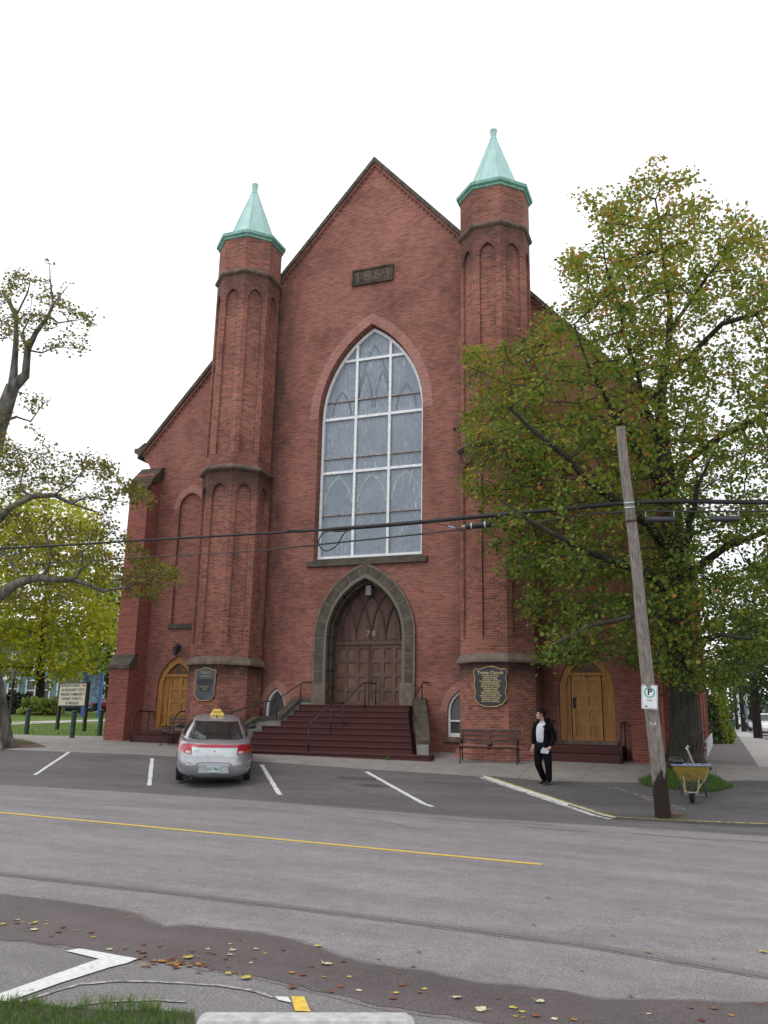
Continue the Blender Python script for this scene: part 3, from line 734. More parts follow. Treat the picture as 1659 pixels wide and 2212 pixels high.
st = MB(); voussoirs(st, 1.25, 6.26, 1.34, 6.38, 4.45, 2.27, .20, .60, 6, 4); obj('stone_moulding', st, M('brownstone_inner', (.11, .085, .07), .85, .2, 4), gd, world=True, bev=.02)
for s in (-1, 1):
    st = MB(); st.box(min(s*1.28, s*1.80), max(s*1.28, s*1.80), -.13, .12, 2.24, 2.95); obj('stone_base', st, STONE_L, gd, world=True, bev=.03)
mo = MB(); ring(mo, arch(1.33, 4.45, 6.38, 2.27, 14), arch(1.73, 4.45, 6.81, 2.27, 14), XZ(-.078), 0, .2); obj('mortar_joints', mo, MORT, gd, world=True)
mo = MB(); ring(mo, arch(1.72, 4.45, 6.80, 2.27, 14), arch(1.785, 4.45, 6.88, 2.27, 14), XZ(-.10), 0, .12); obj('hood_mould', mo, STONE_L, gd, world=True)
ty = MB(); ty.plate(arch(1.34, 4.45, 6.38, 4.28, 12), [], XZ(.60)); ty.box(-1.33, 1.33, .50, .60, 4.24, 4.36)
tyo = obj('tympanum', ty, TYMP, gd, world=True, recalc=False)
rb = MB()
for cx in (-1.06, -.53, 0, .53, 1.06):
    for sg in (-1, 1):
        pts = []
        for i in range(15):
            a = i/14*1.15; x = cx*1.0+sg*(1.05*(1-cos(a))); z = 4.34+2.0*sin(a)*.9
            # keep inside the arch
            if abs(x) > wx(z, 1.25, 4.45, 6.28) or x*sg > cx*sg+1.1: break
            pts.append((x, .58, z))
        if len(pts) > 2: rb.tube(pts, .022, 5)
obj('tracery_rib', rb, M('rib_wood', (.045, .028, .025), .6, .2, 6), gd, world=True)
cs = MB()
for cx in (-.8, -.27, .27, .8):
    pts = [(cx-.265+.53*i/8, .585, 4.36+.07*abs(sin(pi*i/8))) for i in range(9)]
    cs.tube(pts, .012, 4)
obj('cusping', cs, PURP2, gd, world=True)
t78 = text('78', .27, lambda x, y, z: (x, .565, 4.60+y), spacing=1.5, bold=.004); obj('house_number', t78, M('number_paint', (.34, .26, .17), .6, .2, 30), gd, world=True)
for s in (-1, 1):
    x0, x1 = (-1.30, -.012) if s < 0 else (.012, 1.30)
    holes = []; 
    for i in range(3):
        for j in range(4):
            cx = x0+.20+.055+i*.40-.0 if s < 0 else x0+.235+i*.40
            cz = 2.27+.30+j*.46
            hw, hh, k = .145, .165, .04
            holes.append([(cx-hw, cz-hh), (cx+hw, cz-hh), (cx+hw, cz+hh-k), (cx+hw-k, cz+hh), (cx-hw+k, cz+hh), (cx-hw, cz+hh-k)])
    d = MB(); d.plate([(x0, 2.27), (x1, 2.27), (x1, 4.24), (x0, 4.24)], holes, XZ(.55), 0, .035, rim=.04)
    do = obj('door_leaf', d, PURP, gd, world=True)
    p = MB()
    for h in holes: p.plate(h, [], XZ(.584))
    obj('panel', p, PURP2, gd, world=True, recalc=False)
    k = MB(); k.box(s*.03-.018+.0, s*.03+.018, .52, .55, 2.5, 4.2) if s > 0 else k.box(-.06, -.03, .53, .55, 2.35, 4.2)
    obj('edge_bead', k, PURP, gd, world=True)
lm = MB(); lm.box(-.12, .07, .30, .50, 5.86, 6.20); lm.box(-.05, .02, .5, .6, 5.95, 6.1)
tag(obj('wall_lamp', lm, M('lamp_grey', (.27, .28, .28), .5, .1, 9), bev=.015), 'small grey box lamp under the peak of the front door arch', 'lamp')
# basement windows
for cx, w_, sp, ap in ((-3.14, .37, 2.15, 2.80), (3.25, .42, 2.10, 2.74)):
    bw = pempty('basement_window', church, (cx, 0, 1.33))
    bw['label'] = 'small arched basement window with white frame'
    f_ = MB(); ring(f_, arch(w_-.07, sp, ap-.09, 1.40, 8, cx), arch(w_, sp, ap, 1.34, 8, cx), XZ(.08), 0, .1); f_.box(cx-w_, cx+w_, .081, .17, 1.34, 1.46); f_.box(cx-w_+.05, cx+w_-.05, .09, .16, 1.80, 1.85)
    obj('frame', f_, WHITE, bw, world=True)
    g = MB(); g.plate(arch(w_, sp, ap, 1.36, 8, cx), [], XZ(.15)); obj('glass', g, M('dim_glass', (.085, .085, .09), .25, .2, 3), bw, world=True, recalc=False)
    s_ = MB(); s_.box(cx-w_-.12, cx+w_+.12, -.08, .08, 1.19, 1.32); obj('sill', s_, STONE_L, bw, world=True, bev=.01)
    obj('arch_ring', brick_ring(w_+.01, ap+.02, w_+.23, ap+.28, sp, cx, 8), B_arch, bw, world=True, recalc=False)
# side doors
def side_door(cx, zb, flip):
    d = pempty('side_door', church, (cx, 0, zb))
    d['label'] = 'yellow oak side door under a pointed wooden arch'
    f_ = MB(); ring(f_, arch(.60, 2.80, 3.66, zb, 8, cx), arch(.79, 2.75, 3.90, zb, 8, cx), XZ(.06), 0, .12); f_.box(cx-.66, cx+.66, .055, .16, 3.19, 3.27)
    obj('frame', f_, OAK, d, world=True)
    t = MB(); t.plate(arch(.66, 2.80, 3.72, 3.2, 8, cx), [], XZ(.15)); to = obj('tympanum', t, M('door_head', (.10, .06, .05), .6, .2, 5), d, world=True, recalc=False)
    r_ = MB(); r_.tube([(cx-.45, .14, 3.28), (cx-.15, .14, 3.42), (cx, .14, 3.62)], .018, 5); r_.tube([(cx+.45, .14, 3.28), (cx+.15, .14, 3.42), (cx, .14, 3.62)], .018, 5)
    r_.tube([(cx-.2, .14, 3.28), (cx-.15, .14, 3.45)], .015, 5); r_.tube([(cx+.2, .14, 3.28), (cx+.15, .14, 3.45)], .015, 5); obj('rib', r_, OAK_D, d, world=True)
    x0, x1 = cx-.36, cx+.60
    if flip: x0, x1 = cx-.44, cx+.42
    holes = []
    for i in range(2):
        for j in range(4):
            c_ = x0+(x1-x0)*(.27+.46*i); z = zb+.26+j*.43; hw, hh, k = (x1-x0)*.16, .155, .04
            holes.append([(c_-hw, z-hh), (c_+hw, z-hh), (c_+hw, z+hh-k), (c_+hw-k, z+hh), (c_-hw+k, z+hh), (c_-hw, z+hh-k)])
    l = MB(); l.plate([(x0, zb), (x1, zb), (x1, 3.2), (x0, 3.2)], holes, XZ(.10), 0, .03, rim=.04); lo = obj('door_leaf', l, OAK, d, world=True)
    p = MB()
    for h in holes: p.plate(h, [], XZ(.129))
    obj('panel', p, OAK_D, d, world=True, recalc=False)
    sides = [(cx-.60, x0-.03)] + ([(x1+.03, cx+.60)] if flip else [])
    for a, b_ in sides:
        l = MB(); hs = []
        for j in range(4):
            z = zb+.26+j*.43; m_ = (a+b_)/2; hw = (b_-a)*.28
            hs.append([(m_-hw, z-.15), (m_+hw, z-.15), (m_+hw, z+.15), (m_-hw, z+.15)])
        if b_-a > .12: l.plate([(a, zb), (b_, zb), (b_, 3.2), (a, 3.2)], hs, XZ(.11), 0, .03, back=True, rim=.04)
        else: l.plate([(a, zb), (b_, zb), (b_, 3.2), (a, 3.2)], [], XZ(.11), 0, .03, rim=.04)
        obj('side_panel', l, OAK, d, world=True)
    dk = MB(); dk.plate([(cx-.62, zb), (cx+.62, zb), (cx+.62, 3.2), (cx-.62, 3.2)], [], XZ(.155)); obj('dark_gap', dk, DARKW, d, world=True, recalc=False)
    hx = x1-.10 if not flip else x0+.08
    h_ = MB(); h_.tube([(hx, .10, zb+.92), (hx-.03, .03, zb+.95), (hx-.03, .03, zb+1.18), (hx, .10, zb+1.2)], .016, 6); h_.box(hx-.035, hx+.035, .085, .1, zb+.9, zb+1.22)
    obj('handle', h_, IRON, d, world=True)
    s_ = MB(); s_.box(cx-.86, cx+.86, -.12, .16, zb-.12, zb-.002); obj('threshold', s_, STONE_L, d, world=True, bev=.01)
side_door(-7.07, 1.45, False); side_door(7.07, 1.33, True)
# carpeted steps at the side doors
s_ = MB(); s_.box(-7.98, -5.95, -1.15, 0, .6, 1.17); s_.box(-7.9, -6.0, -.75, 0, 1.17, 1.33); obj('side_steps', s_, CARPET, church, world=True, bev=.03)
s_ = MB(); s_.box(6.02, 8.12, -1.45, 0, .5, .98); s_.box(6.02, 8.12, -1.05, 0, .98, 1.205); obj('side_steps', s_, CARPET, church, world=True, bev=.03)
def rail(parent, runs, posts, r=.022, name='handrail'):
    mb = MB()
    for p in runs: mb.tube(p, r, 8)
    for a, b_ in posts: mb.tube([a, b_], r*.95, 8)
    for p in runs:
        for q in (p[0], p[-1]): mb.ball(q, r*1.5, 8, 6)
    return obj(name, mb, IRON, parent, world=True, smooth=True)
rail(church, [[(-7.9, -1.2, 1.75), (-7.9, -.95, 1.97), (-7.9, -.05, 1.97)]], [((-7.9, -1.2, .9), (-7.9, -1.2, 1.75)), ((-7.9, -.3, 1.1), (-7.9, -.3, 1.97))])
rail(church, [[(-6.25, -1.2, 1.75), (-6.25, -.9, 1.97), (-6.25, -.5, 1.99)]], [((-6.25, -1.2, .9), (-6.25, -1.2, 1.75))])
rail(church, [[(8.15, -1.5, 1.45), (8.15, -1.2, 1.82), (8.15, -.1, 1.86)]], [((8.15, -1.5, .7), (8.15, -1.5, 1.45)), ((8.15, -.4, .9), (8.15, -.4, 1.85))])
rail(church, [[(6.1, -1.5, 1.50), (6.1, -1.2, 1.80), (6.1, -.1, 1.86)]], [((6.1, -1.5, .7), (6.1, -1.5, 1.5))])
# corner buttresses with sloped stone offsets
def buttress(s):
    mb = MB()
    x0, x1 = sorted((s*8.39, s*9.20))
    mb.box(x0, x1, -.98, .3, .2, 3.47); mb.box(x0+.002, x1-.002, -.75, .3, 3.47, 9.98)
    f = lambda a, b_, d: (d, a, b_)
    mb.prism([(-.75, 9.98), (-.45, 10.62), (.3, 10.62), (.3, 9.98)], f, x0+.004, x1-.004)
    bo = obj('buttress', mb, B_butt, church, world=True)
    c_ = MB(); c_.prism([(-1.06, 3.40), (-1.06, 3.52), (-.72, 3.95), (-.60, 3.95), (-.60, 3.46), (-.98, 3.40)], f, x0-.05, x1+.05)
    obj('offset_stone', c_, STONE, bo, world=True, bev=.012)
    c_ = MB(); c_.prism([(-.90, 9.90), (-.90, 10.02), (-.66, 10.22), (-.66, 9.98)], f, x0-.05, x1+.07); c_.prism([(-.70, 10.2), (-.64, 10.38), (-.1, 10.95), (.05, 10.95), (.05, 10.6), (-.5, 10.2)], f, x0-.07, x1+.09)
    obj('cap_stone', c_, STONE_D, bo, world=True, bev=.012)
    for k, y in enumerate((.25, 4.5, 9.6, 15.5, 22, 31) if s > 0 else (.25,)):
        q = MB(); a, b_ = sorted((s*8.9, s*10.12)); q.box(a, b_, y, y+.8, .2, 3.5)
        a, b_ = sorted((s*8.9, s*9.9)); q.box(a, b_, y+.002, y+.798, 3.5, 9.6)
        qo = obj('buttress', q, B_butt, church, world=True)
        q = MB(); q.prism([(s*10.2, 3.42), (s*10.2, 3.5), (s*9.86, 3.95), (s*9.8, 3.95), (s*9.8, 3.46)], XZ(y-.05), 0, .9); obj('offset_stone', q, STONE, qo, world=True)
buttress(-1); buttress(1)
# turrets
OA = [radians(-157.5+45*k) for k in range(8)]
def octp(cx, cy, R, z): return [Vector((cx+R*sin(a), cy-R*cos(a), z)) for a in OA]
def oct_stage(mb, cx, cy, R, z0, z1, lancet=None, R1=None):
    lo, hi = octp(cx, cy, R, z0), octp(cx, cy, R1 or R, z1)
    for k in range(8):
        a, b_ = lo[k], lo[(k+1) % 8]
        if lancet is None or R1: mb.quad(a, b_, hi[(k+1) % 8], hi[k]); continue
        w_ = (b_-a).length; t = (b_-a).normalized(); n_ = Vector((t.y, -t.x, 0))
        mid = (a+b_)/2
        if n_.dot(Vector((mid.x-cx, mid.y-cy, 0))) < 0: n_ = -n_
        fn = lambda p, q, d, mid=mid, t=t, n_=n_: (mid.x+t.x*p-n_.x*d, mid.y+t.y*p-n_.y*d, q)
        lb, ls, la, lw = lancet
        mb.plate([(-w_/2, z0), (w_/2, z0), (w_/2, z1), (-w_/2, z1)], [arch(lw, ls, la, lb, 5)], fn, 0, .075, back=True)
def oct_ring(mb, cx, cy, prof):
    rings = [octp(cx, cy, R, z) for R, z in prof]; vs = [p for r_ in rings for p in r_]; N = len(rings)
    mb.add(vs, [(i*8+k, i*8+(k+1) % 8, (i+1)*8+(k+1) % 8, (i+1)*8+k) for i in range(N-1) for k in range(8)]+[tuple(range(8)), tuple((N-1)*8+k for k in range(8))])
for s in (-1, 1):
    cx, cy = s*4.70, -.73
    tu = pempty('turret', church, (cx, cy, .8))
    tu['label'] = 'octagonal brick turret with green copper spire, ' + ('on the left of the gable' if s < 0 else 'on the right of the gable')
    mb = MB()
    oct_stage(mb, cx, cy, 1.22, .2, 3.46)
    oct_stage(mb, cx, cy, 1.20, 3.7, 10.0, (4.15, 9.18, 9.56, .265))
    oct_stage(mb, cx, cy, 1.16, 10.2, 17.42, (10.62, 16.45, 16.86, .265))
    oct_stage(mb, cx, cy, 1.165, 17.55, 18.92)
    obj('shaft', mb, B_tur, tu, world=True, recalc=False)
    # header-brick hoods over the lancets
    for R, ls, la, lw in ((1.20, 9.18, 9.56, .265), (1.16, 16.45, 16.86, .265)):
        lo = octp(cx, cy, R, 0)
        for k in range(8):
            a, b_ = lo[k], lo[(k+1) % 8]; t = (b_-a).normalized(); n_ = Vector((t.y, -t.x, 0)); mid = (a+b_)/2
            if n_.dot(Vector((mid.x-cx, mid.y-cy, 0))) < 0: n_ = -n_
            if n_.dot(Vector((.3, -1, 0))) < -.5: continue
            hb = MB()
            ai = arcpts(lw+.005, ls, la+.01, 6); ao = arcpts(lw+.115, ls, la+.15, 6)
            for i in range(len(ai)-1):
                q = [ai[i], ai[i+1], ao[i+1], ao[i]]
                c_ = Vector((sum(p[0] for p in q)/4, sum(p[1] for p in q)/4)); q = [tuple(c_+(Vector(p)-c_)*.90) for p in q]
                hb.prism(q, lambda p, z, d, mid=mid, t=t, n_=n_: (mid.x+t.x*p+n_.x*d, mid.y+t.y*p+n_.y*d, z), -.02, .012)
            obj('lancet_hood', hb, B_tur, tu, world=True)
    st = MB(); oct_ring(st, cx, cy, [(1.2, 3.44), (1.34, 3.46), (1.34, 3.53), (1.20, 3.72)]); obj('plinth_course', st, STONE_L, tu, world=True)
    st = MB(); oct_ring(st, cx, cy, [(1.1, 9.98), (1.24, 10.0), (1.33, 10.06), (1.33, 10.13), (1.17, 10.24)]); obj('string_course', st, M('band_stone', (.14, .10, .08), .9, .25, 5, bmp=.3), tu, world=True)
    st = MB(); oct_ring(st, cx, cy, [(1.1, 17.40), (1.19, 17.42), (1.26, 17.48), (1.26, 17.55), (1.16, 17.64)]); obj('string_course', st, MATS['band_stone'], tu, world=True)
    for z in (.62, .70, .78, .86, .94):
        pass
    st = MB(); oct_ring(st, cx, cy, [(1.42, .2), (1.42, .80), (1.36, .88), (1.36, .95), (1.30, 1.02), (1.30, 1.08), (1.24, 1.16), (1.215, 1.18)]); obj('plinth_base', st, B_tur, tu, world=True)
    st = MB(); oct_ring(st, cx, cy, [(1.13, 18.87), (1.22, 18.90), (1.22, 18.96), (1.30, 19.0), (1.31, 19.10), (1.28, 19.13), (.92, 19.26)]); obj('copper_eave', st, COP_E, tu, world=True)
    st = MB(); oct_ring(st, cx, cy, [(.95, 19.24), (.90, 19.30), (.74, 19.72), (.115, 21.45), (.10, 21.5)])
    sp = obj('spire', st, COPPER, tu, world=True)
    sm = MB()
    lo, hi = octp(cx, cy, .905, 19.29), octp(cx, cy, .115, 21.45)
    for k in range(8): sm.tube([lo[k], hi[k]], .013, 5)
    obj('seam', sm, COPPER, tu, world=True)
    st = MB(); st.lathe([(.13, 21.42), (.13, 21.48), (.10, 21.52), (.11, 21.66), (.12, 21.74), (.135, 21.80), (.13, 21.83), (.09, 21.86), (.0, 21.88)], (cx, cy, 0), 8); obj('finial', st, COPPER, tu, world=True)
# front steps
fs = pempty('front_steps', church, (0, -1.5, .8), 'maroon carpeted front steps')
LE = [-2.13, -2.17, -2.25, -2.33, -2.85, -3.0, -3.15, -3.3, -3.45, -3.5]; RE = [1.67, 1.74, 1.85, 1.97, 2.1, 2.22, 2.33, 2.45, 2.57, 3.2]
Y = [-.25-.28*i for i in range(9)]+[-2.86]
Zt = [2.27-.1735*i for i in range(9)]+[.865]
mb = MB()
prof = []
for i in range(10):
    yb = 0.55 if i == 0 else Y[i-1]
    x0, x1 = LE[i], RE[i]
    n_ = .028
    # tread with a rounded nosing that overhangs the riser
    pr = [(yb+.01, .3), (yb+.01, Zt[i]), (Y[i], Zt[i]), (Y[i]-.022, Zt[i]-.008), (Y[i]-.03, Zt[i]-.028), (Y[i]-.022, Zt[i]-.05), (Y[i], Zt[i]-.056), (Y[i]+.012, .3)]
    mb.prism(pr, lambda a, b_, d: (d, a, b_), x0, x1)
obj('carpet_treads', mb, CARPET, fs, world=True, smooth=False)
def wing(pts, th, side):
    """pts: (x, y, ztop); a low wall that follows them with a sloping stone cap"""
    wl, cp = MB(), MB()
    for (x0, y0, z0), (x1, y1, z1) in zip(pts, pts[1:]):
        d = Vector((x1-x0, y1-y0)).normalized(); nn = Vector((-d.y, d.x))*side
        a0, a1 = Vector((x0, y0)), Vector((x1, y1))
        def P(v, k, z): q = v+nn*k; return (q.x, q.y, z)
        wl.add([P(a0, 0, .3), P(a0, th, .3), P(a1, th, .3), P(a1, 0, .3), P(a0, 0, z0-.13), P(a0, th, z0-.13), P(a1, th, z1-.13), P(a1, 0, z1-.13)],
               [(0, 1, 2, 3), (4, 5, 6, 7), (0, 1, 5, 4), (1, 2, 6, 5), (2, 3, 7, 6), (3, 0, 4, 7)])
        cp.add([P(a0, -.05, z0-.13), P(a0, th+.05, z0-.13), P(a1, th+.05, z1-.13), P(a1, -.05, z1-.13), P(a0, -.05, z0), P(a0, th+.05, z0), P(a1, th+.05, z1), P(a1, -.05, z1)],
               [(0, 1, 2, 3), (4, 5, 6, 7), (0, 1, 5, 4), (1, 2, 6, 5), (2, 3, 7, 6), (3, 0, 4, 7)])
    o = obj('wing_wall', wl, CONCR, fs, world=True); return obj('cap_stone', cp, STONE, fs, world=True, bev=.012)
wing([(1.80, -.05, 2.50), (1.84, -.30, 2.50), (2.28, -1.38, 1.90), (2.38, -1.66, 1.86), (2.72, -2.48, 1.27)], .30, 1)
wing([(-1.78, -.05, 2.50), (-2.12, -.16, 2.50), (-2.45, -.90, 1.90), (-2.88, -1.15, 1.87), (-3.02, -1.35, 1.84), (-3.62, -2.5, 1.12)], .30, -1)
rail(fs, [[(-.62, -2.62, 1.60), (-.42, -1.5, 2.27), (-.36, -1.42, 2.29), (-.12, -1.28, 2.29)], [(-.12, -1.28, 2.29), (.16, -.38, 2.94), (.20, -.30, 2.96), (.30, .35, 2.97)]],
     [((-.62, -2.60, .8), (-.62, -2.60, 1.60)), ((-.42, -1.5, 1.2), (-.42, -1.5, 2.27)), ((-.12, -1.28, 1.3), (-.12, -1.28, 2.29)), ((.20, -.32, 2.2), (.20, -.32, 2.96)), ((.30, .35, 2.2), (.30, .35, 3.1))])
rail(fs, [[(2.52, -2.25, 1.80), (2.25, -1.45, 1.98), (2.12, -1.25, 2.35), (2.08, -.15, 2.98), (2.24, -.08, 2.97)]],
     [((2.52, -2.25, 1.3), (2.52, -2.25, 1.80)), ((2.10, -.30, 2.4), (2.10, -.30, 2.9)), ((2.27, -1.5, 1.8), (2.27, -1.5, 2.0))])
rail(fs, [[(-3.45, -2.3, 1.95), (-2.85, -1.2, 2.33), (-2.6, -1.05, 2.35), (-2.1, -.12, 2.98), (-1.8, -.08, 2.99)]],
     [((-3.45, -2.3, 1.1), (-3.45, -2.3, 1.95)), ((-2.95, -1.25, 1.8), (-2.95, -1.25, 2.30)), ((-2.55, -1.0, 1.8), (-2.55, -1.0, 2.38)), ((-2.12, -.2, 2.4), (-2.12, -.2, 2.95))])
# lantern over the left side door
lt = MB(); lt.lathe([(.02, 4.28), (.10, 4.22), (.12, 4.18), (.10, 4.16), (.075, 3.94), (.03, 3.90)], (-7.05, -.22, 0), 8); lt.tube([(-7.05, -.22, 4.25), (-7.05, -.12, 4.34), (-7.05, -.0, 4.2)], .015, 6); lt.box(-7.10, -7.0, -.02, .0, 4.05, 4.3)
tag(obj('wall_lantern', lt, IRON), 'black iron lantern on the brick above the left side door', 'lantern')

# ================================================================== TREES
BARK = M('bark_grey', (.075, .068, .055), .95, .35, 11, bmp=1.0, stretch=(1, 1, .2), spec=.1, col2=(.028, .026, .022))
BARK_D = M('bark_dark', (.055, .048, .04), .95, .35, 7, bmp=.8, stretch=(1, 1, .25), spec=.1, col2=(.022, .02, .018))
BARK_L = M('bark_lichen', (.25, .24, .215), .95, .3, 6, bmp=.8, stretch=(1, 1, .3), spec=.1, col2=(.06, .055, .048))
def grow(att, nd, par, step, infl, kill, iters, jit=.12, up=.0):
    """space colonisation: nodes reach step by step for the attraction points near them"""
    nd = [np.array(p, float) for p in nd]; par = list(par); att = np.array(att, float)
    N = np.array(nd); dist = np.full(len(att), 1e9); near = np.zeros(len(att), int)
    for i, p in enumerate(nd):
        d = np.linalg.norm(att-p, axis=1); m_ = d < dist; dist[m_] = d[m_]; near[m_] = i
    alive = dist > kill; done = {}
    for it in range(iters):
        use = alive & (dist < infl)
        if not use.any():
            if not alive.any(): break
            k = np.argmin(np.where(alive, dist, 1e9)); use = np.zeros(len(att), bool); use[k] = True
        idx = near[use]; dv = att[use]-np.array(nd)[idx]; dv /= np.linalg.norm(dv, axis=1)[:, None]
        acc = {}
        for i, v in zip(idx, dv): acc[i] = acc.get(i, 0)+v
        new = []
        for i, v in acc.items():
            if done.get(i, 0) > 3: continue
            done[i] = done.get(i, 0)+1
            v = v/ (np.linalg.norm(v)+1e-9)+rng.normal(0, jit, 3); v[2] += up; v /= np.linalg.norm(v)+1e-9
            new.append((i, nd[i]+v*step))
        if not new:
            alive[use] = False; continue
        for i, p in new:
            nd.append(p); par.append(i); k = len(nd)-1
            d = np.linalg.norm(att-p, axis=1); m_ = d < dist; dist[m_] = d[m_]; near[m_] = k
        alive &= dist > kill
    return np.array(nd), np.array(par)
def radii(nd, par, tip, expo=2.3, fixed=None):
    n = len(nd); acc = np.zeros(n); r = np.zeros(n); order = range(n-1, -1, -1)
    for i in order:
        r[i] = max(acc[i], tip**expo)**(1/expo)
        if fixed and i in fixed: r[i] = max(fixed[i], 0)
        if par[i] >= 0: acc[par[i]] += max(acc[i], tip**expo)
    return r
def branch_mesh(nd, par, r, lo=0.0):
    V, F = [], []
    for i in range(len(nd)):
        p = par[i]
        if p < 0 or r[i] < lo: continue
        a, b = Vector(nd[p]), Vector(nd[i]); t = b-a
        if t.length < 1e-5: continue
        t.normalize(); k = 10 if r[i] > .12 else (5 if r[i] > .03 else 3)
        x = t.orthogonal().normalized(); y = t.cross(x); ra = min(r[p], r[i]*1.5); o = len(V)
        for c_, rr in ((a-t*ra*.3, ra), (b+t*r[i]*.3, r[i])):
            for j in range(k):
                an = 2*pi*j/k; V.append(c_+(x*cos(an)+y*sin(an))*rr)
        F += [(o+j, o+(j+1) % k, o+k+(j+1) % k, o+k+j) for j in range(k)]
    return V, F
def leaf_mesh(cent, size, tone, droop=.25, flat=.5):
    n = len(cent); nrm = rng.normal(0, 1, (n, 3)); nrm[:, 2] = np.abs(nrm[:, 2])*(1+flat)+.2; nrm /= np.linalg.norm(nrm, axis=1)[:, None]
    a = rng.normal(0, 1, (n, 3)); a[:, 2] -= droop; a -= nrm*(a*nrm).sum(1)[:, None]; a /= np.linalg.norm(a, axis=1)[:, None]; b = np.cross(nrm, a)
    s = size*rng.uniform(.65, 1.25, n)[:, None]
    # a lobed leaf folded along its midrib: 7 corners
    P = lambda u, v, w: cent+a*s*u+b*s*v+nrm*s*w
    V = np.stack([P(-.5, 0, 0), P(-.28, .42, .10), P(.02, .26, .05), P(.16, .50, .12), P(.55, 0, -.06), P(.16, -.50, .12), P(.02, -.26, .05), P(-.28, -.42, .10)], 1).reshape(-1, 3)
    o = np.arange(n)*8
    F = np.concatenate([np.stack([o, o+4, o+3, o+2, o+1], 1), np.stack([o, o+7, o+6, o+5, o+4], 1)])
    return V, F, np.repeat(tone, 8)
def leaf_mesh4(cent, size, tone):
    n = len(cent); nrm = rng.normal(0, 1, (n, 3)); nrm[:, 2] = np.abs(nrm[:, 2])*1.4+.2; nrm /= np.linalg.norm(nrm, axis=1)[:, None]
    a = rng.normal(0, 1, (n, 3)); a -= nrm*(a*nrm).sum(1)[:, None]; a /= np.linalg.norm(a, axis=1)[:, None]; b = np.cross(nrm, a); s = size*rng.uniform(.6, 1.3, n)[:, None]
    V = np.stack([cent-a*s*.5, cent+b*s*.38+a*s*.05, cent+a*s*.55, cent-b*s*.38+a*s*.05], 1).reshape(-1, 3); o = np.arange(n)*4
    return V, np.stack([o, o+1, o+2, o+3], 1), np.repeat(tone, 4)
def make_tree(name, label, cat, base, nd, par, r, leafc, lsize, tone, bark, lmat, group=None, lo=0, quad=False, roots=0):
    base = Vector(base); t = thing(name, label, cat, base, 0, group)
    V, F = branch_mesh(nd, par, r, lo); mb = MB(); mb.add([v for v in V], F)
    if roots:
        for k in range(7):
            an = 2*pi*k/7+.3; q = base+Vector((cos(an), sin(an), 0))*roots*1.5
            ax = lambda z_: Vector((float(np.interp(base.z+z_, [nd[q_][2] for q_ in range(8)], [nd[q_][0] for q_ in range(8)])), float(np.interp(base.z+z_, [nd[q_][2] for q_ in range(8)], [nd[q_][1] for q_ in range(8)])), base.z))
            rd = lambda k_, z_: ax(z_)+Vector((cos(an)*roots*k_, sin(an)*roots*k_, z_))
            mb.tube([rd(1.45, -.14), rd(1.15, .0), rd(.85, .14), rd(.62, .34), rd(.42, .65), rd(.22, 1.3)], [roots*.12, roots*.22, roots*.28, roots*.30, roots*.28, roots*.16], 8)
    o = obj('trunk', mb, bark, t, world=True, recalc=False); o.data.polygons.foreach_set('use_smooth', [True]*len(o.data.polygons))
    if len(leafc):
        V, F, tn = (leaf_mesh4 if quad else leaf_mesh)(leafc, lsize, tone); fast_mesh('crown', V-np.array(base), F, tn, lmat, t)
    return t
def pip(pts, poly):
    x, y = pts[:, 0], pts[:, 1]; c = np.zeros(len(pts), bool); n = len(poly); j = n-1
    for i in range(n):
        xi, yi = poly[i]; xj, yj = poly[j]
        if yi != yj: c ^= ((yi > y) != (yj > y)) & (x < (xj-xi)*(y-yi)/(yj-yi)+xi)
        j = i
    return c
def sample(poly, n, dens=None):
    P = np.array(poly); out = np.zeros((0, 2))
    while len(out) < n:
        q = rng.uniform(P.min(0), P.max(0), (n*2, 2)); q = q[pip(q, poly)]
        if dens is not None: q = q[rng.uniform(0, 1, len(q)) < np.array([dens(*k) for k in q])]
        out = np.concatenate([out, q])
    return out[:n]
def clear_depth(u, v):                # how far back a twig may reach before it touches the church
    P = onY(u, v, -.35); Dm = 60.
    if -9.6 < P.x < 10.4 and P.z < HA-S_*abs(P.x)+.5: Dm = depth(P)-.5
    for s in (-1, 1):
        Q = onY(u, v, -2.1)
        if abs(Q.x-s*4.7) < 1.5 and Q.z < 22: Dm = min(Dm, depth(Q)-.4)
    Q = onX(u, v, 10.3)
    if u > 1400 and Q.y > 0 and Q.y < 32 and Q.z < 11: Dm = min(Dm, depth(Q)-.3)
    return Dm
def leaves_at(nd, par, r, rmax, per, spread, keep=None):
    idx = np.where(r < rmax)[0]
    if keep is not None: idx = idx[[keep(nd[i]) for i in idx]]
    k = rng.poisson(per, len(idx)); c = np.repeat(nd[idx], k, axis=0)+rng.normal(0, spread, (k.sum(), 3))*np.array([1, 1, .75])
    src = np.repeat(idx, k); return c, src
def seedline(nd, par, fixed, pts, start=-1, step=.5):
    """append a hand-laid limb: pts (u, v, D, radius)"""
    prev = start; ids = []
    W3 = [(np.array(onD(u, v, D)), rr) for u, v, D, rr in pts]
    if start >= 0: W3 = [(np.array(nd[start]), W3[0][1])]+W3
    for si, ((a, ra), (b, rb)) in enumerate(zip(W3, W3[1:])):
        k = max(1, int(np.linalg.norm(b-a)/step))
        for i in range(0 if (start < 0 and si == 0) else 1, k+1):
            t = i/k; nd.append(a+(b-a)*t+(rng.normal(0, .03, 3) if 0 < i < k else 0)); par.append(prev); prev = len(nd)-1; fixed[prev] = ra+(rb-ra)*t; ids.append(prev)
    return ids

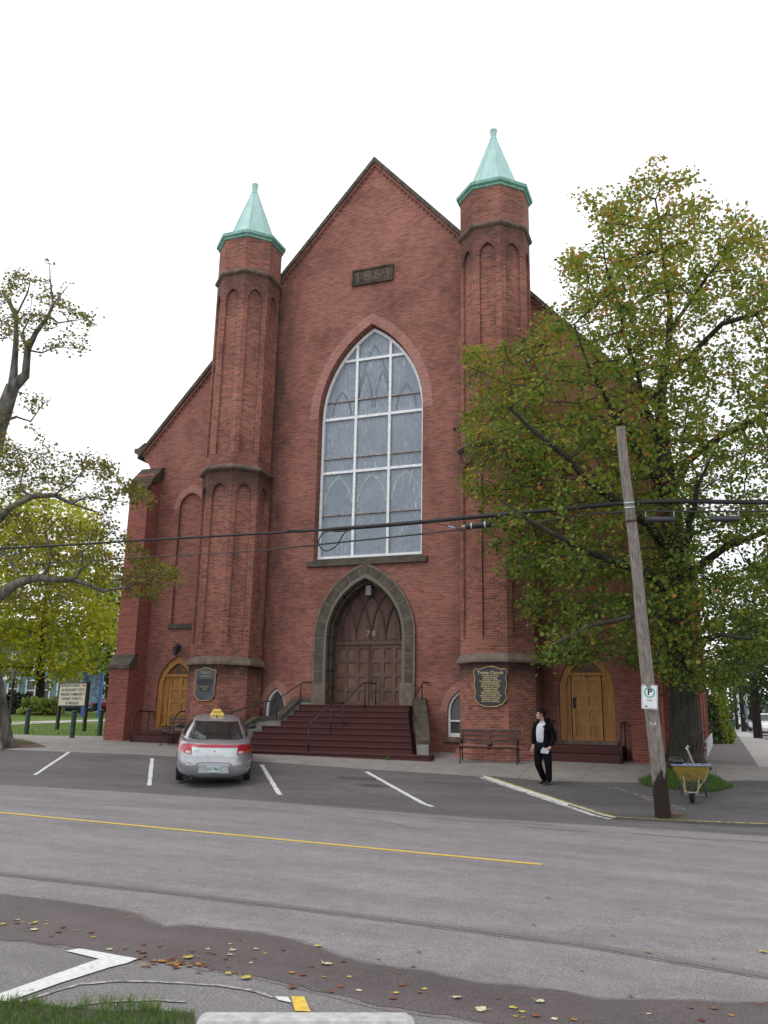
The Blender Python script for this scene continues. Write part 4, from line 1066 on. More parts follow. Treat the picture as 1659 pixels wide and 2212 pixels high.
# ---- the big maple on the right
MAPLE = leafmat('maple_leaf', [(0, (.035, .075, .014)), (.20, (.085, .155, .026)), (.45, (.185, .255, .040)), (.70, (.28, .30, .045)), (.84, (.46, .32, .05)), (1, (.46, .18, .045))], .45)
D0 = 24.2
nd, par, fx = [], [], {}
tb = ground(1478, 1662); D0 = depth(tb)
ids = seedline(nd, par, fx, [(1478, 1672, D0, .52), (1479, 1630, D0, .43), (1478, 1540, D0, .38), (1474, 1450, D0, .34), (1462, 1330, D0-.3, .31), (1452, 1200, D0-.5, .27), (1445, 1080, D0-.6, .23), (1432, 960, D0-.6, .18), (1425, 860, D0-.4, .14), (1442, 770, D0-.2, .10), (1448, 660, D0, .07), (1430, 540, D0, .045), (1416, 430, D0, .025)])
def nearest(u, v):
    return min(ids, key=lambda i: (projuv(nd[i])[0]-u)**2+(projuv(nd[i])[1]-v)**2)
def projuv(P):
    d = Vector(P)-CAM; z = d.dot(FW); return 829.5+FPX*d.dot(RT)/z, 1106-FPX*d.dot(UP)/z
for pts in ([(1400, 1130, D0-2, .13), (1300, 1060, D0-3, .09), (1190, 960, D0-3.4, .06), (1100, 880, D0-3.6, .035)],
            [(1380, 1230, D0-2.2, .12), (1290, 1200, D0-3.3, .08), (1190, 1150, D0-4, .05), (1080, 1080, D0-4, .03)],
            [(1400, 1010, D0-1.2, .10), (1330, 900, D0-2.4, .07), (1270, 790, D0-3, .045), (1240, 700, D0-3, .025)],
            [(1400, 890, D0-1, .07), (1360, 760, D0-1.5, .05), (1320, 620, D0-1.5, .03), (1300, 500, D0-1.5, .02)],
            [(1480, 1000, D0+.5, .11), (1560, 940, D0+.5, .09), (1640, 900, D0+.5, .07), (1720, 880, D0, .05)],
            [(1500, 760, D0+.5, .08), (1560, 700, D0, .07), (1630, 680, D0-.5, .06), (1720, 640, D0-1, .04)],
            [(1500, 1230, D0-.5, .12), (1570, 1180, D0-1, .09), (1650, 1150, D0-1, .07), (1730, 1130, D0-1, .05)],
            [(1500, 640, D0, .05), (1560, 560, D0-.5, .035), (1620, 500, D0-1, .02)],
            [(1440, 1330, D0-2.4, .10), (1370, 1330, D0-4, .06), (1280, 1350, D0-5, .035), (1200, 1390, D0-5, .02)],
            [(1500, 1390, D0-2.4, .09), (1560, 1370, D0-4, .05), (1620, 1380, D0-5, .03)],
            [(1480, 1180, D0-2.5, .10), (1500, 1100, D0-4, .06), (1530, 1000, D0-5, .03)]):
    seedline(nd, par, fx, pts, nearest(pts[0][0]+(40 if pts[0][0] < 1450 else -40), pts[0][1]+60))
crown = [(1412, 338), (1428, 380), (1446, 400), (1478, 352), (1492, 400), (1530, 415), (1560, 440), (1600, 450), (1640, 500), (1690, 560), (1740, 700), (1790, 900), (1790, 1250), (1740, 1400), (1640, 1450), (1580, 1470),
         (1540, 1490), (1500, 1480), (1455, 1500), (1420, 1470), (1390, 1430), (1345, 1450), (1300, 1420), (1262, 1440), (1245, 1475), (1215, 1430), (1165, 1468), (1155, 1420), (1190, 1380), (1130, 1350), (1118, 1290), (1060, 1190), (1035, 1150), (1085, 1130), (1010, 1085), (975, 1050),
         (1010, 1020), (1040, 980), (998, 955), (990, 900), (1010, 860), (995, 795), (1020, 740), (1060, 762), (1100, 745), (1140, 720), (1160, 670), (1190, 665), (1225, 690), (1275, 740), (1275, 700), (1225, 640), (1205, 560), (1240, 525), (1290, 510),
         (1290, 470), (1262, 455), (1228, 412), (1262, 415), (1300, 425), (1335, 390), (1370, 400)]
holes = [((1560, 690), 26), ((1590, 900), 24), ((1530, 770), 20), ((1570, 1000), 26), ((1600, 1220), 38), ((1545, 1200), 26), ((1640, 1180), 22), ((1240, 760), 18), ((1640, 650), 22), ((1605, 610), 16), ((1310, 560), 12), ((1560, 560), 14), ((1090, 1180), 22), ((1150, 1240), 20), ((1630, 1010), 18), ((1565, 860), 18), ((1330, 1390), 22), ((1120, 930), 12), ((1240, 1290), 24)]
def dn(u, v):
    for (a, b), rr in holes:
        if hypot(u-a, v-b) < rr: return .04
    k = 1.0
    if u > 1520 and v < 1100: k = .55
    if v > 1130 and u < 1400: k = .55
    return k*(.12+.88*max(0, .5+.5*sin(u*.062+v*.03+1.5*sin(v*.021))*sin(v*.066-u*.026)+.25*sin(u*.13)*sin(v*.15)))
pu = np.concatenate([sample(crown, 4600, dn), sample([(1380, 1250), (1600, 1250), (1640, 1450), (1540, 1495), (1440, 1500), (1390, 1440)], 420)]); att = []
for u, v in pu:
    e = min(1, max(.25, (v-330)/330)); far = min(D0+5.0*e, clear_depth(u, v)); near_ = max(18.0, D0-5.6*e)
    if u < 1180: near_ = max(near_, far-4.5)
    att.append(onD(u, v, rng.uniform(min(near_, far-.6), far)))
nd, par = grow([tuple(p) for p in att], nd, par, .30, 3.0, .36, 70, .16, .06)
r = radii(nd, par, .008, 2.35, fx)
lc, src = leaves_at(nd, par, r, .020, 17, .15)
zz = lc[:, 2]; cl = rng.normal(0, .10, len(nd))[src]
tone = np.clip(.30+.030*(zz-4)+cl+rng.normal(0, .10, len(lc))+.16*np.maximum(0, np.sin(lc[:, 0]*1.5+lc[:, 1]*.6)*np.sin(zz*1.15+lc[:, 1]*.8))+np.where(rng.uniform(0, 1, len(lc)) < .08, .42, 0), 0, 1)  # yellower with height: autumn colour plus sky light painted into the upper leaves
print('MAPLE nodes', len(nd), 'leaves', len(lc))
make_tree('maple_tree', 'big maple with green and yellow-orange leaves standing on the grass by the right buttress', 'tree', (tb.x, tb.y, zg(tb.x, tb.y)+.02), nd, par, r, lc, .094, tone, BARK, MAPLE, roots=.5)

# ---- the thin street tree at the left edge
OLIVE = leafmat('turning_leaf', [(0, (.09, .10, .018)), (.4, (.20, .20, .032)), (.7, (.32, .25, .042)), (1, (.30, .13, .03))], .4)
nd, par, fx = [], [], {}
b0 = ground(-4, 1614); D1 = depth(b0)
ids = seedline(nd, par, fx, [(-10, 1625, D1, .62), (-16, 1560, D1, .50), (-32, 1440, D1, .44), (-50, 1300, D1, .40), (-60, 1180, D1, .37), (-45, 1060, D1, .34), (-15, 965, D1, .31), (8, 890, D1, .26), (26, 838, D1, .21)])
T0 = ids[-1]
a1 = seedline(nd, par, fx, [(30, 791, D1, .12), (34, 740, D1, .095), (34, 683, D1, .07), (21, 655, D1, .07), (5, 628, D1, .05)], T0)
a2 = seedline(nd, par, fx, [(54, 812, D1, .14), (59, 755, D1, .115), (77, 719, D1-.3, .085), (104, 683, D1-.6, .06), (114, 658, D1-.6, .055), (108, 604, D1-.6, .03), (107, 570, D1-.6, .015)], T0)
ids = a1; seedline(nd, par, fx, [(60, 630, D1, .03), (66, 600, D1, .02)], nearest(34, 683))
ids = a2; seedline(nd, par, fx, [(128, 640, D1, .03), (146, 618, D1, .015)], nearest(114, 658)); seedline(nd, par, fx, [(125, 697, D1-.5, .03), (160, 693, D1-.8, .02), (205, 682, D1-1, .012)], nearest(100, 690)); seedline(nd, par, fx, [(90, 762, D1, .03), (120, 750, D1, .02), (168, 752, D1, .012)], nearest(59, 760))
seedline(nd, par, fx, [(47, 720, D1+.5, .04), (62, 690, D1+.6, .03), (70, 640, D1+.6, .012)], nearest(59, 740))
i0 = 5
seedline(nd, par, fx, [(0, 915, D1, .05), (36, 900, D1, .04), (66, 910, D1, .03), (84, 885, D1, .02), (98, 868, D1, .012)], 12)
def near_any(u, v): return min(range(len(nd)), key=lambda i: hypot(projuv(nd[i])[0]-u, projuv(nd[i])[1]-v))
L1 = seedline(nd, par, fx, [(-30, 1140, D1-.6, .17), (0, 1118, D1-1, .15), (21, 1098, D1-1.2, .115), (72, 1072, D1-1.5, .09), (118, 1070, D1-1.7, .07), (154, 1087, D1-1.8, .05), (204, 1104, D1-2, .03)], near_any(-55, 1180))
L2 = seedline(nd, par, fx, [(-30, 1310, D1-.6, .20), (0, 1288, D1-1, .16), (36, 1260, D1-1.4, .14), (90, 1248, D1-1.8, .115), (161, 1252, D1-2.2, .085), (222, 1277, D1-2.5, .055), (272, 1268, D1-2.7, .04), (304, 1294, D1-2.8, .025)], near_any(-50, 1330))
ids = L1; seedline(nd, par, fx, [(190, 1073, D1-2, .035), (240, 1080, D1-2, .025), (285, 1088, D1-2, .012)], nearest(154, 1087)); seedline(nd, par, fx, [(150, 1050, D1-2.4, .03), (185, 1010, D1-2.6, .02), (215, 990, D1-2.6, .01)], nearest(130, 1075))
seedline(nd, par, fx, [(40, 1060, D1-1, .03), (52, 1010, D1-1, .02), (90, 985, D1-1, .012)], nearest(50, 1085))
ids = L2; seedline(nd, par, fx, [(106, 1220, D1-1.8, .05), (107, 1184, D1-1.8, .045), (97, 1150, D1-1.8, .035), (125, 1120, D1-1.8, .02)], nearest(90, 1248)); seedline(nd, par, fx, [(322, 1252, D1-3, .03), (360, 1240, D1-3.2, .015)], nearest(272, 1268)); seedline(nd, par, fx, [(178, 1225, D1-2.4, .04), (176, 1190, D1-2.4, .025), (240, 1150, D1-2.6, .012)], nearest(165, 1252))
seedline(nd, par, fx, [(-10, 1185, D1-.8, .06), (20, 1205, D1-1, .05), (39, 1238, D1-1.2, .04)], near_any(-45, 1200))
blobs = [(32, 610, 26, 14), (12, 640, 20, 8), (100, 620, 14, 5), (125, 640, 14, 5), (90, 690, 30, 22), (15, 700, 34, 22), (45, 740, 22, 8), (130, 742, 20, 10), (176, 754, 9, 5), (195, 690, 16, 6), (160, 672, 20, 5), (120, 665, 18, 6), (70, 880, 40, 5), (10, 960, 26, 14),
         (25, 1005, 40, 30), (100, 975, 40, 8), (190, 985, 24, 8), (225, 1015, 28, 26), (262, 1050, 22, 18), (150, 1035, 45, 24), (70, 1040, 45, 24), (305, 1065, 26, 22), (320, 1085, 18, 10), (240, 1075, 30, 12), (20, 1080, 30, 14),
         (60, 1140, 45, 20), (130, 1150, 40, 14), (30, 1200, 36, 16), (110, 1205, 40, 12), (200, 1150, 34, 10), (215, 1210, 34, 14), (280, 1190, 34, 14), (320, 1225, 34, 30), (360, 1235, 26, 26), (300, 1270, 30, 22), (255, 1240, 30, 18), (340, 1290, 20, 8), (380, 1250, 12, 8), (120, 1285, 40, 8), (40, 1290, 40, 8), (-40, 900, 60, 20), (-60, 1100, 60, 30), (-60, 700, 60, 30)]
att = []
for u, v, R_, k in blobs:
    for _ in range(int(k*2.2)):
        a = rng.uniform(0, 2*pi); q = R_*sqrt(rng.uniform()); att.append(tuple(onD(u+q*cos(a), v+q*.8*sin(a), D1+rng.uniform(-3.6, .8) if v > 920 else D1+rng.uniform(-1.6, 1.4))))
nd, par = grow(att, nd, par, .24, 2.5, .28, 70, .25, .05)
r = radii(nd, par, .007, 2.4, fx)
lc, src = leaves_at(nd, par, r, .016, 9, .12, lambda p: projuv(p)[1] < 1330)
cl = rng.normal(0, .16, len(nd))[src]; tone = np.clip(.38+cl+rng.normal(0, .14, len(lc)), 0, 1)
print('LEFT nodes', len(nd), 'leaves', len(lc))
make_tree('street_tree', 'half bare old street tree with lichen-grey trunk, cut by the left edge', 'tree', (b0.x, b0.y, zg(b0.x, b0.y)), nd, par, r, lc, .088, tone, BARK_L, OLIVE, roots=.6)

# ---- trees farther back
def far_tree(name, label, trunk, poly, D, thick, natt, step, per, spread, lsize, tmean, bark, lmat, group=None, tsd=.12, rbase=.3, dens=None, front=None):
    nd, par, fx = [], [], {}
    (u0, v0), (u1, v1) = trunk[0], trunk[-1]
    k = len(trunk); seedline(nd, par, fx, [(u, v, D, rbase*(1-.75*i/(k-1))) for i, (u, v) in enumerate(trunk)], -1, step)
    q = sample(poly, natt, dens); att = [tuple(onD(u, v, D+rng.uniform(-thick, thick))) for u, v in q]
    nd, par = grow(att, nd, par, step, step*9, step*1.2, 50, .15)
    r = radii(nd, par, rbase*.03, 2.3, fx)
    lc, src = leaves_at(nd, par, r, rbase*.12, per, spread)
    cl = rng.normal(0, tsd, len(nd))[src]; tone = np.clip(tmean+cl+rng.normal(0, .1, len(lc)), 0, 1)
    P = onD(u0, v0, D); print(label[:30], len(nd), len(lc), 'base z', round(P.z, 2), 'ground', round(zg(P.x, P.y), 2))
    mb_ = min(P.z, zg(P.x, P.y))
    return make_tree(name, label, cat='tree', base=(P.x, P.y, P.z), nd=nd, par=par, r=r, leafc=lc, lsize=lsize, tone=tone, bark=bark, lmat=lmat, group=group, quad=True)
LIME = leafmat('yellow_green_leaf', [(0, (.09, .15, .018)), (.4, (.22, .29, .028)), (.68, (.42, .42, .038)), (1, (.55, .40, .04))], .5)
DEEP = leafmat('dark_green_leaf', [(0, (.018, .045, .012)), (.5, (.04, .085, .02)), (1, (.10, .15, .03))], .3)
far_tree('lawn_tree', 'yellow-green tree with a straight dark trunk on the lawn behind the message board', [(86, 1541), (88, 1460), (90, 1390), (98, 1300), (105, 1220)],
         [(-90, 1120), (0, 1100), (40, 1072), (90, 1062), (150, 1070), (180, 1092), (215, 1130), (235, 1190), (245, 1250), (262, 1320), (252, 1390), (215, 1385), (195, 1400), (190, 1440), (185, 1480), (150, 1450), (120, 1470), (90, 1440), (60, 1470), (20, 1440), (-20, 1470), (-120, 1450)],
         76, 7, 1700, .85, 22, .70, .36, .64, BARK_D, LIME, rbase=.42, dens=lambda u, v: .5+.5*(.5+.5*sin(u*.07+v*.03)*sin(v*.06-u*.04)))
far_tree('leaning_tree', 'smaller yellow-green tree with a thin leaning trunk right of the lawn tree', [(213, 1532), (204, 1490), (192, 1455), (186, 1400)],
         [(150, 1330), (200, 1300), (255, 1330), (262, 1400), (235, 1440), (205, 1475), (165, 1470), (140, 1400)], 84, 4, 160, 1.0, 16, .6, .42, .42, BARK_D, LIME, rbase=.25)
far_tree('dark_tree', 'dense dark green tree between the lawn and the left wall of the church', [(232, 1536), (234, 1450), (232, 1330)],
         [(178, 1300), (200, 1255), (240, 1240), (300, 1260), (330, 1350), (320, 1500), (290, 1530), (240, 1525), (215, 1500), (200, 1470), (190, 1420), (200, 1370)], 96, 6, 420, 1.2, 20, .8, .5, .35, BARK_D, DEEP, rbase=.4)

# ================================================================== VEHICLES
def cat_interp(zk, vk, z):
    """Catmull-Rom through the key heights"""
    zk = list(zk); 
    if z <= zk[0]: return vk[0]
    if z >= zk[-1]: return vk[-1]
    i = max(k for k in range(len(zk)-1) if zk[k] <= z)
    p1, p2 = vk[i], vk[i+1]; h = zk[i+1]-zk[i]
    m1 = (vk[i+1]-vk[i-1])/(zk[i+1]-zk[i-1]) if i > 0 else (p2-p1)/h
    m2 = (vk[i+2]-vk[i])/(zk[i+2]-zk[i]) if i+2 < len(zk) else (p2-p1)/h
    t = (z-zk[i])/h
    return (2*t**3-3*t*t+1)*p1+(t**3-2*t*t+t)*h*m1+(-2*t**3+3*t*t)*p2+(t**3-t*t)*h*m2
class Shell:
    """a body given by rings: height -> half width, rear reach, front reach, corner exponent"""
    def __init__(s, keys, expo=3.2, droop=0, expr=None): s.k = keys; s.e = expo; s.d = droop; s.er = expr or expo
    def p(s, th, z, off=0):
        zk = [k[0] for k in s.k]; w = cat_interp(zk, [k[1] for k in s.k], z)+off; re = cat_interp(zk, [k[2] for k in s.k], z)+off; fr = cat_interp(zk, [k[3] for k in s.k], z)+off
        c, q = cos(th), sin(th); e = s.e if q > 0 else s.er
        x = w*math.copysign(abs(c)**(2/e), c); y = (fr if q > 0 else re)*math.copysign(abs(q)**(2/e), q)
        zz = z
        if s.d and y > .7: zz = z*(1-s.d*min(1, (y-.7)/1.8)**1.4)
        return Vector((x, y, zz+off*0))
    def mesh(s, mb, nth=72, zs_=None, cap=True):
        zs_ = zs_ or [s.k[0][0]+(s.k[-1][0]-s.k[0][0])*i/22 for i in range(23)]
        vs = [s.p(2*pi*j/nth, z) for z in zs_ for j in range(nth)]; m_ = len(zs_)
        fs = [(i*nth+j, i*nth+(j+1) % nth, (i+1)*nth+(j+1) % nth, (i+1)*nth+j) for i in range(m_-1) for j in range(nth)]
        if cap: fs += [tuple(reversed(range(nth))), tuple((m_-1)*nth+j for j in range(nth))]
        mb.add(vs, fs); return mb
    def patch(s, mb, x0, x1, z0, z1, off=.008, nx=12, nz=5, where='rear', shape=None):
        """a panel lying on the rear (or a side) of the shell between two x (or y) values and two heights"""
        def th(v, z):
            zk = [k[0] for k in s.k]; w = cat_interp(zk, [k[1] for k in s.k], z); re = cat_interp(zk, [k[2] for k in s.k], z); fr = cat_interp(zk, [k[3] for k in s.k], z)
            if where == 'rear': c = max(-1, min(1, v/w)); cc = abs(c)**(s.er/2); return -math.acos(math.copysign(min(1, cc), c))
            if where == 'front': c = max(-1, min(1, v/w)); cc = abs(c)**(s.e/2); return math.acos(math.copysign(min(1, cc), c))
            q = max(-.999, min(.999, v/(fr if v > 0 else re))); e = s.e if v > 0 else s.er; qq = math.copysign(abs(q)**(e/2), q)
            a = math.asin(qq); return a if where == 'right' else pi-a
        vs = []; e_ = .004
        for j in range(nz+1):
            for i in range(nx+1):
                u = i/nx; t = j/nz
                z = z0+(z1-z0)*t; a, b_ = x0, x1
                if shape: a, b_, z = shape(u, t)
                v = a+(b_-a)*u
                P = s.p(th(v, z), z); Q1 = s.p(th(v, z)+.01, z); Q2 = s.p(th(v, z), z+e_)
                n_ = (Q1-P).cross(Q2-P)
                if n_.length > 0: n_.normalize()
                if n_.dot(Vector((P.x, P.y, .2))) < 0: n_ = -n_
                vs.append(P+n_*off)
        k = len(vs); vs2 = [v for v in vs]
        fs = [(j*(nx+1)+i, j*(nx+1)+i+1, (j+1)*(nx+1)+i+1, (j+1)*(nx+1)+i) for j in range(nz) for i in range(nx)]
        mb.add(vs2, fs); return mb
def paint(name, c, metal=.55, rough=.32):
    m = bpy.data.materials.new(name); n, b = nodes(m); n.links.new(mix(n, ramp(n, noise(n, pos(n), 2.5, 5, .6), [(.35, 0.), (.7, 1.)]), c, tuple(x*.88 for x in c)), b.inputs['Base Color'])
    b.inputs['Metallic'].default_value = metal; b.inputs['Roughness'].default_value = rough; b.inputs['Coat Weight'].default_value = .5; b.inputs['Coat Roughness'].default_value = .12; return m
RUBBER = M('rubber', (.022, .021, .021), .85, .2, 20); TRIMB = M('black_trim', (.02, .02, .021), .55, .2, 20)
RIM = M('wheel_metal', (.42, .42, .43), .35, .15, 9, metal=.7)
AUTOG = M('car_glass', (.022, .026, .026), .06, .1, 3, spec=.6); REDL = M('red_lens', (.36, .010, .025), .22, .15, 14, coat=.4); AMB = M('amber_lens', (.50, .07, .02), .22, .1, 14, coat=.4); CLR = M('clear_lens', (.62, .48, .48), .2, .15, 40, coat=.4)
LOWER = [(.20, .74, 2.30, 2.30), (.26, .88, 2.46, 2.42), (.36, .935, 2.55, 2.5), (.48, .95, 2.585, 2.54), (.58, .952, 2.58, 2.52), (.70, .945, 2.535, 2.46), (.80, .935, 2.50, 2.40), (.90, .915, 2.46, 2.30), (.98, .885, 2.40, 2.15), (1.03, .82, 2.28, 1.95), (1.055, .60, 1.9, 1.5)]
GREEN = [(1.00, .845, 2.03, 1.42), (1.06, .82, 1.90, 1.22), (1.14, .785, 1.70, 1.0), (1.28, .68, 1.28, .55), (1.38, .595, .96, .22), (1.43, .53, .74, .02), (1.46, .40, .5, -.1), (1.47, .2, .2, -.18)]
def wheel_mb(r=.33, w=.21):
    t, k = MB(), MB()
    t.lathe([(r*.62, -w/2), (r*.92, -w/2), (r, -w*.36), (r, w*.36), (r*.92, w/2), (r*.62, w/2)], (0, 0, 0), 26, 'X')
    k.lathe([(.02, -w*.30), (r*.60, -w*.28), (r*.64, -w*.46), (r*.64, w*.46), (r*.60, w*.28), (.02, w*.34)], (0, 0, 0), 20, 'X')
    return t, k
def make_car(name, label, loc, heading, mat, sy=1., sx=1., sz=1., lower=LOWER, green=GREEN, detail=False, group=None, cat='car', wb=(-1.45, 1.42), droop=.24, pillars=True):
    t = thing(name, label, cat, loc, heading, group); T = Matrix.Diagonal((sx, sy, sz, 1))
    lo, gr = Shell(lower, 3.6, droop, 4.2), Shell(green, 3.4, 0, 3.6)
    mb = MB(); mb.T = T; lo.mesh(mb, 88); 
    body = obj('body', mb, mat, t, recalc=True, smooth=True)
    # wheel arches cut out of the body
    cm = MB()
    for y in wb:
        for s in (-1, 1): cm.lathe([(0.001, -.3), (.39, -.3), (.39, .3), (.001, .3)], (s*.95*sx, y*sy, .33), 24, 'X')
    cme = bpy.data.meshes.new('cut'); cme.from_pydata([tuple(v) for v in cm.v], [], cm.f); bm = bmesh.new(); bm.from_mesh(cme); bmesh.ops.remove_doubles(bm, verts=bm.verts, dist=1e-4); bmesh.ops.recalc_face_normals(bm, faces=bm.faces); bm.to_mesh(cme); bm.free()
    cme.materials.append(TRIMB); co_ = bpy.data.objects.new('cut', cme); C.objects.link(co_); co_.parent = t
    md = body.modifiers.new('b', 'BOOLEAN'); md.operation = 'DIFFERENCE'; md.object = co_; md.solver = 'EXACT'
    try: md.material_mode = 'TRANSFER'
    except Exception: pass
    dg = bpy.context.evaluated_depsgraph_get(); nm = bpy.data.meshes.new_from_object(body.evaluated_get(dg)); body.modifiers.clear(); body.data = nm; nm.name = 'body'; bpy.data.objects.remove(co_)
    autosmooth(body, 38)
    mb = MB(); mb.T = T; gr.mesh(mb, 64); o = obj('roof', mb, mat, t, smooth=True)
    # glass
    z0, z1 = green[0][0]+.05, green[-4][0]-.01
    def bshape(top, bot, za, zb): 
        return lambda u, tt: (-(bot+(top-bot)*tt), (bot+(top-bot)*tt), za+(zb-za)*tt-(.012*(1-abs(2*u-1))*(-1)))
    g = MB(); g.T = T; gr.patch(g, 0, 0, 0, 0, .012, 16, 8, 'rear', bshape(green[-4][1]*.90, green[0][1]*.80, z0, z1)); obj('rear_window', g, AUTOG, t, smooth=True, recalc=False)
    g = MB(); g.T = T; gr.patch(g, 0, 0, 0, 0, .012, 16, 8, 'front', bshape(green[-4][1]*.86, green[0][1]*.86, z0+.01, z1)); obj('windscreen', g, AUTOG, t, smooth=True, recalc=False)
    for wn in ('left', 'right'):
        R0, F0, R1, F1 = green[1][2]*.72, green[1][3]*.66, green[-4][2]*.5, green[-4][3]*.1+.02
        for (a0, b0, a1, b1) in ((-R0, -.28, -R1-.12, -.26), (-.20, F0, -.18, max(F1, .12))):
            g = MB(); g.T = T; gr.patch(g, 0, 0, 0, 0, .010, 6, 5, wn, lambda u, tt: (a0+(a1-a0)*tt, b0+(b1-b0)*tt, z0+(z1-z0-.02)*tt)); obj('side_window', g, AUTOG, t, smooth=True, recalc=False)
    for y in wb:
        for s in (-1, 1):
            tm, km = wheel_mb(); TT = Matrix.Translation((s*.80*sx, y*sy, .33)); 
            for q in (tm, km): q.v = [TT @ v for v in q.v]
            w_ = bpy.data.objects.new('wheel', None); C.objects.link(w_); w_.parent = t; WM[w_] = WM[t].copy(); w_.empty_display_size = .1
            obj('tyre', tm, RUBBER, w_, smooth=True); obj('rim', km, RIM, w_, bev=.004)
    u = MB(); u.T = T; u.box(-.72, .72, -2.25, 2.2, .17, .30); obj('underbody', u, TRIMB, t)
    for s in (-1, 1):
        m_ = MB(); m_.T = T; m_.ball((s*.99, .80, 1.06), .10, 10, 8, (1, .6, .68)); m_.tube([(s*.84, .82, 1.01), (s*.97, .80, 1.03)], .03, 6); obj('mirror', m_, mat if not detail else TRIMB, t, smooth=True)
        l = MB(); l.T = T
        if not detail:
            lo.patch(l, s*lower[7][1]*.70, s*lower[7][1]*.985, .76, .93, .008, 8, 3, 'rear'); obj('tail_light', l, REDL, t, smooth=True, recalc=False)
            l = MB(); l.T = T; lo.patch(l, s*lower[5][1]*.62, s*lower[5][1]*.97, .60, .72, .008, 8, 3, 'front'); obj('headlight', l, CLR, t, smooth=True, recalc=False)
    return t, lo, gr, T
SILVER = paint('silver_paint', (.40, .40, .435), .55, .27)
cl_, cr_ = ground(386, 1684), ground(537, 1684)
cp = (Vector((-2.07, -7.05)), )
hd = Vector((-.52, .854)).normalized(); rt_ = Vector((hd.y, -hd.x))
rear = ground(460, 1684.5)
cc = Vector((rear.x, rear.y)) + hd*1.36
heading = atan2(-hd.x, hd.y)
car, lo, gr, T = make_car('taxi', 'silver saloon car with a yellow roof sign parked nose-in beside the front steps', (cc.x, cc.y, zg(cc.x, cc.y)-.005), heading, SILVER, detail=True, cat='taxi')
# the bay slopes up towards the church, and so does the car
ga = zg(cc.x-hd.x*1.45, cc.y-hd.y*1.45); gb = zg(cc.x+hd.x*1.45, cc.y+hd.y*1.45)
car.rotation_euler = (math.atan2(gb-ga, 2.9), 0, heading); car.location.z = (ga+gb)/2
def lens(name, s, xa, xb, za, zb, mat, off=.010, shp=None, nx=14, nz=8):
    l = MB(); lo.patch(l, s*xa, s*xb, za, zb, off, nx, nz, 'rear', shp); return obj(name, l, mat, car, smooth=True, recalc=False)
for s in (-1, 1):
    def shp(u, t, s=s):                       # outer end rounded off towards the shoulder
        x = .545+.375*u; top = .995-.10*u**2.2; bot = .785+.015*u
        return (s*x, s*x, bot+(top-bot)*t)
    lens('tail_light', s, 0, 0, 0, 0, REDL, .010, shp)
    lens('indicator_lens', s, .70, .895, .795, .850, AMB, .015, None)
    lens('reverse_lens', s, .560, .675, .80, .850, CLR, .015, None)
lens('tail_strip', 1, -.56, .56, .94, .995, REDL, .009, lambda u, t: (-.56, .56, .935+(.993+.006*(1-abs(2*u-1))-.935)*t), 16, 3)
lens('boot_panel', 1, -.54, .54, .735, .945, M('silver_inset', (.52, .56, .57), .4, .06, 5, metal=.4), .006, lambda u, t: (-(.50+.04*t), (.50+.04*t), .735+.210*t), 16, 4)
def rp(x, z, off=.02):
    P = lo.p(-math.acos(math.copysign(abs(max(-1, min(1, x/.945)))**2.1, x)), z); return Vector((P.x, P.y-off, P.z))
pr = MB(); pr.plate([(-.36, .37), (.36, .37), (.33, .56), (-.33, .56)], [], lambda a, b_, d: (a, rp(0, .47).y+.012+(abs(a)**2)*.05, b_)); obj('plate_recess', pr, M('recess_silver', (.48, .52, .51), .4, .1, 6, metal=.3), car, recalc=False)
pr = MB()
pr.tube([rp(-.41, .57, .004), rp(-.36, .60, .004), rp(0, .61, .004), rp(.36, .60, .004), rp(.41, .57, .004)], .010, 5); pr.tube([rp(-.41, .57, .004), rp(-.37, .36, .0)], .008, 5); pr.tube([rp(.41, .57, .004), rp(.37, .36, .0)], .008, 5); obj('recess_edge', pr, M('recess_shadow_gap', (.10, .09, .11), .5, .1, 8), car)
for a, b_ in ((-.92, -.42), (.42, .92)):
    c_ = MB(); c_.tube([rp(a+(b_-a)*i/8, .525, .002) for i in range(9)], .006, 4); obj('bumper_crease', c_, SILVER, car)
yp = rp(0, .47).y-.006
pl = MB(); pl.box(-.155, .155, yp-.006, yp, .395, .545); po = obj('licence_plate', pl, M('plate_white', (.55, .68, .68), .45, .08, 20), car, bev=.004)
obj('characters', text('KD  867', .105, lambda x, y, z: (x, yp-.0085, .465+y), bold=.002, sx=.80), M('plate_ink', (.09, .13, .12), .6, .1, 20), po)
pb_ = MB(); pb_.box(-.022, .022, yp-.009, yp-.0062, .47, .53); obj('emblem', pb_, M('plate_blue', (.25, .42, .62), .6, .1, 20), po)
sk = MB(); P = rp(-.56, .60, .006); sk.box(-.645, -.445, P.y-.014, P.y+.03, .535, .635); so_ = obj('bumper_sticker', sk, M('sticker_white', (.70, .70, .70), .5, .05, 20), car)
obj('letters', text('BAY', .07, lambda x, y, z: (-.56+x, P.y+.014, .585+y), bold=.001), M('sticker_ink', (.12, .12, .13), .6, .1, 20), so_) if False else obj('letters', text('91st', .075, lambda x, y, z: (-.56+x, P.y-.016, .583+y), bold=.001), M('sticker_ink', (.12, .12, .13), .6, .1, 20), so_)
obj('badge', text('INTREPID', .052, lambda x, y, z: (x, rp(0, .78).y+.0+.004+x*x*.05, .765+y), spacing=2.3), M('chrome_letters', (.42, .42, .44), .3, .1, 9, metal=.6), car)
obj('badge', text('DODGE', .045, lambda x, y, z: (-.41+x, rp(.41, .85).y+.012, .865+y), spacing=1.0), MATS['chrome_letters'], car)
em = MB(); em.ball((0, rp(0, .85).y+.008, .86), .02, 8, 6, (.7, .3, 1)); obj('emblem', em, M('emblem_dark', (.12, .10, .09), .4, .1, 9), car, smooth=True)
SIGNY = M('sign_yellow', (.78, .58, .13), .5, .06, 8)
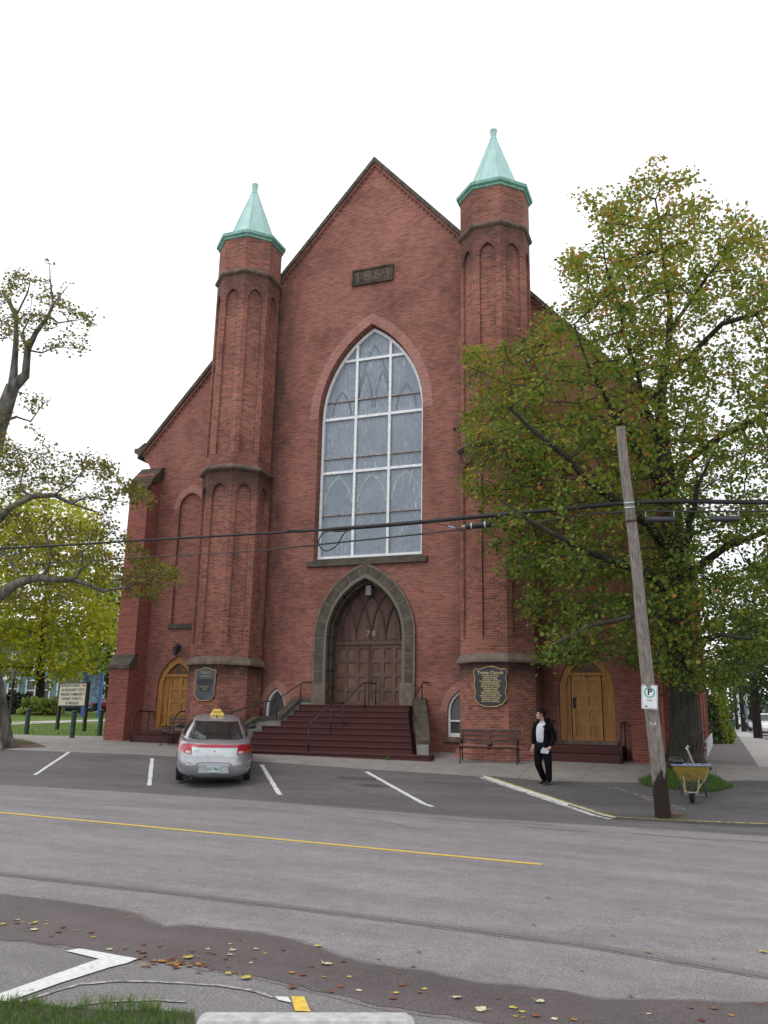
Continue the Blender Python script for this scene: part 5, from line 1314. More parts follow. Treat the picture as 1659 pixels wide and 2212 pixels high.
rs = MB(); rs.prism([(-.185, 1.465), (.185, 1.465), (.175, 1.50), (.085, 1.625), (-.085, 1.625), (-.175, 1.50)], lambda a, b_, d: (a, d, b_), -.42, -.28); ro = obj('roof_sign', rs, SIGNY, car, bev=.012)
obj('characters', text('892 2000', .06, lambda x, y, z: (x, -.423, 1.565+y), bold=.0015, sx=.75), M('sign_ink', (.10, .09, .06), .6, .1, 9), ro) if False else obj('characters', text('CO-OP', .065, lambda x, y, z: (x, -.423, 1.562+y), bold=.0015, spacing=1.1), M('sign_ink', (.20, .17, .07), .6, .1, 9), ro)
an = MB(); an.lathe([(.02, 0), (.012, .04), (.004, .10)], (0, -.62, 1.44), 8); obj('antenna', an, TRIMB, car)
ex = MB(); ex.lathe([(.028, -.06), (.028, .05)], (-.52, -2.42, .24), 10, 'Y'); obj('exhaust', ex, M('exhaust', (.08, .07, .06), .5, .2, 9, metal=.5), car)
# headrests seen through the dark glass read as shapes on the far side; the glass itself reflects the street

# cars in the distance
SUVL = [(.30, .76, 2.15, 2.2), (.38, .89, 2.25, 2.3), (.55, .915, 2.3, 2.34), (.75, .92, 2.3, 2.32), (.92, .91, 2.28, 2.2), (1.02, .88, 2.24, 2.0), (1.08, .80, 2.15, 1.7), (1.10, .6, 1.9, 1.2)]
SUVG = [(1.04, .86, 2.22, 1.35), (1.12, .85, 2.18, 1.2), (1.25, .82, 2.12, .95), (1.45, .77, 2.03, .62), (1.60, .73, 1.94, .38), (1.68, .66, 1.8, .2), (1.71, .5, 1.5, 0), (1.72, .2, .8, -.2)]
def place(u, v): P = ground(u, v); return (P.x, P.y, zg(P.x, P.y))
P = ground(148, 1540.5); NAVY = paint('navy_paint', (.035, .05, .12)); GREYB = paint('blue_grey_paint', (.16, .19, .24)); REDP = paint('red_paint', (.22, .02, .02)); WHT = paint('white_paint', (.75, .75, .74), .1, .3); DKG = paint('dark_grey_paint', (.06, .06, .07)); BGE = paint('beige_paint', (.45, .42, .38))
LOTG = 'cars parked behind the lawn'
fd = Vector((RT.x, RT.y, 0)).normalized(); hl = atan2(-fd.x, fd.y)
make_car('suv', 'dark blue sport utility vehicle parked behind the lawn, below the message board', (P.x, P.y, P.z), hl, NAVY, lower=SUVL, green=SUVG, group=LOTG, droop=.14)
P = ground(40, 1538); P = Vector((P.x, P.y, P.z))
q = onD(44, 1533, 93); make_car('parked_car', 'blue grey car parked in front of the blue house', (q.x, q.y, min(q.z, zg(q.x, q.y)+.3)), hl, GREYB, group=LOTG)
q = onD(238, 1536, 92); make_car('parked_car', 'red car behind the lawn, just left of the church corner', (q.x, q.y, q.z-.1), hl, REDP, group=LOTG)
SG = 'cars along the side street'
def street_car(u, v, D, lab, mat, head=pi, **k):
    q = onD(u, v, D); make_car('parked_car', lab, (q.x, q.y, zg(q.x, q.y)), head, mat, group=SG, **k)
WHY = 0
street_car(1663, 1577, 68, 'white sport utility vehicle facing us, cut by the right edge of the picture', WHT, pi, lower=SUVL, green=SUVG)
street_car(1637, 1564, 92, 'silver car half hidden behind the nearest dark pole of the side street', SILVER)
street_car(1622, 1561, 108, 'grey car parked left of the nearest dark pole of the side street', DKG)
street_car(1609, 1557, 128, 'pale car behind the middle dark pole of the side street', BGE)
street_car(1599, 1552, 150, 'silver car farthest up the side street between the dark poles', SILVER)
street_car(1588, 1548, 175, 'white car with its lights on, far up the side street', WHT)

# ================================================================== STREET FURNITURE
POLEW = bpy.data.materials.new('weathered_pole'); n, b = nodes(POLEW)
f = noise(n, pos(n, (9, 9, .7)), 2.2, 7, .75); c = ramp(n, f, [(.30, (.075, .062, .055)), (.45, (.20, .175, .16)), (.62, (.30, .27, .25)), (.8, (.40, .37, .35))])
z = n.nodes.new('ShaderNodeSeparateXYZ'); n.links.new(pos(n), z.inputs[0])
hh = math_(n, 'ADD', z.outputs[2], math_(n, 'MULTIPLY', noise(n, pos(n, (6, 6, .6)), 1.2, 4, .6), -1.3))
tar = ramp(n, hh, [(.06, 1.), (.16, 0.)]); c = mix(n, tar, c, (.035, .024, .02)); n.links.new(c, b.inputs['Base Color']); b.inputs['Roughness'].default_value = .9; b.inputs['Specular IOR Level'].default_value = .2; bump(n, b, f, .8, .015)
pg = ground(1433, 1771); PD = depth(pg); pt = onD(1341, 922, PD+.15)
pole = thing('utility_pole', 'leaning bare wooden pole with a dark tarred foot at the kerb', 'pole', (pg.x, pg.y, pg.z))
mb = MB(); mb.tube([pg.lerp(pt, i/24)+Vector((sin(i*.5)*.012, cos(i*.7)*.012, 0)) for i in range(25)], [.155-.070*(i/24)**.8 for i in range(25)], 16)
o = obj('shaft', mb, POLEW, pole, world=True, smooth=True); autosmooth(o, 50)
def poleat(z): t = (z-pg.z)/(pt.z-pg.z); return pg.lerp(pt, t), .155-.070*max(0, t)**.8
# strap at the cables
def band(z, hgt, mat, name, ex=.006):
    a, r = poleat(z-hgt/2); b_, r2 = poleat(z+hgt/2); m_ = MB(); m_.tube([a, b_], [r+ex, r2+ex], 16); return obj(name, m_, mat, pole, world=True, smooth=True)
ZC = onD(1355, 1086, PD).z
band(ZC+.03, .035, M('steel_strap', (.42, .50, .54), .4, .2, 9, metal=.5), 'strap'); band(ZC-.06, .03, MATS['steel_strap'], 'strap')
band(ZC-.30, .05, M('rusty_strap', (.09, .055, .04), .8, .3, 20), 'strap')
tag_ = onD(1411, 1563, PD)
a_, rr = poleat(tag_.z); tw = (CAM-a_); tw.z = 0; tw.normalize(); sd_ = Vector((-tw.y, tw.x, 0))
obj('number_tag', text('F78', .075, lambda x, y, z: tuple(a_+tw*(rr+.008)+sd_*x+Vector((0, 0, y))), spacing=1.0, bold=.002, sx=1.0), M('tag_metal', (.60, .60, .58), .5, .1, 9), pole, world=True)
# parking sign
sg = onD(1403, 1505, PD-.2); a_, rr = poleat(sg.z)
sgo = thing('parking_sign', 'white one hour parking sign with a green ring, on the leaning wooden pole', 'sign', (a_.x, a_.y, sg.z-.25))
tl = .045
fn = lambda x, y, z: tuple(sgc+sd_*(x*cos(tl)+y*sin(tl))*1.0+tw*(z)+Vector((0, 0, y*cos(tl)-x*sin(tl))))
sgc = sg.copy(); sgc = a_+tw*(rr+.03)+sd_*((sg-a_).dot(sd_)); sgc.z = sg.z
sd_c = sd_
def rr_poly(w, h, r, n_=5):
    out = []
    for cx, cy, a0 in ((w-r, h-r, 0), (-w+r, h-r, pi/2), (-w+r, -h+r, pi), (w-r, -h+r, 1.5*pi)):
        out += [(cx+r*cos(a0+pi/2*i/n_), cy+r*sin(a0+pi/2*i/n_)) for i in range(n_+1)]
    return out
SW, SH = .150, .228
mb = MB(); mb.prism(rr_poly(SW, SH, .03), fn, 0, .004); obj('plate', mb, M('sign_white', (.66, .69, .70), .45, .04, 9), sgo, world=True)
mb = MB(); mb.plate(rr_poly(SW-.010, SH-.010, .024), [rr_poly(SW-.017, SH-.017, .02)], fn, .0055, -.0001); obj('border', mb, M('sign_black', (.02, .02, .03), .5, .1, 9), sgo, world=True, recalc=False)
circ = lambda r, cx=0, cy=0: [(cx+r*cos(2*pi*i/36), cy+r*sin(2*pi*i/36)) for i in range(36)]
mb = MB(); mb.plate(circ(.100, 0, .085), [circ(.078, 0, .085)], fn, .0055, -.0001); obj('green_ring', mb, M('sign_green', (.015, .30, .27), .5, .05, 9), sgo, world=True, recalc=False)
obj('letter', text('P', .165, lambda x, y, z: fn(x+.004, y+.088, .006), bold=.006), M('sign_navy', (.02, .015, .05), .5, .1, 9), sgo, world=True)
obj('lettering', text('1hr', .075, lambda x, y, z: fn(x, y-.062, .006), bold=.001), M('sign_grey', (.12, .13, .14), .5, .1, 9), sgo, world=True)
mb = MB(); mb.prism([(-.085, -.19), (-.04, -.19), (-.04, -.165), (-.085, -.165)], fn, .0045, .006); obj('arrow', mb, MATS['sign_black'], sgo, world=True)
mb = MB(); mb.prism([(.0, -.188), (.014, -.198), (.010, -.18), (.016, -.172)], fn, .0045, .006); obj('arrow', mb, MATS['sign_grey'], sgo, world=True)
# overhead cables: they run along the kerb, from pole to pole
CABLE = M('cable_black', (.022, .021, .023), .6, .2, 14, spec=.4); CAB2 = M('cable_grey', (.05, .045, .045), .6, .2, 14)
YC = pg.y
def cpath(pts, yoff=0): return [onY(u, v, YC+.12+yoff) for u, v in pts]
def smooth_path(pts, k=6):
    out = []
    for i in range(len(pts)-1):
        p0 = pts[max(i-1, 0)]; p1 = pts[i]; p2 = pts[i+1]; p3 = pts[min(i+2, len(pts)-1)]
        for j in range(k):
            t = j/k; out.append(.5*((2*p1)+(-p0+p2)*t+(2*p0-5*p1+4*p2-p3)*t*t+(-p0+3*p1-3*p2+p3)*t**3))
    out.append(pts[-1]); return out
main = smooth_path(cpath([(-160, 1190), (0, 1184.5), (150, 1177), (300, 1167.5), (480, 1157.5), (690, 1145), (850, 1133), (1000, 1119), (1120, 1108), (1240, 1097), (1355, 1086.5), (1450, 1083), (1560, 1084), (1659, 1085), (1800, 1088)]))
mb = MB(); n_ = len(main)
mb.tube(main, [.030 if i < n_*.36 else .050 for i in range(n_)], 8)
mb.tube([p+Vector((0, .03*sin(i*1.3), .018+.012*cos(i*.9))) for i, p in enumerate(main)][int(n_*.33):], .018, 6)
mb.tube([p+Vector((0, .035*cos(i*1.1), -.012+.018*sin(i*.8))) for i, p in enumerate(main)][int(n_*.45):], .018, 6)
tag(obj('overhead_cable', mb, CABLE, smooth=True), 'thick bundled black cable, the upper one crossing the picture above the church door', 'cable')
low = smooth_path(cpath([(-160, 1231), (0, 1222), (200, 1210.5), (400, 1199), (560, 1189), (740, 1171), (915, 1153), (1060, 1137), (1180, 1124), (1270, 1112), (1355, 1105), (1400, 1104.5), (1560, 1105), (1659, 1104), (1800, 1103)], .04))
mb = MB(); mb.tube(low, [.014 if i < len(low)*.3 else .020 for i in range(len(low))], 6)
tag(obj('overhead_cable', mb, CAB2, smooth=True), 'thin black cable, the lower one crossing the picture', 'cable')
mb = MB(); mb.tube(smooth_path(cpath([(1360, 1098), (1480, 1097), (1659, 1097), (1800, 1097)], -.05)), .007, 6); tag(obj('overhead_cable', mb, CAB2, smooth=True), 'thin cable right of the pole between the bundled cable and the black splice sleeves', 'cable')
def path_px(zx, zy, s, pts, yo=0): return smooth_path([onY((zx+u/s)/1.3888, (zy+v/s)/1.3888, YC+.06+yo) for u, v in pts], 5)
lp_ = MB(); lp_.tube(path_px(850, 900, 2.602, [(560, 1788), (500, 1800), (455, 1850), (425, 1905), (395, 1935), (340, 1958), (300, 1945), (278, 1905), (285, 1855), (320, 1815), (370, 1803), (420, 1808), (520, 1800)]), .015, 8)
tag(obj('cable_loop', lp_, CABLE, smooth=True), 'slack loop of black cable hanging in front of the left side of the main window', 'cable loop')
spc = thing('splice_case', 'black cylindrical splice case with two white bands hanging under the upper cable', 'splice case', tuple(onY(1033, 1134, YC)))
A_, B_ = onY(1006, 1137, YC), onY(1060, 1132, YC)
mb = MB(); mb.tube([A_, A_.lerp(B_, .05), A_.lerp(B_, .93), B_], [.05, .066, .066, .045], 16); obj('case', mb, TRIMB, spc, world=True, smooth=True)
for t in (.22, .76): mb = MB(); mb.tube([A_.lerp(B_, t), A_.lerp(B_, t+.05)], .069, 16); obj('band', mb, M('band_white', (.62, .62, .60), .5, .05, 9), spc, world=True, smooth=True)
mb = MB(); mb.tube([A_-(B_-A_)*.16, A_], [.02, .045], 8); obj('neck', mb, M('neck_grey', (.35, .35, .34), .5, .2, 20), spc, world=True, smooth=True)
mb = MB(); mb.tube(path_px(850, 900, 2.602, [(1190, 1745), (1240, 1752), (1290, 1765), (1370, 1785), (1400, 1785)]), .010, 6); obj('lead', mb, CABLE, spc, world=True, smooth=True)
mb = MB(); mb.tube(path_px(850, 900, 2.602, [(1290, 1765), (1340, 1778)], -.02), .013, 6); obj('sleeve', mb, M('blue_sleeve', (.22, .50, .72), .5, .1, 9), spc, world=True, smooth=True)
for (u0, u1, v), lab in (((1394, 1458, 1122), 'long black splice sleeve on the lower cable, just right of the leaning pole'), ((1534, 1598, 1121), 'long black splice sleeve on the lower cable, nearer the right edge')):
    A_, B_ = onY(u0, v, YC), onY(u1, v, YC); t = thing('splice_sleeve', lab, 'splice sleeve', tuple((A_+B_)/2), 0, 'splice sleeves on the lower cable')
    mb = MB(); mb.tube([A_, A_.lerp(B_, .02), A_.lerp(B_, .98), B_], [.045, .062, .062, .045], 14); obj('sleeve', mb, M('sleeve_black', (.035, .037, .045), .5, .2, 20), t, world=True, smooth=True)
    for q in (.02, .98):
        mb = MB(); P = A_.lerp(B_, q); mb.tube([P, P+Vector((0, 0, .17))], .008, 5); obj('hanger', mb, MATS['steel_strap'], t, world=True)
# small brick fragment by the pole
mb = MB(); P = ground((1880+600/3.913)/1.3888, (2000+1778/3.913)/1.3888); mb.box(P.x-.11, P.x+.10, P.y-.05, P.y+.05, P.z+.0, P.z+.075)
tag(obj('broken_brick', mb, M('brick_scrap', (.20, .09, .075), .9, .3, 15), bev=.015), 'broken piece of red brick lying beside the foot of the pole', 'brick')

# ---- benches
SLAT = M('bench_slat', (.105, .06, .055), .7, .3, 8, stretch=(.5, 4, 4), spec=.3)
def bench(label, loc, rz, w=1.72, group='benches in front of the turrets'):
    t = thing('park_bench', label, 'bench', loc, rz, group)
    for x in (-w/2+.06, 0, w/2-.06):
        mid = x == 0
        m_ = MB()
        if not mid:
            m_.tube([(x, -.30, 0), (x, -.24, .05), (x, -.21, .22), (x, -.24, .40), (x, -.26, .42)], [.028, .020, .018, .020, .020], 6)
            m_.tube([(x, .26, 0), (x, .20, .06), (x, .13, .25), (x, .15, .42)], [.028, .020, .018, .020], 6); m_.tube([(x, -.34, .0), (x, -.22, .0)], .018, 6); m_.tube([(x, .20, .0), (x, .30, .0)], .018, 6)
            m_.tube([(x, -.26, .42), (x, -.28, .55), (x, -.20, .62), (x, .0, .62), (x, .19, .60)], .017, 6); m_.tube([(x, -.2, .6), (x, -.1, .52), (x, .0, .58), (x, .1, .5), (x, .17, .58)], .012, 5)
        else: m_.lathe([(.001, -.02), (.07, -.015), (.08, 0), (.07, .015), (.001, .02)], (0, .15, .50), 10, 'Y')
        m_.tube([(x, -.26, .40), (x, .0, .375), (x, .15, .39), (x, .22, .60), (x, .27, .88)], .017, 6)
        obj('bench_end' if not mid else 'middle_bracket', m_, IRON, t, smooth=True)
    m_ = MB()
    for y, z in ((-.24, .43), (-.17, .42), (-.09, .41), (-.01, .405), (.07, .41)): m_.box(-w/2, w/2, y-.031, y+.031, z-.014, z+.014)
    obj('seat', m_, SLAT, t, bev=.004)
    m_ = MB()
    for y, z, h in ((.200, .60, .035), (.235, .73, .04), (.265, .85, .045)):
        m_.box(-w/2, w/2, y-.035, y-.012, z-h, z+h)
    obj('backrest', m_, SLAT, t, bev=.004); return t
P = ground((1350+135/4.74)/1.3888, (1950+1605/4.74)/1.3888); Q = ground((1350+950/4.74)/1.3888, (1950+1632/4.74)/1.3888)
c_ = (P+Q)/2; ang = atan2(Q.y-P.y, Q.x-P.x); 
bench('iron and slat bench in front of the right turret, under the large plaque', (c_.x-sin(ang)*.31, c_.y+cos(ang)*.31, zg(c_.x, c_.y)), ang, (Q-P).length+.12)
P = ground((0+1520/3.19)/1.3888, (1800+1392/3.19)/1.3888); dz = Vector((1, -.06, 0)); c_ = P+dz*.83
bench('iron and slat bench by the left turret, partly hidden behind the silver car', (c_.x, c_.y+.31, zg(c_.x, c_.y)), -.06, 1.72)

# ---- plaques
def plaque(label, cx, cz, y, w, h, mirror, title, lines, tcol, face, extra=None):
    t = thing('plaque', label, 'plaque', (cx, y, cz-h/2), 0, 'plaques on the turrets')
    half = [(0, .5), (.12, .49), (.22, .455), (.30, .425), (.42, .435), (.455, .42), (.50, .355), (.47, .31), (.445, .25), (.455, .15), (.475, .06), (.455, -.02), (.435, -.10), (.43, -.18), (.45, -.24), (.46, -.27), (.43, -.34), (.33, -.44), (.18, -.49), (0, -.5)]
    out = [(a*w, b_*h) for a, b_ in half]+[(-a*w, b_*h) for a, b_ in reversed(half[1:-1])]
    f = lambda a, b_, d: (cx+a, y-d, cz+b_)
    m_ = MB(); m_.prism(out, f, 0, .045); obj('board', m_, face, t, world=True)
    m_ = MB(); m_.tube([f(a, b_, .047) for a, b_ in out+[out[0]]], .009, 5); obj('rim', m_, GOLD, t, world=True)
    obj('title', text(title, .125 if not extra else .10, lambda x, q, z: (cx+x, y-.05, cz+h*.34+q), bold=.002, sx=1.0), tcol, t, world=True)
    m_ = MB(); k = len(lines); top = h*(.27 if not extra else .24); sp = h*.0455
    for i, l in enumerate(lines):
        tx_ = text(l, .056 if not extra else .075, lambda x, q, z, i=i: (cx+x, y-.05, cz+top-sp*(1 if not extra else 1.7)*i+q), bold=.0012, sx=.92); m_.add(tx_.v, tx_.f)
    obj('inscription', m_, tcol, t, world=True)
    if extra:
        for (a0, a1, b0, b1) in extra:
            m_ = MB(); m_.prism([(a0*w, b0*h), (a1*w, b0*h), (a1*w, b1*h), (a0*w, b1*h)], f, .046, .052); obj('notice_panel', m_, M('panel_black', (.012, .012, .016), .4, .1, 9), t, world=True)
        m_ = MB(); tx_ = text('SUNDAY\n10:30', .085, lambda x, q, z: (cx+x, y-.055, cz-.12*h+q), bold=.001); obj('notice_text', tx_, tcol, t, world=True)
GOLDT = M('gold_lettering', (.62, .50, .24), .5, .1, 30); GOLDD = M('dull_gold_lettering', (.34, .32, .16), .5, .1, 30)
plaque('large black shield plaque with gold border and long gold text, on the right turret', 4.68, 2.77, -1.90, 1.0, 1.12, 0, 'Trinity Church',
       ['was founded in 1774 by', 'Benjamin Chappell,', 'friend of John Wesley.', 'The congregation continued in', 'the Wesleyan Methodist', 'tradition until 1925 when,', 'choosing the name Trinity,', 'it became a founding', 'congregation of the', 'United Church of Canada.', 'This historic building was', 'dedicated in November, 1864', 'shortly after the founding', 'Conference of Canada\'s', 'Fathers of Confederation'], GOLDT, M('plaque_black', (.016, .016, .022), .3, .2, 3))
plaque('smaller dark grey shield plaque with gold edge beside the left side door', -4.68, 2.83, -1.90, .80, 1.05, 0, 'TRINITY', ['United Church'], GOLDD, M('plaque_slate', (.065, .068, .085), .4, .2, 3), [(-.36, .34, -.02, .15), (-.24, .26, -.22, -.03)])

# ---- message board, bollards, lamp post, notice board
SB = thing('message_board', 'black framed cream message board on two black posts on the lawn', 'message board', tuple(ground((0+675/3.19)/1.3888, (1800+1242/3.19)/1.3888)))
PL, PR_ = ground((545/3.19)/1.3888, (1800+1235/3.19)/1.3888), ground((803/3.19)/1.3888, (1800+1250/3.19)/1.3888)
DL = depth(PL); tlp = onD((565/3.19)/1.3888, (1800+790/3.19)/1.3888, depth(PL)); trp = onD((838/3.19)/1.3888, (1800+782/3.19)/1.3888, depth(PR_))
blk = M('post_black', (.03, .026, .024), .6, .2, 9)
ax_ = (PR_-PL); ax_.z = 0; WB = ax_.length; ax_.normalize(); nn_ = Vector((ax_.y, -ax_.x, 0))
H_ = (tlp.z-PL.z)
gf = lambda x, z, d: tuple(PL+ax_*x+nn_*d+Vector((0, 0, z)))
for x in (0, WB): m_ = MB(); m_.prism([(x-.06, -.2), (x+.06, -.2), (x+.06, H_), (x-.06, H_)], gf, -.06, .06); obj('post', m_, blk, SB, world=True)
zb_ = H_-1.02
m_ = MB(); m_.plate([(-.05, zb_), (WB+.02, zb_), (WB+.02, H_+.02), (-.05, H_+.02)], [[(.0, zb_+.05), (WB-.03, zb_+.05), (WB-.03, H_-.03), (.0, H_-.03)]], gf, .09, -.10, rim=-.14); obj('frame', m_, blk, SB, world=True)
m_ = MB(); m_.plate([(.0, zb_+.05), (WB-.03, zb_+.05), (WB-.03, H_-.03), (.0, H_-.03)], [], lambda a, b_, d: gf(a, b_, .075)); obj('face', m_, M('board_cream', (.48, .46, .36), .5, .06, 5), SB, world=True, recalc=False)
hL = (1.02-.08)/5
for i, (l, dx) in enumerate((('WORSHIP SUNDAY', -.20), ('IN SOLIDARITY WITH', .02), ('MUSLIM COMMUNITY', .01), ('AGAINST THREATS', -.04), ('AT MOSQUE', .04))):
    obj('letter_row', text(l, .165, lambda x, q, z, i=i, dx=dx: gf(WB/2+dx+x, H_-.03-hL*(i+.5)+q, .082), bold=.002, spacing=1.02, sx=.98), M('board_ink', (.035, .035, .03), .6, .1, 9), SB, world=True)
obj('time_numerals', text('10:30', .165, lambda x, q, z: gf(WB-.20+x, H_-.03-hL*.5+q, .082), bold=.004, sx=.62), M('board_red', (.50, .09, .06), .6, .1, 9), SB, world=True)
GRB = M('bollard_green', (.022, .055, .047), .55, .2, 8)
for (u, v, top, lab) in ((250, 1275, 1050, 'dark green bollard farthest left, left of the message board'), (688, 1318, 1072, 'dark green bollard in front of the message board posts'), (950, 1292, 1062, 'dark green bollard right of the message board, nearest the church')):
    P = ground((u/3.19)/1.3888, (1800+v/3.19)/1.3888); D = depth(P); hgt = (v-top)/3.19/1.3888*D/FPX*1.04
    t = thing('bollard', lab, 'bollard', tuple(P), 0, 'green bollards at the lawn edge')
    m_ = MB(); m_.lathe([(.088, -.1), (.088, hgt-.08)], tuple(P), 16); obj('post', m_, GRB, t, world=True, smooth=False, bev=.006)
    m_ = MB(); m_.lathe([(.092, hgt-.08), (.092, hgt-.05), (.08, hgt-.02), (.05, hgt), (.0, hgt+.005)], tuple(P), 16); obj('cap', m_, GRB, t, world=True, smooth=True)
P = ground((80/3.19)/1.3888, (1800+1190/3.19)/1.3888); D = depth(P); hgt = (1190-672)/3.19/1.3888*D/FPX
t = thing('lamp_post', 'black lamp post with a small lantern on the lawn at the left', 'lamp post', tuple(P))
m_ = MB(); m_.lathe([(.14, 0), (.14, .25), (.08, .35), (.055, .5), (.05, hgt-.55), (.09, hgt-.5), (.05, hgt-.46)], tuple(P), 10); obj('post', m_, IRON, t, world=True, smooth=True)
m_ = MB(); m_.lathe([(.10, hgt-.46), (.17, hgt-.14)], tuple(P), 6); obj('lantern_glass', m_, M('lamp_glass', (.14, .14, .15), .3, .1, 9), t, world=True)
m_ = MB(); m_.lathe([(.20, hgt-.14), (.12, hgt-.04), (.03, hgt), (.0, hgt+.05)], tuple(P), 6); obj('lantern_cap', m_, IRON, t, world=True)
q1, q2 = onD(247/1.3888, 2142/1.3888, 72), onD(296/1.3888, 2142/1.3888, 72)
t = thing('notice_board', 'blue notice board on blue posts behind the message board', 'notice board', tuple((q1+q2)/2))
BL = M('board_blue', (.05, .13, .42), .5, .15, 6); a_ = (q2-q1); a_.z = 0; wb_ = a_.length; a_.normalize(); n2 = Vector((a_.y, -a_.x, 0)); g2 = lambda x, z, d: tuple(q1+a_*x+n2*d+Vector((0, 0, z)))
for x in (0, wb_): m_ = MB(); m_.prism([(x-.12, -1.0), (x+.12, -1.0), (x+.12, 3.4), (x-.12, 3.4)], g2, -.1, .1); obj('post', m_, BL, t, world=True)
m_ = MB(); m_.prism([(.12, .9), (wb_-.12, .9), (wb_-.12, 3.2), (.12, 3.2)], g2, -.04, .04); obj('panel', m_, M('board_poster', (.16, .25, .40), .5, .35, 2.2), t, world=True)
# hostas and hedge
def bush(name, label, cat, c, rx, ry, rz, n_, size, mat, tone, spike=False, stem=None):
    c = np.array(c); v = rng.normal(0, 1, (n_, 3)); v /= np.linalg.norm(v, axis=1)[:, None]; v[:, 2] = np.abs(v[:, 2]); rr = rng.uniform(.55, 1.05, n_)**.5
    bmp = 1+.16*np.sin(v[:, 0]*7+c[0])*np.cos(v[:, 1]*6)+.1*np.sin(v[:, 2]*11)
    p = c+v*np.array([rx, ry, rz])*(rr*bmp)[:, None]; V, F, tn = leaf_mesh4(p, size, np.clip(tone+rng.normal(0, .2, n_), 0, 1))
    t = thing(name, label, cat, tuple(c)); fast_mesh('foliage', V-c, F, tn, mat, t)
    m_ = MB(); m_.lathe([(rx*.8, -.1), (rx*.7, rz*.35), (rx*.3, rz*.6)], tuple(c), 10); m_.v = [Vector((p_.x, c[1]+(p_.y-c[1])*ry/rx, p_.z)) for p_ in m_.v]; obj('stems', m_, G_dark, t, world=True); return t
HOST = leafmat('hosta_leaf', [(0, (.10, .18, .04)), (.5, (.28, .36, .09)), (1, (.48, .50, .16))], .3)
for (u, v, R_, lab) in ((68, 1541, 1.9, 'pale green leafy plant at the left end of the planted bed by the hedge'), (90, 1541, 2.1, 'pale green leafy plant in the middle of the planted bed, by the lawn tree'), (112, 1540, 1.5, 'pale green leafy plant at the right end of the planted bed, by the blue vehicle')):
    q = onD(u, v, 73); bush('hosta_plant', lab, 'plant', tuple(q), R_*.6, 1.0, 1.35, 420, .42, HOST, .55)['group'] = 'planted bed'
HEDGE = leafmat('hedge_leaf', [(0, (.008, .014, .006)), (1, (.035, .05, .02))], .1)
q = onD(25, 1541, 76); bush('clipped_hedge', 'low dark hedge left of the pale green plants', 'hedge', tuple(q), 2.4, 1.2, 1.9, 900, .3, HEDGE, .4)

# ---- blue house behind the lawn
BH = thing('house', 'light blue clapboard house with white trimmed windows behind the lawn tree', 'house', tuple(onD(60, 1541, 100)))
o0 = onD(60, 1541, 100); ex_ = Vector((RT.x, RT.y, 0)).normalized(); ey_ = Vector((FW.x, FW.y, 0)).normalized()
kx = 100/FPX
hf = lambda u, v, d: tuple(o0+ex_*((u-60)*kx)+ey_*d+Vector((0, 0, (1541-v)*kx*.985)))
mS = bpy.data.materials.new('blue_siding'); n, b = nodes(mS)
zz_ = n.nodes.new('ShaderNodeSeparateXYZ'); n.links.new(pos(n), zz_.inputs[0]); sw = math_(n, 'FRACT', math_(n, 'MULTIPLY', zz_.outputs[2], 6.5)); c = ramp(n, sw, [(0, (.07, .13, .17)), (.15, (.14, .225, .28)), (1, (.16, .25, .31))]); n.links.new(c, b.inputs['Base Color']); b.inputs['Roughness'].default_value = .7
wins = [(50, 70, 1470, 1513, 1), (80, 102, 1470, 1510, 1), (62, 74, 1424, 1449, 1), (92, 104, 1424, 1449, 1), (10, 33, 1474, 1503, 0), (12, 22, 1415, 1440, 1), (118, 130, 1478, 1512, 1)]
m_ = MB(); m_.plate([(-130, 1560), (118, 1560), (118, 1392), (-130, 1392)], [[(a, d), (b_, d), (b_, c_), (a, c_)] for a, b_, c_, d, k in wins if b_ < 117], hf, 0, .12); m_.add([hf(118, 1560, 0), hf(118, 1560, 9), hf(118, 1392, 9), hf(118, 1392, 0), hf(-130, 1392, 9), hf(-130, 1560, 9)], [(0, 1, 2, 3), (2, 3, 4), (1, 2, 4, 5)]); obj('wall', m_, mS, BH, world=True, recalc=False)
m_ = MB(); m_.prism([(-136, 1395), (124, 1395), (100, 1340), (-112, 1340)], lambda a, b_, d: hf(a, b_, d), -.5, .2); m_.add([hf(-136, 1395, -.5), hf(124, 1395, -.5), hf(124, 1395, 9.5), hf(-136, 1395, 9.5), hf(-112, 1340, 4.5), hf(100, 1340, 4.5)], [(0, 1, 5, 4), (1, 2, 5), (2, 3, 4, 5), (3, 0, 4)]); obj('roof', m_, SLATE, BH, world=True, recalc=False)
for a, b_, c_, d, k in wins:
    if b_ > 117: continue
    f_ = MB(); e = 2.6; f_.plate([(a-e*.4, d+e), (b_+e*.4, d+e), (b_+e*.4, c_-e), (a-e*.4, c_-e)], [[(a+e*.6, d-e*.5), (b_-e*.6, d-e*.5), (b_-e*.6, c_+e*.5), (a+e*.6, c_+e*.5)]], hf, -.05, .1, rim=.1)
    mz = (c_+d)/2; f_.prism([(a, mz-1), (b_, mz-1), (b_, mz+1), (a, mz+1)], hf, -.02, .04); 
    if k == 0: f_.prism([((a+b_)/2-1, d), ((a+b_)/2+1, d), ((a+b_)/2+1, c_), ((a+b_)/2-1, c_)], hf, -.02, .04)
    wo_ = obj('window', f_, WHITE, BH, world=True)
    g = MB(); g.plate([(a, d), (b_, d), (b_, c_), (a, c_)], [], lambda x, y, z: hf(x, y, .08)); obj('pane', g, M('house_pane', (.10, .11, .12), .15, .4, .6), wo_, world=True, recalc=False)
for a in (118, ): m_ = MB(); m_.prism([(a-1.5, 1545), (a+.6, 1545), (a+.6, 1394), (a-1.5, 1394)], hf, -.03, .05); obj('corner_board', m_, WHITE, BH, world=True)
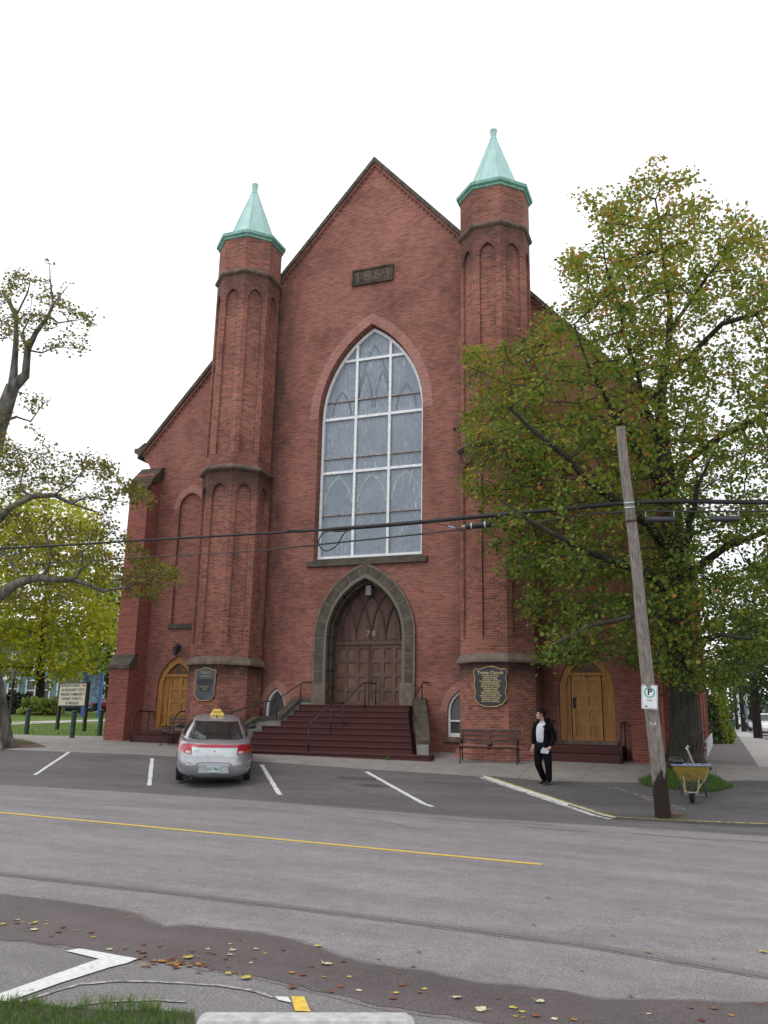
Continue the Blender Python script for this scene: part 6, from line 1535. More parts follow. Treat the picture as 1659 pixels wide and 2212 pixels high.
m_ = MB(); m_.prism([(6, 1470), (38, 1470), (36, 1463), (8, 1463)], hf, -1.2, 0); obj('porch_roof', m_, WHITE, BH, world=True)
m_ = MB(); m_.prism([(48, 1453), (78, 1453), (78, 1448), (48, 1448)], hf, -.5, 0); obj('cornice', m_, WHITE, BH, world=True)
# white house farther right behind the trees
o1 = onD(150, 1540, 112); k1 = 112/FPX; hf1 = lambda u, v, d: tuple(o1+ex_*((u-150)*k1)+ey_*d+Vector((0, 0, (1540-v)*k1*.985)))
WH = thing('house', 'pale house glimpsed behind the message board and trees', 'house', tuple(o1))
m_ = MB(); m_.prism([(122, 1560), (200, 1560), (200, 1420), (162, 1392), (122, 1420)], hf1, 0, 8); obj('wall', m_, M('pale_siding', (.45, .47, .48), .7, .06, 3), WH, world=True)
m_ = MB(); m_.prism([(116, 1424), (162, 1389), (206, 1424), (206, 1418), (162, 1382), (116, 1418)], hf1, -.4, 8.4); obj('roof', m_, SLATE, WH, world=True)
for a, b_, c_, d in ((146, 156, 1486, 1512), (168, 178, 1486, 1512), (146, 156, 1436, 1458)):
    f_ = MB(); f_.prism([(a, d), (b_, d), (b_, c_), (a, c_)], hf1, -.04, .02); wo_ = obj('window', f_, WHITE, WH, world=True); g = MB(); g.prism([(a+1.4, d-1.5), (b_-1.4, d-1.5), (b_-1.4, c_+1.5), (a+1.4, c_+1.5)], hf1, -.06, -.045); obj('pane', g, MATS['house_pane'], wo_, world=True)

# ================================================================== WHEELBARROW
wp = ground((1880+778/3.913)/1.3888, (2000+1612/3.913)/1.3888); wp.z += .03
dw = (CAM-wp); dw.z = 0; dw.normalize(); dw = Vector((dw.x-.05, dw.y, 0)).normalized(); rz = atan2(dw.x, -dw.y)   # local -Y faces the camera
WBR = thing('wheelbarrow', 'yellow wheelbarrow with a blue rim standing in front of the big maple', 'wheelbarrow', tuple(wp), rz)
m_ = MB()
def tray(z, wx_, y0, y1): return [(-wx_, y0, z), (wx_, y0, z), (wx_, y1, z), (-wx_, y1, z)]
r0, r1 = tray(.42, .235, .05, .58), tray(.74, .365, -.14, .82); q0, q1_ = tray(.435, .225, .06, .57), tray(.74, .350, -.125, .805)
m_.add(r0+r1+q0+q1_, [(0, 1, 2, 3), (0, 1, 5, 4), (1, 2, 6, 5), (2, 3, 7, 6), (3, 0, 4, 7), (8, 9, 10, 11), (8, 9, 13, 12), (9, 10, 14, 13), (10, 11, 15, 14), (11, 8, 12, 15)])
mY = bpy.data.materials.new('worn_yellow'); n, b = nodes(mY); c = mix(n, ramp(n, noise(n, pos(n), 5, 7, .7), [(.46, 0.), (.66, .8)]), (.36, .26, .045), (.12, .095, .07)); n.links.new(c, b.inputs['Base Color']); b.inputs['Roughness'].default_value = .6
obj('tray', m_, mY, WBR, recalc=True)
m_ = MB(); 
for a, b_ in zip(r1, r1[1:]+r1[:1]): m_.tube([a, b_], .018, 8)
obj('rim', m_, M('worn_blue', (.19, .27, .44), .6, .25, 10), WBR, smooth=True)
w_ = bpy.data.objects.new('wheel', None); C.objects.link(w_); w_.parent = WBR; WM[w_] = WM[WBR].copy()
m_ = MB(); m_.lathe([(.12, -.045), (.18, -.05), (.20, -.03), (.205, 0), (.20, .03), (.18, .05), (.12, .045)], (0, -.12, .205), 22, 'X'); obj('tyre', m_, RUBBER, w_, smooth=True)
m_ = MB(); m_.lathe([(.02, -.05), (.12, -.03), (.12, .03), (.02, .05)], (0, -.12, .205), 16, 'X'); obj('hub', m_, M('hub_grey', (.18, .17, .15), .6, .2, 9), w_)
WOODH = M('handle_wood', (.30, .22, .14), .7, .25, 8)
for s in (-1, 1):
    m_ = MB(); m_.tube([(s*.11, -.34, .22), (s*.16, .0, .34), (s*.24, .6, .43), (s*.30, 1.40, .62)], .019, 8); obj('handle', m_, WOODH, WBR, smooth=True)
    m_ = MB(); m_.tube([(s*.22, .50, .42), (s*.26, .62, .02), (s*.26, .78, .02), (s*.25, .82, .46)], .016, 8); m_.tube([(s*.26, .55, .02), (s*.26, .82, .02)], .02, 6); obj('leg', m_, M('leg_blue_grey', (.06, .07, .10), .6, .3, 14), WBR, smooth=True)
    m_ = MB(); m_.tube([(s*.12, -.12, .205), (s*.13, -.02, .34), (s*.17, .02, .62)], .013, 6); m_.box(s*.10-.02, s*.10+.02, -.18, -.06, .17, .24); obj('wheel_bracket', m_, M('bracket_pale', (.34, .30, .26), .6, .3, 14), WBR)
m_ = MB(); m_.tube([(-.13, -.37, .215), (.13, -.37, .215)], .016, 8); m_.tube([(-.26, .66, .10), (.26, .66, .10)], .012, 6); obj('cross_bar', m_, MATS['bracket_pale'], WBR, smooth=True)
def loc2(x, y, z): return WM[WBR] @ Vector((x, y, z))
def held(name, label, cat, parts_):
    t = thing(name, label, cat, tuple(loc2(0, .3, .46))); 
    for nm_, mb_, mt_ in parts_:
        mb_.v = [WM[WBR] @ v for v in mb_.v]; obj(nm_, mb_, mt_, t, world=True, smooth=True)
m1 = MB(); m1.tube([(.12, .55, .48), (.03, .25, .80), (-.04, .0, 1.05), (-.055, -.03, 1.09)], [.020, .020, .020, .024], 8); m2 = MB(); m2.tube([(-.055, -.03, 1.09), (-.03, -.03, 1.13), (.0, -.02, 1.10)], .014, 6)
held('shovel', 'shovel with a pale handle sticking up out of the wheelbarrow', 'shovel', [('shaft', m1, M('pale_handle', (.50, .54, .50), .5, .12, 9)), ('grip', m2, MATS['pale_handle'])])
m1 = MB(); m1.ball((-.28, .12, .80), .15, 12, 8, (.95, .8, .62)); m2 = MB(); m2.ball((-.30, .10, .83), .14, 12, 8, (1.05, .35, .55))
held('plastic_sack', 'black plastic sack slumped over the left side of the wheelbarrow', 'sack', [('sack', m1, M('black_plastic', (.014, .014, .018), .35, .2, 5)), ('fold', m2, M('sack_edge', (.05, .035, .032), .5, .2, 5))])
m1 = MB(); m1.tube([(-.20, .45, .55), (-.10, .30, .72), (-.02, .25, .86)], [.012, .010, .006], 5); m1.tube([(.0, .4, .55), (.03, .28, .78), (.02, .22, .92)], [.014, .010, .007], 5); m1.tube([(.1, .4, .6), (.2, .3, .74), (.26, .25, .77)], [.012, .01, .006], 5)
held('cut_branch', 'pieces of cut branch lying in the wheelbarrow', 'branch', [('sticks', m1, M('twig_wood', (.22, .14, .07), .8, .3, 12))])

# ================================================================== RIGHT-HAND STREET
HG = leafmat('gold_bush_leaf', [(0, (.05, .09, .015)), (.5, (.16, .22, .03)), (1, (.36, .38, .04))], .35)
q = onD(1545, 1597, 43); bush('bush', 'dark green bush with yellow-green side beside the church wall', 'bush', (q.x-.75, q.y, zg(q.x, q.y)), 1.1, 1.8, 2.55, 2600, .17, leafmat('bush_leaf', [(0, (.012, .03, .008)), (1, (.05, .09, .02))], .2), .5)
bush('bush', 'bright yellow-green bush at the end of the church wall', 'bush', (q.x+.05, q.y+1.6, zg(q.x, q.y)), .85, 1.6, 2.7, 2600, .17, HG, .6)
ft = thing('low_fence', 'low fence of short white posts along the paved strip by the church', 'fence', tuple(ground((1880+955/3.913)/1.3888, (2000+1050/3.913)/1.3888)))
F0 = ground((1880+962/3.913)/1.3888, (2000+1050/3.913)/1.3888)
for k in range(6):
    y = F0.y+k*3.2; x = F0.x-.02; m_ = MB(); m_.box(x-.03, x+.03, y-.03, y+.03, zg(x, y)-.05, zg(x, y)+.55); obj('post', m_, WHITE, ft, world=True, bev=.01)
for zo in (.22, .42):
    m_ = MB(); m_.tube([(F0.x-.1, F0.y-1.5, zg(F0.x, F0.y)+zo), (F0.x-.1, F0.y+15, zg(F0.x, F0.y+15)+zo)], .03, 6); obj('rail', m_, blk, ft, world=True)
# green wheeled bin
q = onD(1577, 1584.5, 73); t = thing('wheeled_bin', 'dark green wheeled bin on the grass beside the side street pavement', 'bin', tuple(q), .1)
m_ = MB(); m_.add([(-.36, -.30, .08), (.36, -.30, .08), (.36, .30, .08), (-.36, .30, .08), (-.46, -.40, 1.12), (.46, -.40, 1.12), (.46, .40, 1.12), (-.46, .40, 1.12)], [(0, 1, 2, 3), (4, 5, 6, 7), (0, 1, 5, 4), (1, 2, 6, 5), (2, 3, 7, 6), (3, 0, 4, 7)]); obj('body', m_, M('bin_green', (.035, .12, .06), .5, .1, 6), t, bev=.03)
m_ = MB(); m_.prism([(-.5, 1.12), (.5, 1.12), (.48, 1.18), (-.48, 1.20)], lambda a, b_, d: (a, d, b_), -.45, .45); obj('lid', m_, M('bin_lid', (.16, .16, .14), .5, .1, 6), t, bev=.02)
for s in (-1, 1): m_ = MB(); m_.lathe([(.01, -.03), (.10, -.03), (.10, .03), (.01, .03)], (s*.33, .32, .10), 12, 'X'); obj('wheel', m_, RUBBER, t)
q = onD(1560, 1578, 76); t = thing('marker_post', 'thin yellow guy guard beside the green bin', 'marker post', tuple(q)); m_ = MB(); m_.tube([tuple(q), tuple(q+Vector((-.12, 0, 2.4)))], .06, 8); obj('sleeve', m_, M('guard_yellow', (.55, .38, .05), .6, .1, 6), t, world=True)
q = onD(1562, 1588, 71); bush('boulder_cover', 'pale grey shrubby mound left of the green bin', 'mound', (q.x-.4, q.y, q.z-.1), .6, .5, .5, 120, .2, M('pale_mound', (.30, .29, .29), .8, .1, 5), .5) if False else None
PG = 'poles along the side street'
DKP = M('dark_pole', (.055, .04, .042), .85, .3, 6, stretch=(1, 1, .3))
for (u, v, w_, top, lab) in ((1638, 1594.5, .30, 1420, 'nearest and thickest dark pole on the side street pavement'), (1607.5, 1580.5, .24, 1440, 'second dark pole from the camera along the side street'), (1593, 1576, .20, 1455, 'third dark pole from the camera along the side street'), (1583, 1566, .20, 1460, 'farthest thin dark pole, rising behind the green bin')):
    P = ground(u, v); D = depth(P); t = thing('street_pole', lab, 'pole', tuple(P), 0, PG); H = (v-top)/FPX*D+3
    m_ = MB(); m_.tube([tuple(P-Vector((0, 0, .1))), tuple(P+Vector((-.05, 0, H)))], [w_, w_*.7], 12); obj('shaft', m_, DKP, t, world=True, smooth=True)
    m_ = MB(); m_.box(P.x-.9, P.x+.9, P.y-.06, P.y+.06, P.z+H-.8, P.z+H-.68); obj('crossarm', m_, DKP, t, world=True)
# buildings up the side street
def block(label, u0, u1, vt, D, depth_, mat, roofm, wins_=(), gable=False, vb=1556):
    o_ = onD(u0, vb, D); k_ = D/FPX; g_ = lambda u, v, d: tuple(o_+ex2*((u-u0)*k_)+ey2*d+Vector((0, 0, (vb-v)*k_)))
    t = thing('building', label, 'building', tuple(o_)); m_ = MB(); pts = [(u0, vb+8), (u1, vb+8), (u1, vt), (u0, vt)]
    if gable: pts = [(u0, vb+8), (u1, vb+8), (u1, vt), ((u0+u1)/2, vt-gable), (u0, vt)]
    m_.prism(pts, g_, 0, depth_); obj('wall', m_, mat, t, world=True)
    m_ = MB()
    if gable: m_.prism([(u0-2, vt+2), ((u0+u1)/2, vt-gable-1), (u1+2, vt+2), (u1+2, vt), ((u0+u1)/2, vt-gable-4), (u0-2, vt)], g_, -.4, depth_+.4)
    else: m_.prism([(u0-1, vt), (u1+1, vt), (u1+1, vt-2.5), (u0-1, vt-2.5)], g_, -.4, depth_+.4)
    obj('roof', m_, roofm, t, world=True)
    for a, b_, c_, d, mt in wins_:
        m_ = MB(); m_.prism([(a, d), (b_, d), (b_, c_), (a, c_)], g_, -.15, .05); obj('window' if mt is None else 'door', m_, mt or MATS['house_pane'], t, world=True)
ex2 = Vector((1, 0, 0)); ey2 = Vector((0, 1, 0))
block('pale grey commercial building with a blue door at the far end of the side street', 1588, 1622, 1478, 190, 20, M('pale_wall', (.46, .48, .50), .8, .08, 1), M('pale_roof', (.40, .42, .46), .7, .1, 1), [(1600, 1614, 1522, 1550, M('blue_door', (.10, .19, .26), .6, .1, 3)), (1596, 1600, 1490, 1500, None), (1606, 1611, 1490, 1500, None)], 10, 1553)
block('cream and green house at the right edge beyond the parked cars', 1652, 1740, 1512, 96, 10, M('cream_siding', (.42, .44, .38), .7, .06, 2), M('green_trim', (.16, .28, .22), .6, .1, 3), [(1656, 1662, 1522, 1545, None), (1670, 1680, 1522, 1545, None)], 22, 1562)
block('red brown brick house behind the trees on the right of the side street', 1628, 1650, 1515, 120, 10, M('brown_brick', (.20, .09, .07), .85, .15, 2), SLATE, [(1632, 1637, 1525, 1538, None), (1641, 1646, 1525, 1538, None)], 14, 1556)
block('grey garage behind the bush at the end of the church', 1552, 1572, 1512, 105, 10, M('garage_grey', (.30, .32, .34), .8, .1, 2), SLATE, [(1556, 1562, 1530, 1542, None)], 8, 1560)
BG_G = leafmat('street_leaf', [(0, (.012, .032, .008)), (.5, (.035, .075, .016)), (.8, (.09, .13, .02)), (1, (.30, .18, .03))], .35)
far_tree('street_maple', 'dark green maple on the far side of the side street, cut by the right edge', [(1692, 1578), (1690, 1500), (1680, 1430)],
         [(1640, 1180), (1700, 1140), (1790, 1150), (1800, 1480), (1740, 1520), (1690, 1525), (1650, 1510), (1620, 1480), (1600, 1420), (1605, 1340), (1600, 1290), (1615, 1240)], 58, 5, 420, .9, 22, .6, .34, .35, BARK_D, BG_G, rbase=.35)
far_tree('street_maple', 'green tree over the middle of the side street behind the dark poles', [(1622, 1558), (1621, 1520), (1620, 1480)],
         [(1560, 1400), (1590, 1330), (1640, 1320), (1680, 1380), (1680, 1480), (1660, 1520), (1630, 1530), (1600, 1500), (1575, 1480), (1552, 1460)], 92, 6, 260, 1.2, 20, .8, .5, .30, BARK_D, BG_G, rbase=.22)
far_tree('young_tree', 'bright green young tree between the church end and the dark poles', [(1560, 1568), (1560, 1530), (1559, 1500)],
         [(1530, 1440), (1560, 1420), (1590, 1450), (1590, 1500), (1580, 1535), (1545, 1545), (1535, 1500)], 84, 3.5, 150, .9, 20, .6, .42, .62, BARK_D, BG_G, rbase=.22)
# the far wood that closes both sides of the view
tp = []
for k in range(5200):
    a = rng.uniform(0, 1)
    if a < .5: x = rng.uniform(-260, -60); y = 150+rng.uniform(-12, 12)
    else: x = rng.uniform(-60, 190); y = 240+rng.uniform(-12, 12)
    tp.append((x, y, zg(x, y)+abs(rng.normal(0, 4.2))*(.8+.3*sin(x*.13))))
V, F, tn = leaf_mesh4(np.array(tp), 2.2, rng.uniform(0, .8, len(tp))); o = fast_mesh('distant_wood', V, F, tn, BG_G); tag(o, 'distant line of trees beyond the houses', 'wood', None, 'stuff')

# ================================================================== FALLEN LEAVES
LFM = {}
for nm_, col in (('leaf_yellow', (.50, .40, .09)), ('leaf_pale', (.55, .53, .34)), ('leaf_rust', (.20, .080, .045)), ('leaf_orange', (.38, .18, .05)), ('leaf_maroon', (.12, .03, .028))): LFM[nm_] = M(nm_, col, .7, .2, 30, spec=.3)
OUT = [(0, -.40), (.06, -.26), (.26, -.34), (.30, -.22), (.46, -.14), (.40, .04), (.46, .20), (.32, .24), (.26, .36), (.14, .36), (0, .52), (-.14, .36), (-.26, .36), (-.32, .24), (-.46, .20), (-.40, .04), (-.46, -.14), (-.30, -.22), (-.26, -.34), (-.06, -.26)]
def leafthing(P, size, kind, lab, group):
    t = MB(); a = random.uniform(0, 6.3); cu = random.uniform(.1, .45); tilt = random.uniform(-.1, .25); size *= .72
    vs = [Vector((0, 0, .0))]+[Vector((x, y, cu*(x*x+y*y)*.9+random.uniform(-.03, .03))) for x, y in OUT]; R_ = Matrix.Rotation(a, 3, 'Z')
    vs = [R_ @ Vector((v.x, v.y, v.z+tilt*v.x*.4+.10)) * size for v in vs]
    n_ = len(OUT); t.add([Vector(P)+v for v in vs], [(0, 1+i, 1+(i+1) % n_) for i in range(n_)]); t.tube([Vector(P)+vs[1], Vector(P)+vs[1]+R_ @ Vector((0, -.35*size, .1*size))], .0015, 4)
    tag(obj('fallen_leaf', t, LFM[kind], recalc=False), lab, 'leaf', group)
GL = 'fallen leaves on the road'
lname = {'leaf_yellow': 'small yellow fallen leaf lying on the damp road', 'leaf_pale': 'small pale greenish fallen leaf lying on the damp road', 'leaf_rust': 'small rust brown fallen leaf lying on the road', 'leaf_orange': 'small orange fallen leaf lying on the road', 'leaf_maroon': 'small dark maroon fallen leaf lying on the damp road'}
zn = lambda u, v: ((u/1.276)/1.3888, (2600+v/1.276)/1.3888); zN = lambda u, v: ((1200+u/1.5027)/1.3888, (2300+v/1.5027)/1.3888)
spots = [(zn(130, 248), .10, 'leaf_pale'), (zn(418, 322), .08, 'leaf_pale'), (zn(880, 300), .05, 'leaf_pale'), (zn(890, 325), .085, 'leaf_pale'), (zn(880, 343), .07, 'leaf_pale'), (zn(980, 321), .07, 'leaf_pale'), (zn(1218, 310), .09, 'leaf_yellow'), (zn(1250, 378), .13, 'leaf_pale'), (zn(940, 432), .12, 'leaf_yellow'), (zn(718, 355), .12, 'leaf_yellow'),
         (zn(760, 380), .09, 'leaf_orange'), (zn(722, 386), .07, 'leaf_orange'), (zn(650, 370), .07, 'leaf_rust'), (zn(620, 368), .10, 'leaf_orange'), (zn(680, 370), .06, 'leaf_yellow'), (zn(590, 366), .06, 'leaf_yellow'), (zn(545, 335), .10, 'leaf_rust'), (zn(530, 328), .06, 'leaf_maroon'), (zn(555, 350), .06, 'leaf_maroon'), (zn(480, 320), .06, 'leaf_rust'), (zn(550, 305), .06, 'leaf_maroon'),
         (zn(350, 257), .09, 'leaf_rust'), (zn(357, 275), .06, 'leaf_yellow'), (zn(225, 255), .09, 'leaf_rust'), (zn(240, 238), .08, 'leaf_maroon'), (zn(195, 272), .05, 'leaf_rust'), (zn(68, 208), .06, 'leaf_pale'), (zn(8, 226), .09, 'leaf_yellow'), (zn(135, 215), .05, 'leaf_yellow'), (zn(295, 248), .05, 'leaf_yellow'), (zn(610, 310), .06, 'leaf_rust'), (zn(795, 320), .06, 'leaf_pale'), (zn(795, 334), .06, 'leaf_rust'), (zn(735, 330), .06, 'leaf_rust'),
         (zn(758, 350), .05, 'leaf_orange'), (zn(870, 390), .05, 'leaf_rust'), (zn(875, 415), .08, 'leaf_yellow'), (zn(810, 398), .05, 'leaf_rust'), (zn(760, 410), .06, 'leaf_rust'), (zn(920, 285), .05, 'leaf_rust'), (zn(960, 373), .05, 'leaf_pale'), (zn(975, 358), .04, 'leaf_rust'), (zn(1015, 337), .05, 'leaf_yellow'), (zn(1085, 325), .05, 'leaf_maroon'), (zn(1118, 412), .08, 'leaf_orange'), (zn(1158, 421), .09, 'leaf_rust'), (zn(1192, 387), .07, 'leaf_rust'),
         (zn(1240, 428), .05, 'leaf_yellow'), (zn(1338, 427), .06, 'leaf_yellow'), (zn(1120, 468), .10, 'leaf_rust'), (zn(1305, 465), .08, 'leaf_rust'), (zn(1268, 485), .07, 'leaf_rust'), (zn(1373, 480), .07, 'leaf_pale'), (zn(1315, 370), .06, 'leaf_maroon'), (zn(1450, 355), .05, 'leaf_orange'), (zn(1540, 460), .08, 'leaf_rust'), (zn(1515, 490), .07, 'leaf_yellow'), (zn(1505, 510), .09, 'leaf_rust'), (zn(1525, 415), .05, 'leaf_rust'), (zn(1580, 385), .05, 'leaf_orange'), (zn(1605, 330), .05, 'leaf_rust'),
         (zn(1605, 488), .06, 'leaf_rust'), (zn(1625, 474), .06, 'leaf_yellow'), (zn(345, 393), .06, 'leaf_pale'), (zn(120, 479), .05, 'leaf_rust'), (zn(285, 112), .03, 'leaf_pale'), (zn(490, 203), .06, 'leaf_orange'),
         (zN(255, 1050), .10, 'leaf_pale'), (zN(630, 1068), .10, 'leaf_pale'), (zN(368, 1105), .12, 'leaf_pale'), (zN(510, 1095), .09, 'leaf_yellow'), (zN(550, 1112), .07, 'leaf_yellow'), (zN(555, 1138), .05, 'leaf_orange'), (zN(520, 1133), .05, 'leaf_yellow'), (zN(610, 1132), .09, 'leaf_rust'), (zN(695, 1145), .07, 'leaf_pale'), (zN(785, 1148), .07, 'leaf_orange'), (zN(1122, 1122), .05, 'leaf_pale'), (zN(1040, 1042), .06, 'leaf_rust'),
         (zN(1312, 1096), .06, 'leaf_rust'), (zN(1415, 1098), .08, 'leaf_rust'), (zN(1495, 1128), .06, 'leaf_orange'), (zN(1360, 1152), .07, 'leaf_maroon'), (zN(1622, 1076), .06, 'leaf_rust'), (zN(443, 1052), .05, 'leaf_rust'), (zN(12, 993), .07, 'leaf_rust'), (zN(88, 1024), .06, 'leaf_rust'), (zN(112, 1010), .06, 'leaf_yellow'), (zN(60, 907), .05, 'leaf_rust'), (zN(86, 840), .06, 'leaf_rust'), (zN(605, 717), .06, 'leaf_rust'), (zN(670, 593), .07, 'leaf_rust'),
         (zN(1060, 643), .05, 'leaf_orange'), (zN(1120, 843), .08, 'leaf_orange'), (zN(1640, 840), .11, 'leaf_yellow'), (zN(1415, 869), .05, 'leaf_orange'), (zN(822, 923), .05, 'leaf_orange'), (zN(972, 891), .03, 'leaf_yellow'), (zN(960, 764), .05, 'leaf_rust'), (zN(270, 225), .07, 'leaf_maroon'), (zN(230, 188), .07, 'leaf_maroon'), (zN(240, 76), .07, 'leaf_maroon'), (zN(1180, 288), .06, 'leaf_maroon')]
rl = random.Random(3)
for k_ in range(26): spots.append((zn(rl.gauss(675, 75), rl.gauss(372, 14)), rl.uniform(.045, .08), rl.choice(['leaf_rust', 'leaf_rust', 'leaf_maroon', 'leaf_orange'])))
for k_ in range(12): spots.append((zn(rl.uniform(2, 180), rl.gauss(226, 12)), rl.uniform(.04, .065), rl.choice(['leaf_rust', 'leaf_yellow', 'leaf_maroon'])))
ncol = {'leaf_yellow': 'yellow', 'leaf_pale': 'pale greenish', 'leaf_rust': 'rust brown', 'leaf_orange': 'orange', 'leaf_maroon': 'dark maroon'}
for (uv, s, k) in spots:
    P = ground(*uv); u, v = uv
    if v < 1800: pl_ = 'on the grey parking bay in front of the church'
    elif v < 1955 and u > 800: pl_ = 'on the dry road above the long seam' if v < 1990 else 'on the dry road'
    elif u > 1150: pl_ = 'on the dry road below the long seam' if v < 2085 else 'on the damp strip toward the right edge'
    elif u > 880: pl_ = 'on the damp strip right of the parking stop'
    elif u > 640: pl_ = 'on the damp strip above the parking stop'
    elif u > 470: pl_ = 'on the damp strip above the small yellow paint patch'
    elif u > 285: pl_ = 'on the damp strip right of the white arrow tip'
    elif u > 170: pl_ = 'on the damp strip above the white arrow tip'
    else: pl_ = 'on the damp strip at the far left' if v < 2050 else 'on the white arrow line'
    sz = 'tiny' if s < .055 else ('small' if s < .075 else ('medium' if s < .095 else 'large'))
    leafthing((P.x, P.y, P.z+.006), s, k, sz+' '+ncol[k]+' leaf '+pl_, GL)
# white kerb stone at the very bottom
A_, B_ = ground((750/1.276)/1.3888, (2600+588/1.276)/1.3888), ground((1590/1.276)/1.3888, (2600+598/1.276)/1.3888)
d_ = (B_-A_); d_.z = 0; L_ = d_.length; d_.normalize(); nk = Vector((d_.y, -d_.x, 0))
m_ = MB(); kf = lambda x, z, dd: tuple(A_+d_*x+nk*dd+Vector((0, 0, z)))
m_.prism([(0, -.05), (L_, -.05), (L_-.01, .02), (L_-.06, .05), (.05, .05), (.01, .01)], kf, .0, .16)
tag(obj('parking_stop', m_, M('whitewashed_concrete', (.47, .47, .45), .8, .15, 14, bmp=.3), bev=.02), 'white painted concrete parking stop at the bottom edge beside the grass', 'parking stop')

# ================================================================== THE WALKING MAN
PF = ground((1300+560/1.652)/1.3888, (1950+672/1.652)/1.3888); PF.z += .03; PDp = depth(PF)
def pj(u, v, dd=0): return onD((1350+u/4.74)/1.3888, (1950+v/4.74)/1.3888, PDp+dd)
MAN = thing('person', 'dark haired man in a white shirt and open black jacket walking left past the right turret, holding papers', 'person', (PF.x, PF.y, PF.z))
MAN['label'] = 'dark haired man in white shirt and black jacket walking left, holding papers'
def skin(name, verts, edges, rad, mat, parent, root=0, sub=2):
    me = bpy.data.meshes.new(name); inv = WM[parent].inverted(); me.from_pydata([tuple(inv @ Vector(v)) for v in verts], edges, [])
    o = bpy.data.objects.new(name, me); C.objects.link(o)
    mdf = o.modifiers.new('s', 'SKIN'); mdf.use_smooth_shade = True
    for i, r_ in enumerate(rad):
        sv = me.skin_vertices[0].data[i]; sv.radius = (r_, r_) if isinstance(r_, (int, float)) else r_; sv.use_root = (i == root)
    s2 = o.modifiers.new('u', 'SUBSURF'); s2.levels = sub; s2.render_levels = sub
    dg = bpy.context.evaluated_depsgraph_get(); nm = bpy.data.meshes.new_from_object(o.evaluated_get(dg)); nm.name = name
    bpy.data.objects.remove(o); nm.materials.clear(); nm.materials.append(mat); nm.polygons.foreach_set('use_smooth', [True]*len(nm.polygons))
    o = bpy.data.objects.new(name, nm); C.objects.link(o); o.parent = parent; return o
class Sk:
    def __init__(s): s.v = []; s.e = []; s.r = []
    def a(s, p, r, par=None):
        s.v.append(Vector(p)); s.r.append(r); k = len(s.v)-1
        if par is not None: s.e.append((par, k))
        return k
    def chain(s, par, pts):
        for p, r in pts: par = s.a(p, r, par)
        return par
SKINM = M('skin', (.52, .30, .23), .5, .06, 20, spec=.4); HAIRM = M('dark_hair', (.012, .009, .008), .9, .3, 60, spec=.1)
JACK = M('black_jacket', (.007, .007, .009), .9, .3, 7, spec=.1); TROU = M('black_trousers', (.009, .009, .011), .9, .3, 6, spec=.1); SHIRT = M('white_shirt', (.62, .64, .70), .8, .06, 9, bmp=.3); SHOE = M('black_shoe', (.015, .014, .014), .35, .2, 9)
J = dict(pel=pj(1312, 1345), wst=pj(1310, 1250), chest=pj(1318, 1110), neck=pj(1318, 1015), head=pj(1288, 935),
         ls=pj(1425, 1075, -.14), le=pj(1478, 1235, -.18), lw=pj(1425, 1385, -.24), rs=pj(1225, 1065, .14), re=pj(1195, 1215, .17), rw=pj(1188, 1350, .12),
         lh=pj(1368, 1350, -.07), lk=pj(1398, 1625, -.10), la=pj(1412, 1875, -.04), rh=pj(1268, 1350, .07), rk=pj(1248, 1615, .0), ra=pj(1352, 1865, .16))
# one continuous body: pelvis, torso, neck, head, arms with hands, legs
b_ = Sk(); P0 = b_.a(J['pel'], .10); w1 = b_.a(J['wst'], .085, P0); c1 = b_.a(J['chest'], .095, w1); c2 = b_.a(J['neck'].lerp(J['chest'], .35), .062, c1); n1 = b_.a(J['neck'], .052, c2)
n2 = b_.a(pj(1306, 985), .052, n1); h1 = b_.a(pj(1288, 950), .078, n2); h2 = b_.a(pj(1292, 905), .094, h1); h3 = b_.a(pj(1294, 868), .070, h2)
LEFT = (pj(1200, 1000)-pj(1300, 1000)).normalized(); NEAR = -Vector((FW.x, FW.y, 0)).normalized(); UPV = Vector((0, 0, 1))
hands = {}
for s, sh, el, wr, pd in (('l', 'ls', 'le', 'lw', (LEFT*.85-UPV*.5)), ('r', 'rs', 're', 'rw', (-UPV*.95+LEFT*.25))):
    pd = pd.normalized(); q = b_.chain(c1, [(J[sh], .045), (J[sh].lerp(J[el], .5), .040), (J[el], .036), (J[el].lerp(J[wr], .5), .032), (J[wr], .026)])
    pm = b_.a(J[wr]+pd*.045, .034, q); pk = b_.a(J[wr]+pd*.085, .036, pm); hands[s] = (pk, pm, pd)
for s, hp, kn, an, td in (('l', 'lh', 'lk', 'la', (LEFT*.8+NEAR*.55)), ('r', 'rh', 'rk', 'ra', (LEFT*.85+NEAR*.45))):
    q = b_.chain(P0, [(J[hp]-UPV*.03, .088), (J[hp].lerp(J[kn], .5), .072), (J[kn], .050), (J[kn].lerp(J[an], .45), .046), (J[an], .030)]); td = td.normalized()
    b_.chain(q, [(J[an]-UPV*.045+td*.05, .024), (J[an]-UPV*.055+td*.13, .018)])
for s, (pk, pm, pd) in hands.items():
    side = pd.cross(NEAR).normalized(); cl = (NEAR*-.2+(-UPV if s == 'l' else LEFT)*.6)
    base = b_.v[pk]
    for i, (off, ln) in enumerate(((-.030, .070), (-.010, .080), (.010, .076), (.029, .060))):
        k1 = b_.a(base+side*off+pd*.018, .0105, pk); k2 = b_.a(base+side*off+pd*(.018+ln*.45)+cl*.010, .0092, k1); b_.a(base+side*off+pd*(.018+ln*.75)+cl*.034, .0078, k2)
    th = b_.a(b_.v[pm]-side*.034+NEAR*.01, .0125, pm); b_.a(b_.v[pm]-side*.052+pd*.04+NEAR*.018, .0095, th)
body = skin('body', b_.v, b_.e, b_.r, SKINM, MAN)
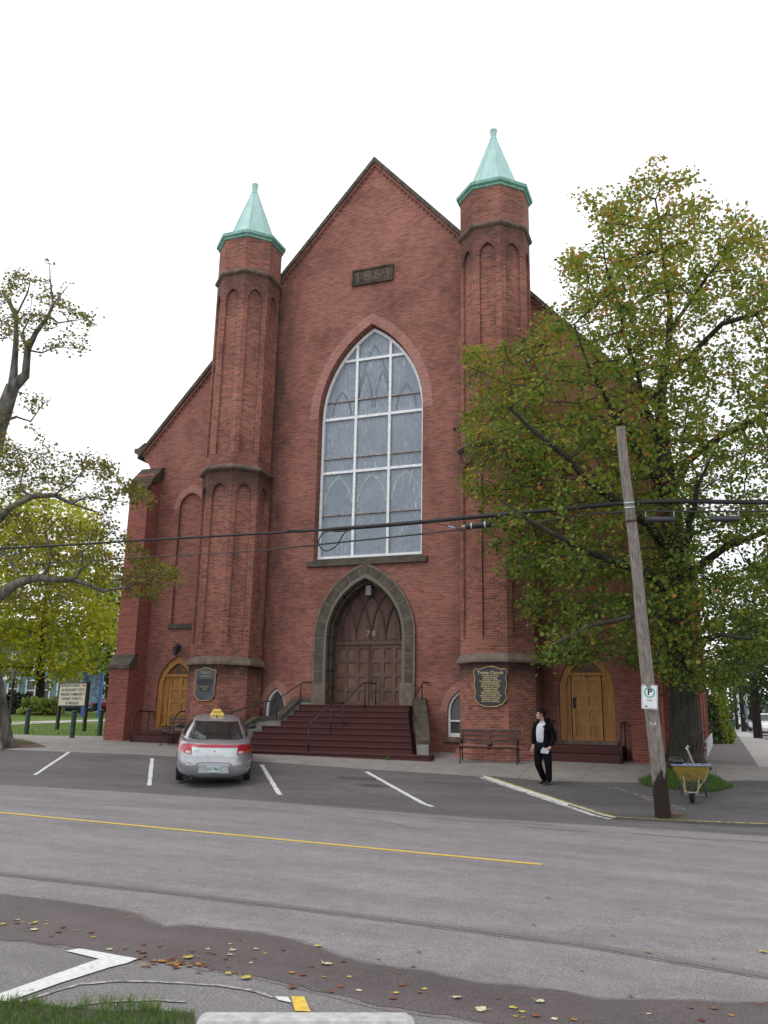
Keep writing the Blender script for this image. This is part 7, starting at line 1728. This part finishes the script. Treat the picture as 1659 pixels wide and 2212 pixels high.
def part_skin(name, mat, nodes_, edges_=None, root=0, sub=2):
    s = Sk()
    for p, r, par in nodes_: s.a(p, r, par)
    return skin(name, s.v, s.e, s.r, mat, MAN, root, sub)
# trousers
tr = [(J['pel']+UPV*.10, (.150, .145), None), (J['pel']-UPV*.02, (.155, .150), 0)]
for hp, kn, an in (('lh', 'lk', 'la'), ('rh', 'rk', 'ra')):
    k = len(tr); tr += [(J[hp]-UPV*.08, .122, 1), (J[hp].lerp(J[kn], .55), .108, k), (J[kn], .090, k+1), (J[kn].lerp(J[an], .5), .080, k+2), (J[an].lerp(J[kn], .0), .070, k+3)]
part_skin('trousers', TROU, tr)
part_skin('shirt', SHIRT, [(J['pel']+UPV*.02, .140, None), (J['wst'], .150, 0), (J['chest'], .170, 1), (J['neck']-UPV*.07, .125, 2), (J['neck']-UPV*.005, .064, 3)])
# collar points
mb = MB()
for s in (-1, 1):
    a = J['neck']+NEAR*.05+LEFT*(.012+s*.035)+UPV*.02; mb.add([a, a+LEFT*(.035)+UPV*-.03+NEAR*.02, a+LEFT*.02-UPV*.06+NEAR*.03, a-UPV*.045+NEAR*.02], [(0, 1, 2, 3)])
obj('collar', mb, SHIRT, MAN, world=True, recalc=False)
# jacket: an open front, two halves that hang from the shoulders, and sleeves
OFF = -LEFT*.062
for side, dd, sh, el, wr in (('near', NEAR*.075-LEFT*.075, 'ls', 'le', 'lw'), ('far', -NEAR*.09+LEFT*.035, 'rs', 're', 'rw')):
    sc = 1. if side == 'near' else .72
    nd_ = [(J['chest']+dd*1.05+UPV*.03, .112*sc, None), (J['wst']+dd*1.15, .105*sc, 0), (J['pel']+dd*1.25+UPV*.01, .112*sc, 1), (J['pel']+dd*1.3-UPV*.10, .108*sc, 2),
           (J[sh]+UPV*.005, .088, 0), (J[sh].lerp(J[el], .5), .076, 4), (J[el], .070, 5), (J[el].lerp(J[wr], .55), .062, 6), (J[wr].lerp(J[el], .02), .052, 7), (J['neck']+dd*.5-UPV*.05, .062, 0)]
    part_skin('jacket', JACK, nd_)
part_skin('jacket_back', JACK, [(J['chest']-LEFT*.10+UPV*.04, .135, None), (J['wst']-LEFT*.11, .120, 0), (J['pel']-LEFT*.085, .125, 1), (J['pel']-LEFT*.07-UPV*.10, .110, 2), (J['neck']-LEFT*.045-UPV*.045, .075, 0)])
BK = part_skin('backpack', M('backpack_black', (.010, .010, .012), .7, .2, 9), [(J['chest']-LEFT*.22+UPV*.0, (.12, .10), None), (J['wst']-LEFT*.245+UPV*.04, (.14, .125), 0), (J['wst']-LEFT*.24-UPV*.10, (.125, .125), 1)])
for an, td in (('la', (LEFT*.8+NEAR*.55)), ('ra', (LEFT*.85+NEAR*.45))):
    td = td.normalized(); part_skin('shoe', SHOE, [(J[an]-UPV*.035-td*.055, .060, None), (J[an]-UPV*.045+td*.05, .060, 0), (J[an]-UPV*.060+td*.15, .048, 1), (J[an]-UPV*.066+td*.195, .034, 2)])
part_skin('belt', M('belt_black', (.01, .01, .01), .4, .1, 9), [(J['pel']+UPV*.075, .160, None), (J['pel']+UPV*.115, .160, 0)])
# head: profile to the left with face, ear and short dark hair
hc = pj(1290, 915); mb = MB()
def hp_(f, n__, u): return hc+LEFT*f+NEAR*n__+UPV*u
face = MB()
prof = [(.098, .052), (.101, .03), (.092, .014), (.104, .0), (.122, -.020), (.118, -.030), (.102, -.036), (.106, -.046), (.100, -.054), (.105, -.062), (.095, -.078), (.098, -.094), (.088, -.108), (.05, -.112)]
for i, (w_, k_) in enumerate(((.045, .93), (.018, .99), (0, 1.0), (-.018, .99), (-.045, .93))): pass
rings = [(.062, .72), (.045, .86), (.022, .965), (0, 1.), (-.022, .965), (-.045, .86), (-.062, .72)]
vs = []
for n__, k_ in rings:
    for f, u in prof:
        ff = f if k_ == 1. else (min(f, .098)*k_ if f > .1 else f*k_)
        vs.append(hp_(ff-.008, n__, u))
N_ = len(prof); face.add(vs, [(i*N_+j, i*N_+j+1, (i+1)*N_+j+1, (i+1)*N_+j) for i in range(len(rings)-1) for j in range(N_-1)])
obj('face', face, SKINM, MAN, world=True, smooth=True, recalc=True)
hr = MB(); hr.ball(hp_(-.018, 0, .030), .106, 18, 12, (1, 1, .92)); vs = []
hr2 = MB()
for p in hr.v:
    q = p-hc; f = q.dot(LEFT); u = q.z
    # cut the hair away from the face and neck
    k = 1.
    if f > .045 and u < .055: p = hc+(q*.80)-LEFT*.02
    if u < -.055: p = hc+q*.80
    hr2.v.append(p+Vector((rng.normal(0, .002), rng.normal(0, .002), rng.normal(0, .002))))
hr2.f, hr2.fm, hr2.fuv = hr.f, hr.fm, hr.fuv; obj('hair', hr2, HAIRM, MAN, world=True, smooth=True, recalc=False)
qf = MB(); qf.ball(hp_(.052, 0, .072), .05, 12, 8, (1.0, 1.1, .55)); obj('fringe', qf, HAIRM, MAN, world=True, smooth=True)
er = MB(); er.ball(hp_(-.006, .094, -.012), .026, 10, 8, (.65, .5, 1.15)); obj('ear', er, SKINM, MAN, world=True, smooth=True)
ey = MB(); ey.ball(hp_(.084, .034, .010), .008, 8, 6); obj('eye', ey, HAIRM, MAN, world=True, smooth=True); br_ = MB(); br_.tube([hp_(.091, .020, .030), hp_(.085, .048, .030)], .004, 5); obj('eyebrow', br_, HAIRM, MAN, world=True)
mo_ = MB(); mo_.tube([hp_(.094, .012, -.053), hp_(.082, .034, -.053)], .003, 5); obj('mouth', mo_, M('lips', (.32, .12, .10), .5, .1, 9), MAN, world=True)
# the folded papers in his left hand
pc = pj(1352, 1438, -.27); t = thing('papers', 'folded white papers in the hand of the walking man', 'papers', tuple(pc)); mb = MB()
a = LEFT.copy(); b2 = (UPV*.9+NEAR*.25).normalized(); nn3 = a.cross(b2)
for k, (ox, oy, rr_) in enumerate(((0, 0, .25), (.012, -.01, .1), (-.012, .012, .4))):
    A1 = a*cos(rr_)+b2*sin(rr_); B1 = b2*cos(rr_)-a*sin(rr_); c_ = pc+a*ox+b2*oy+nn3*.004*k
    vs = [c_+A1*x+B1*y+nn3*z for z in (-.0015, .0015) for x, y in ((-.085, -.045), (.085, -.045), (.085, .045), (-.085, .045))]
    mb.add(vs, [(0, 1, 2, 3), (4, 5, 6, 7), (0, 1, 5, 4), (1, 2, 6, 5), (2, 3, 7, 6), (3, 0, 4, 7)])
obj('sheet', mb, M('paper_white', (.62, .66, .78), .7, .05, 20), t, world=True)
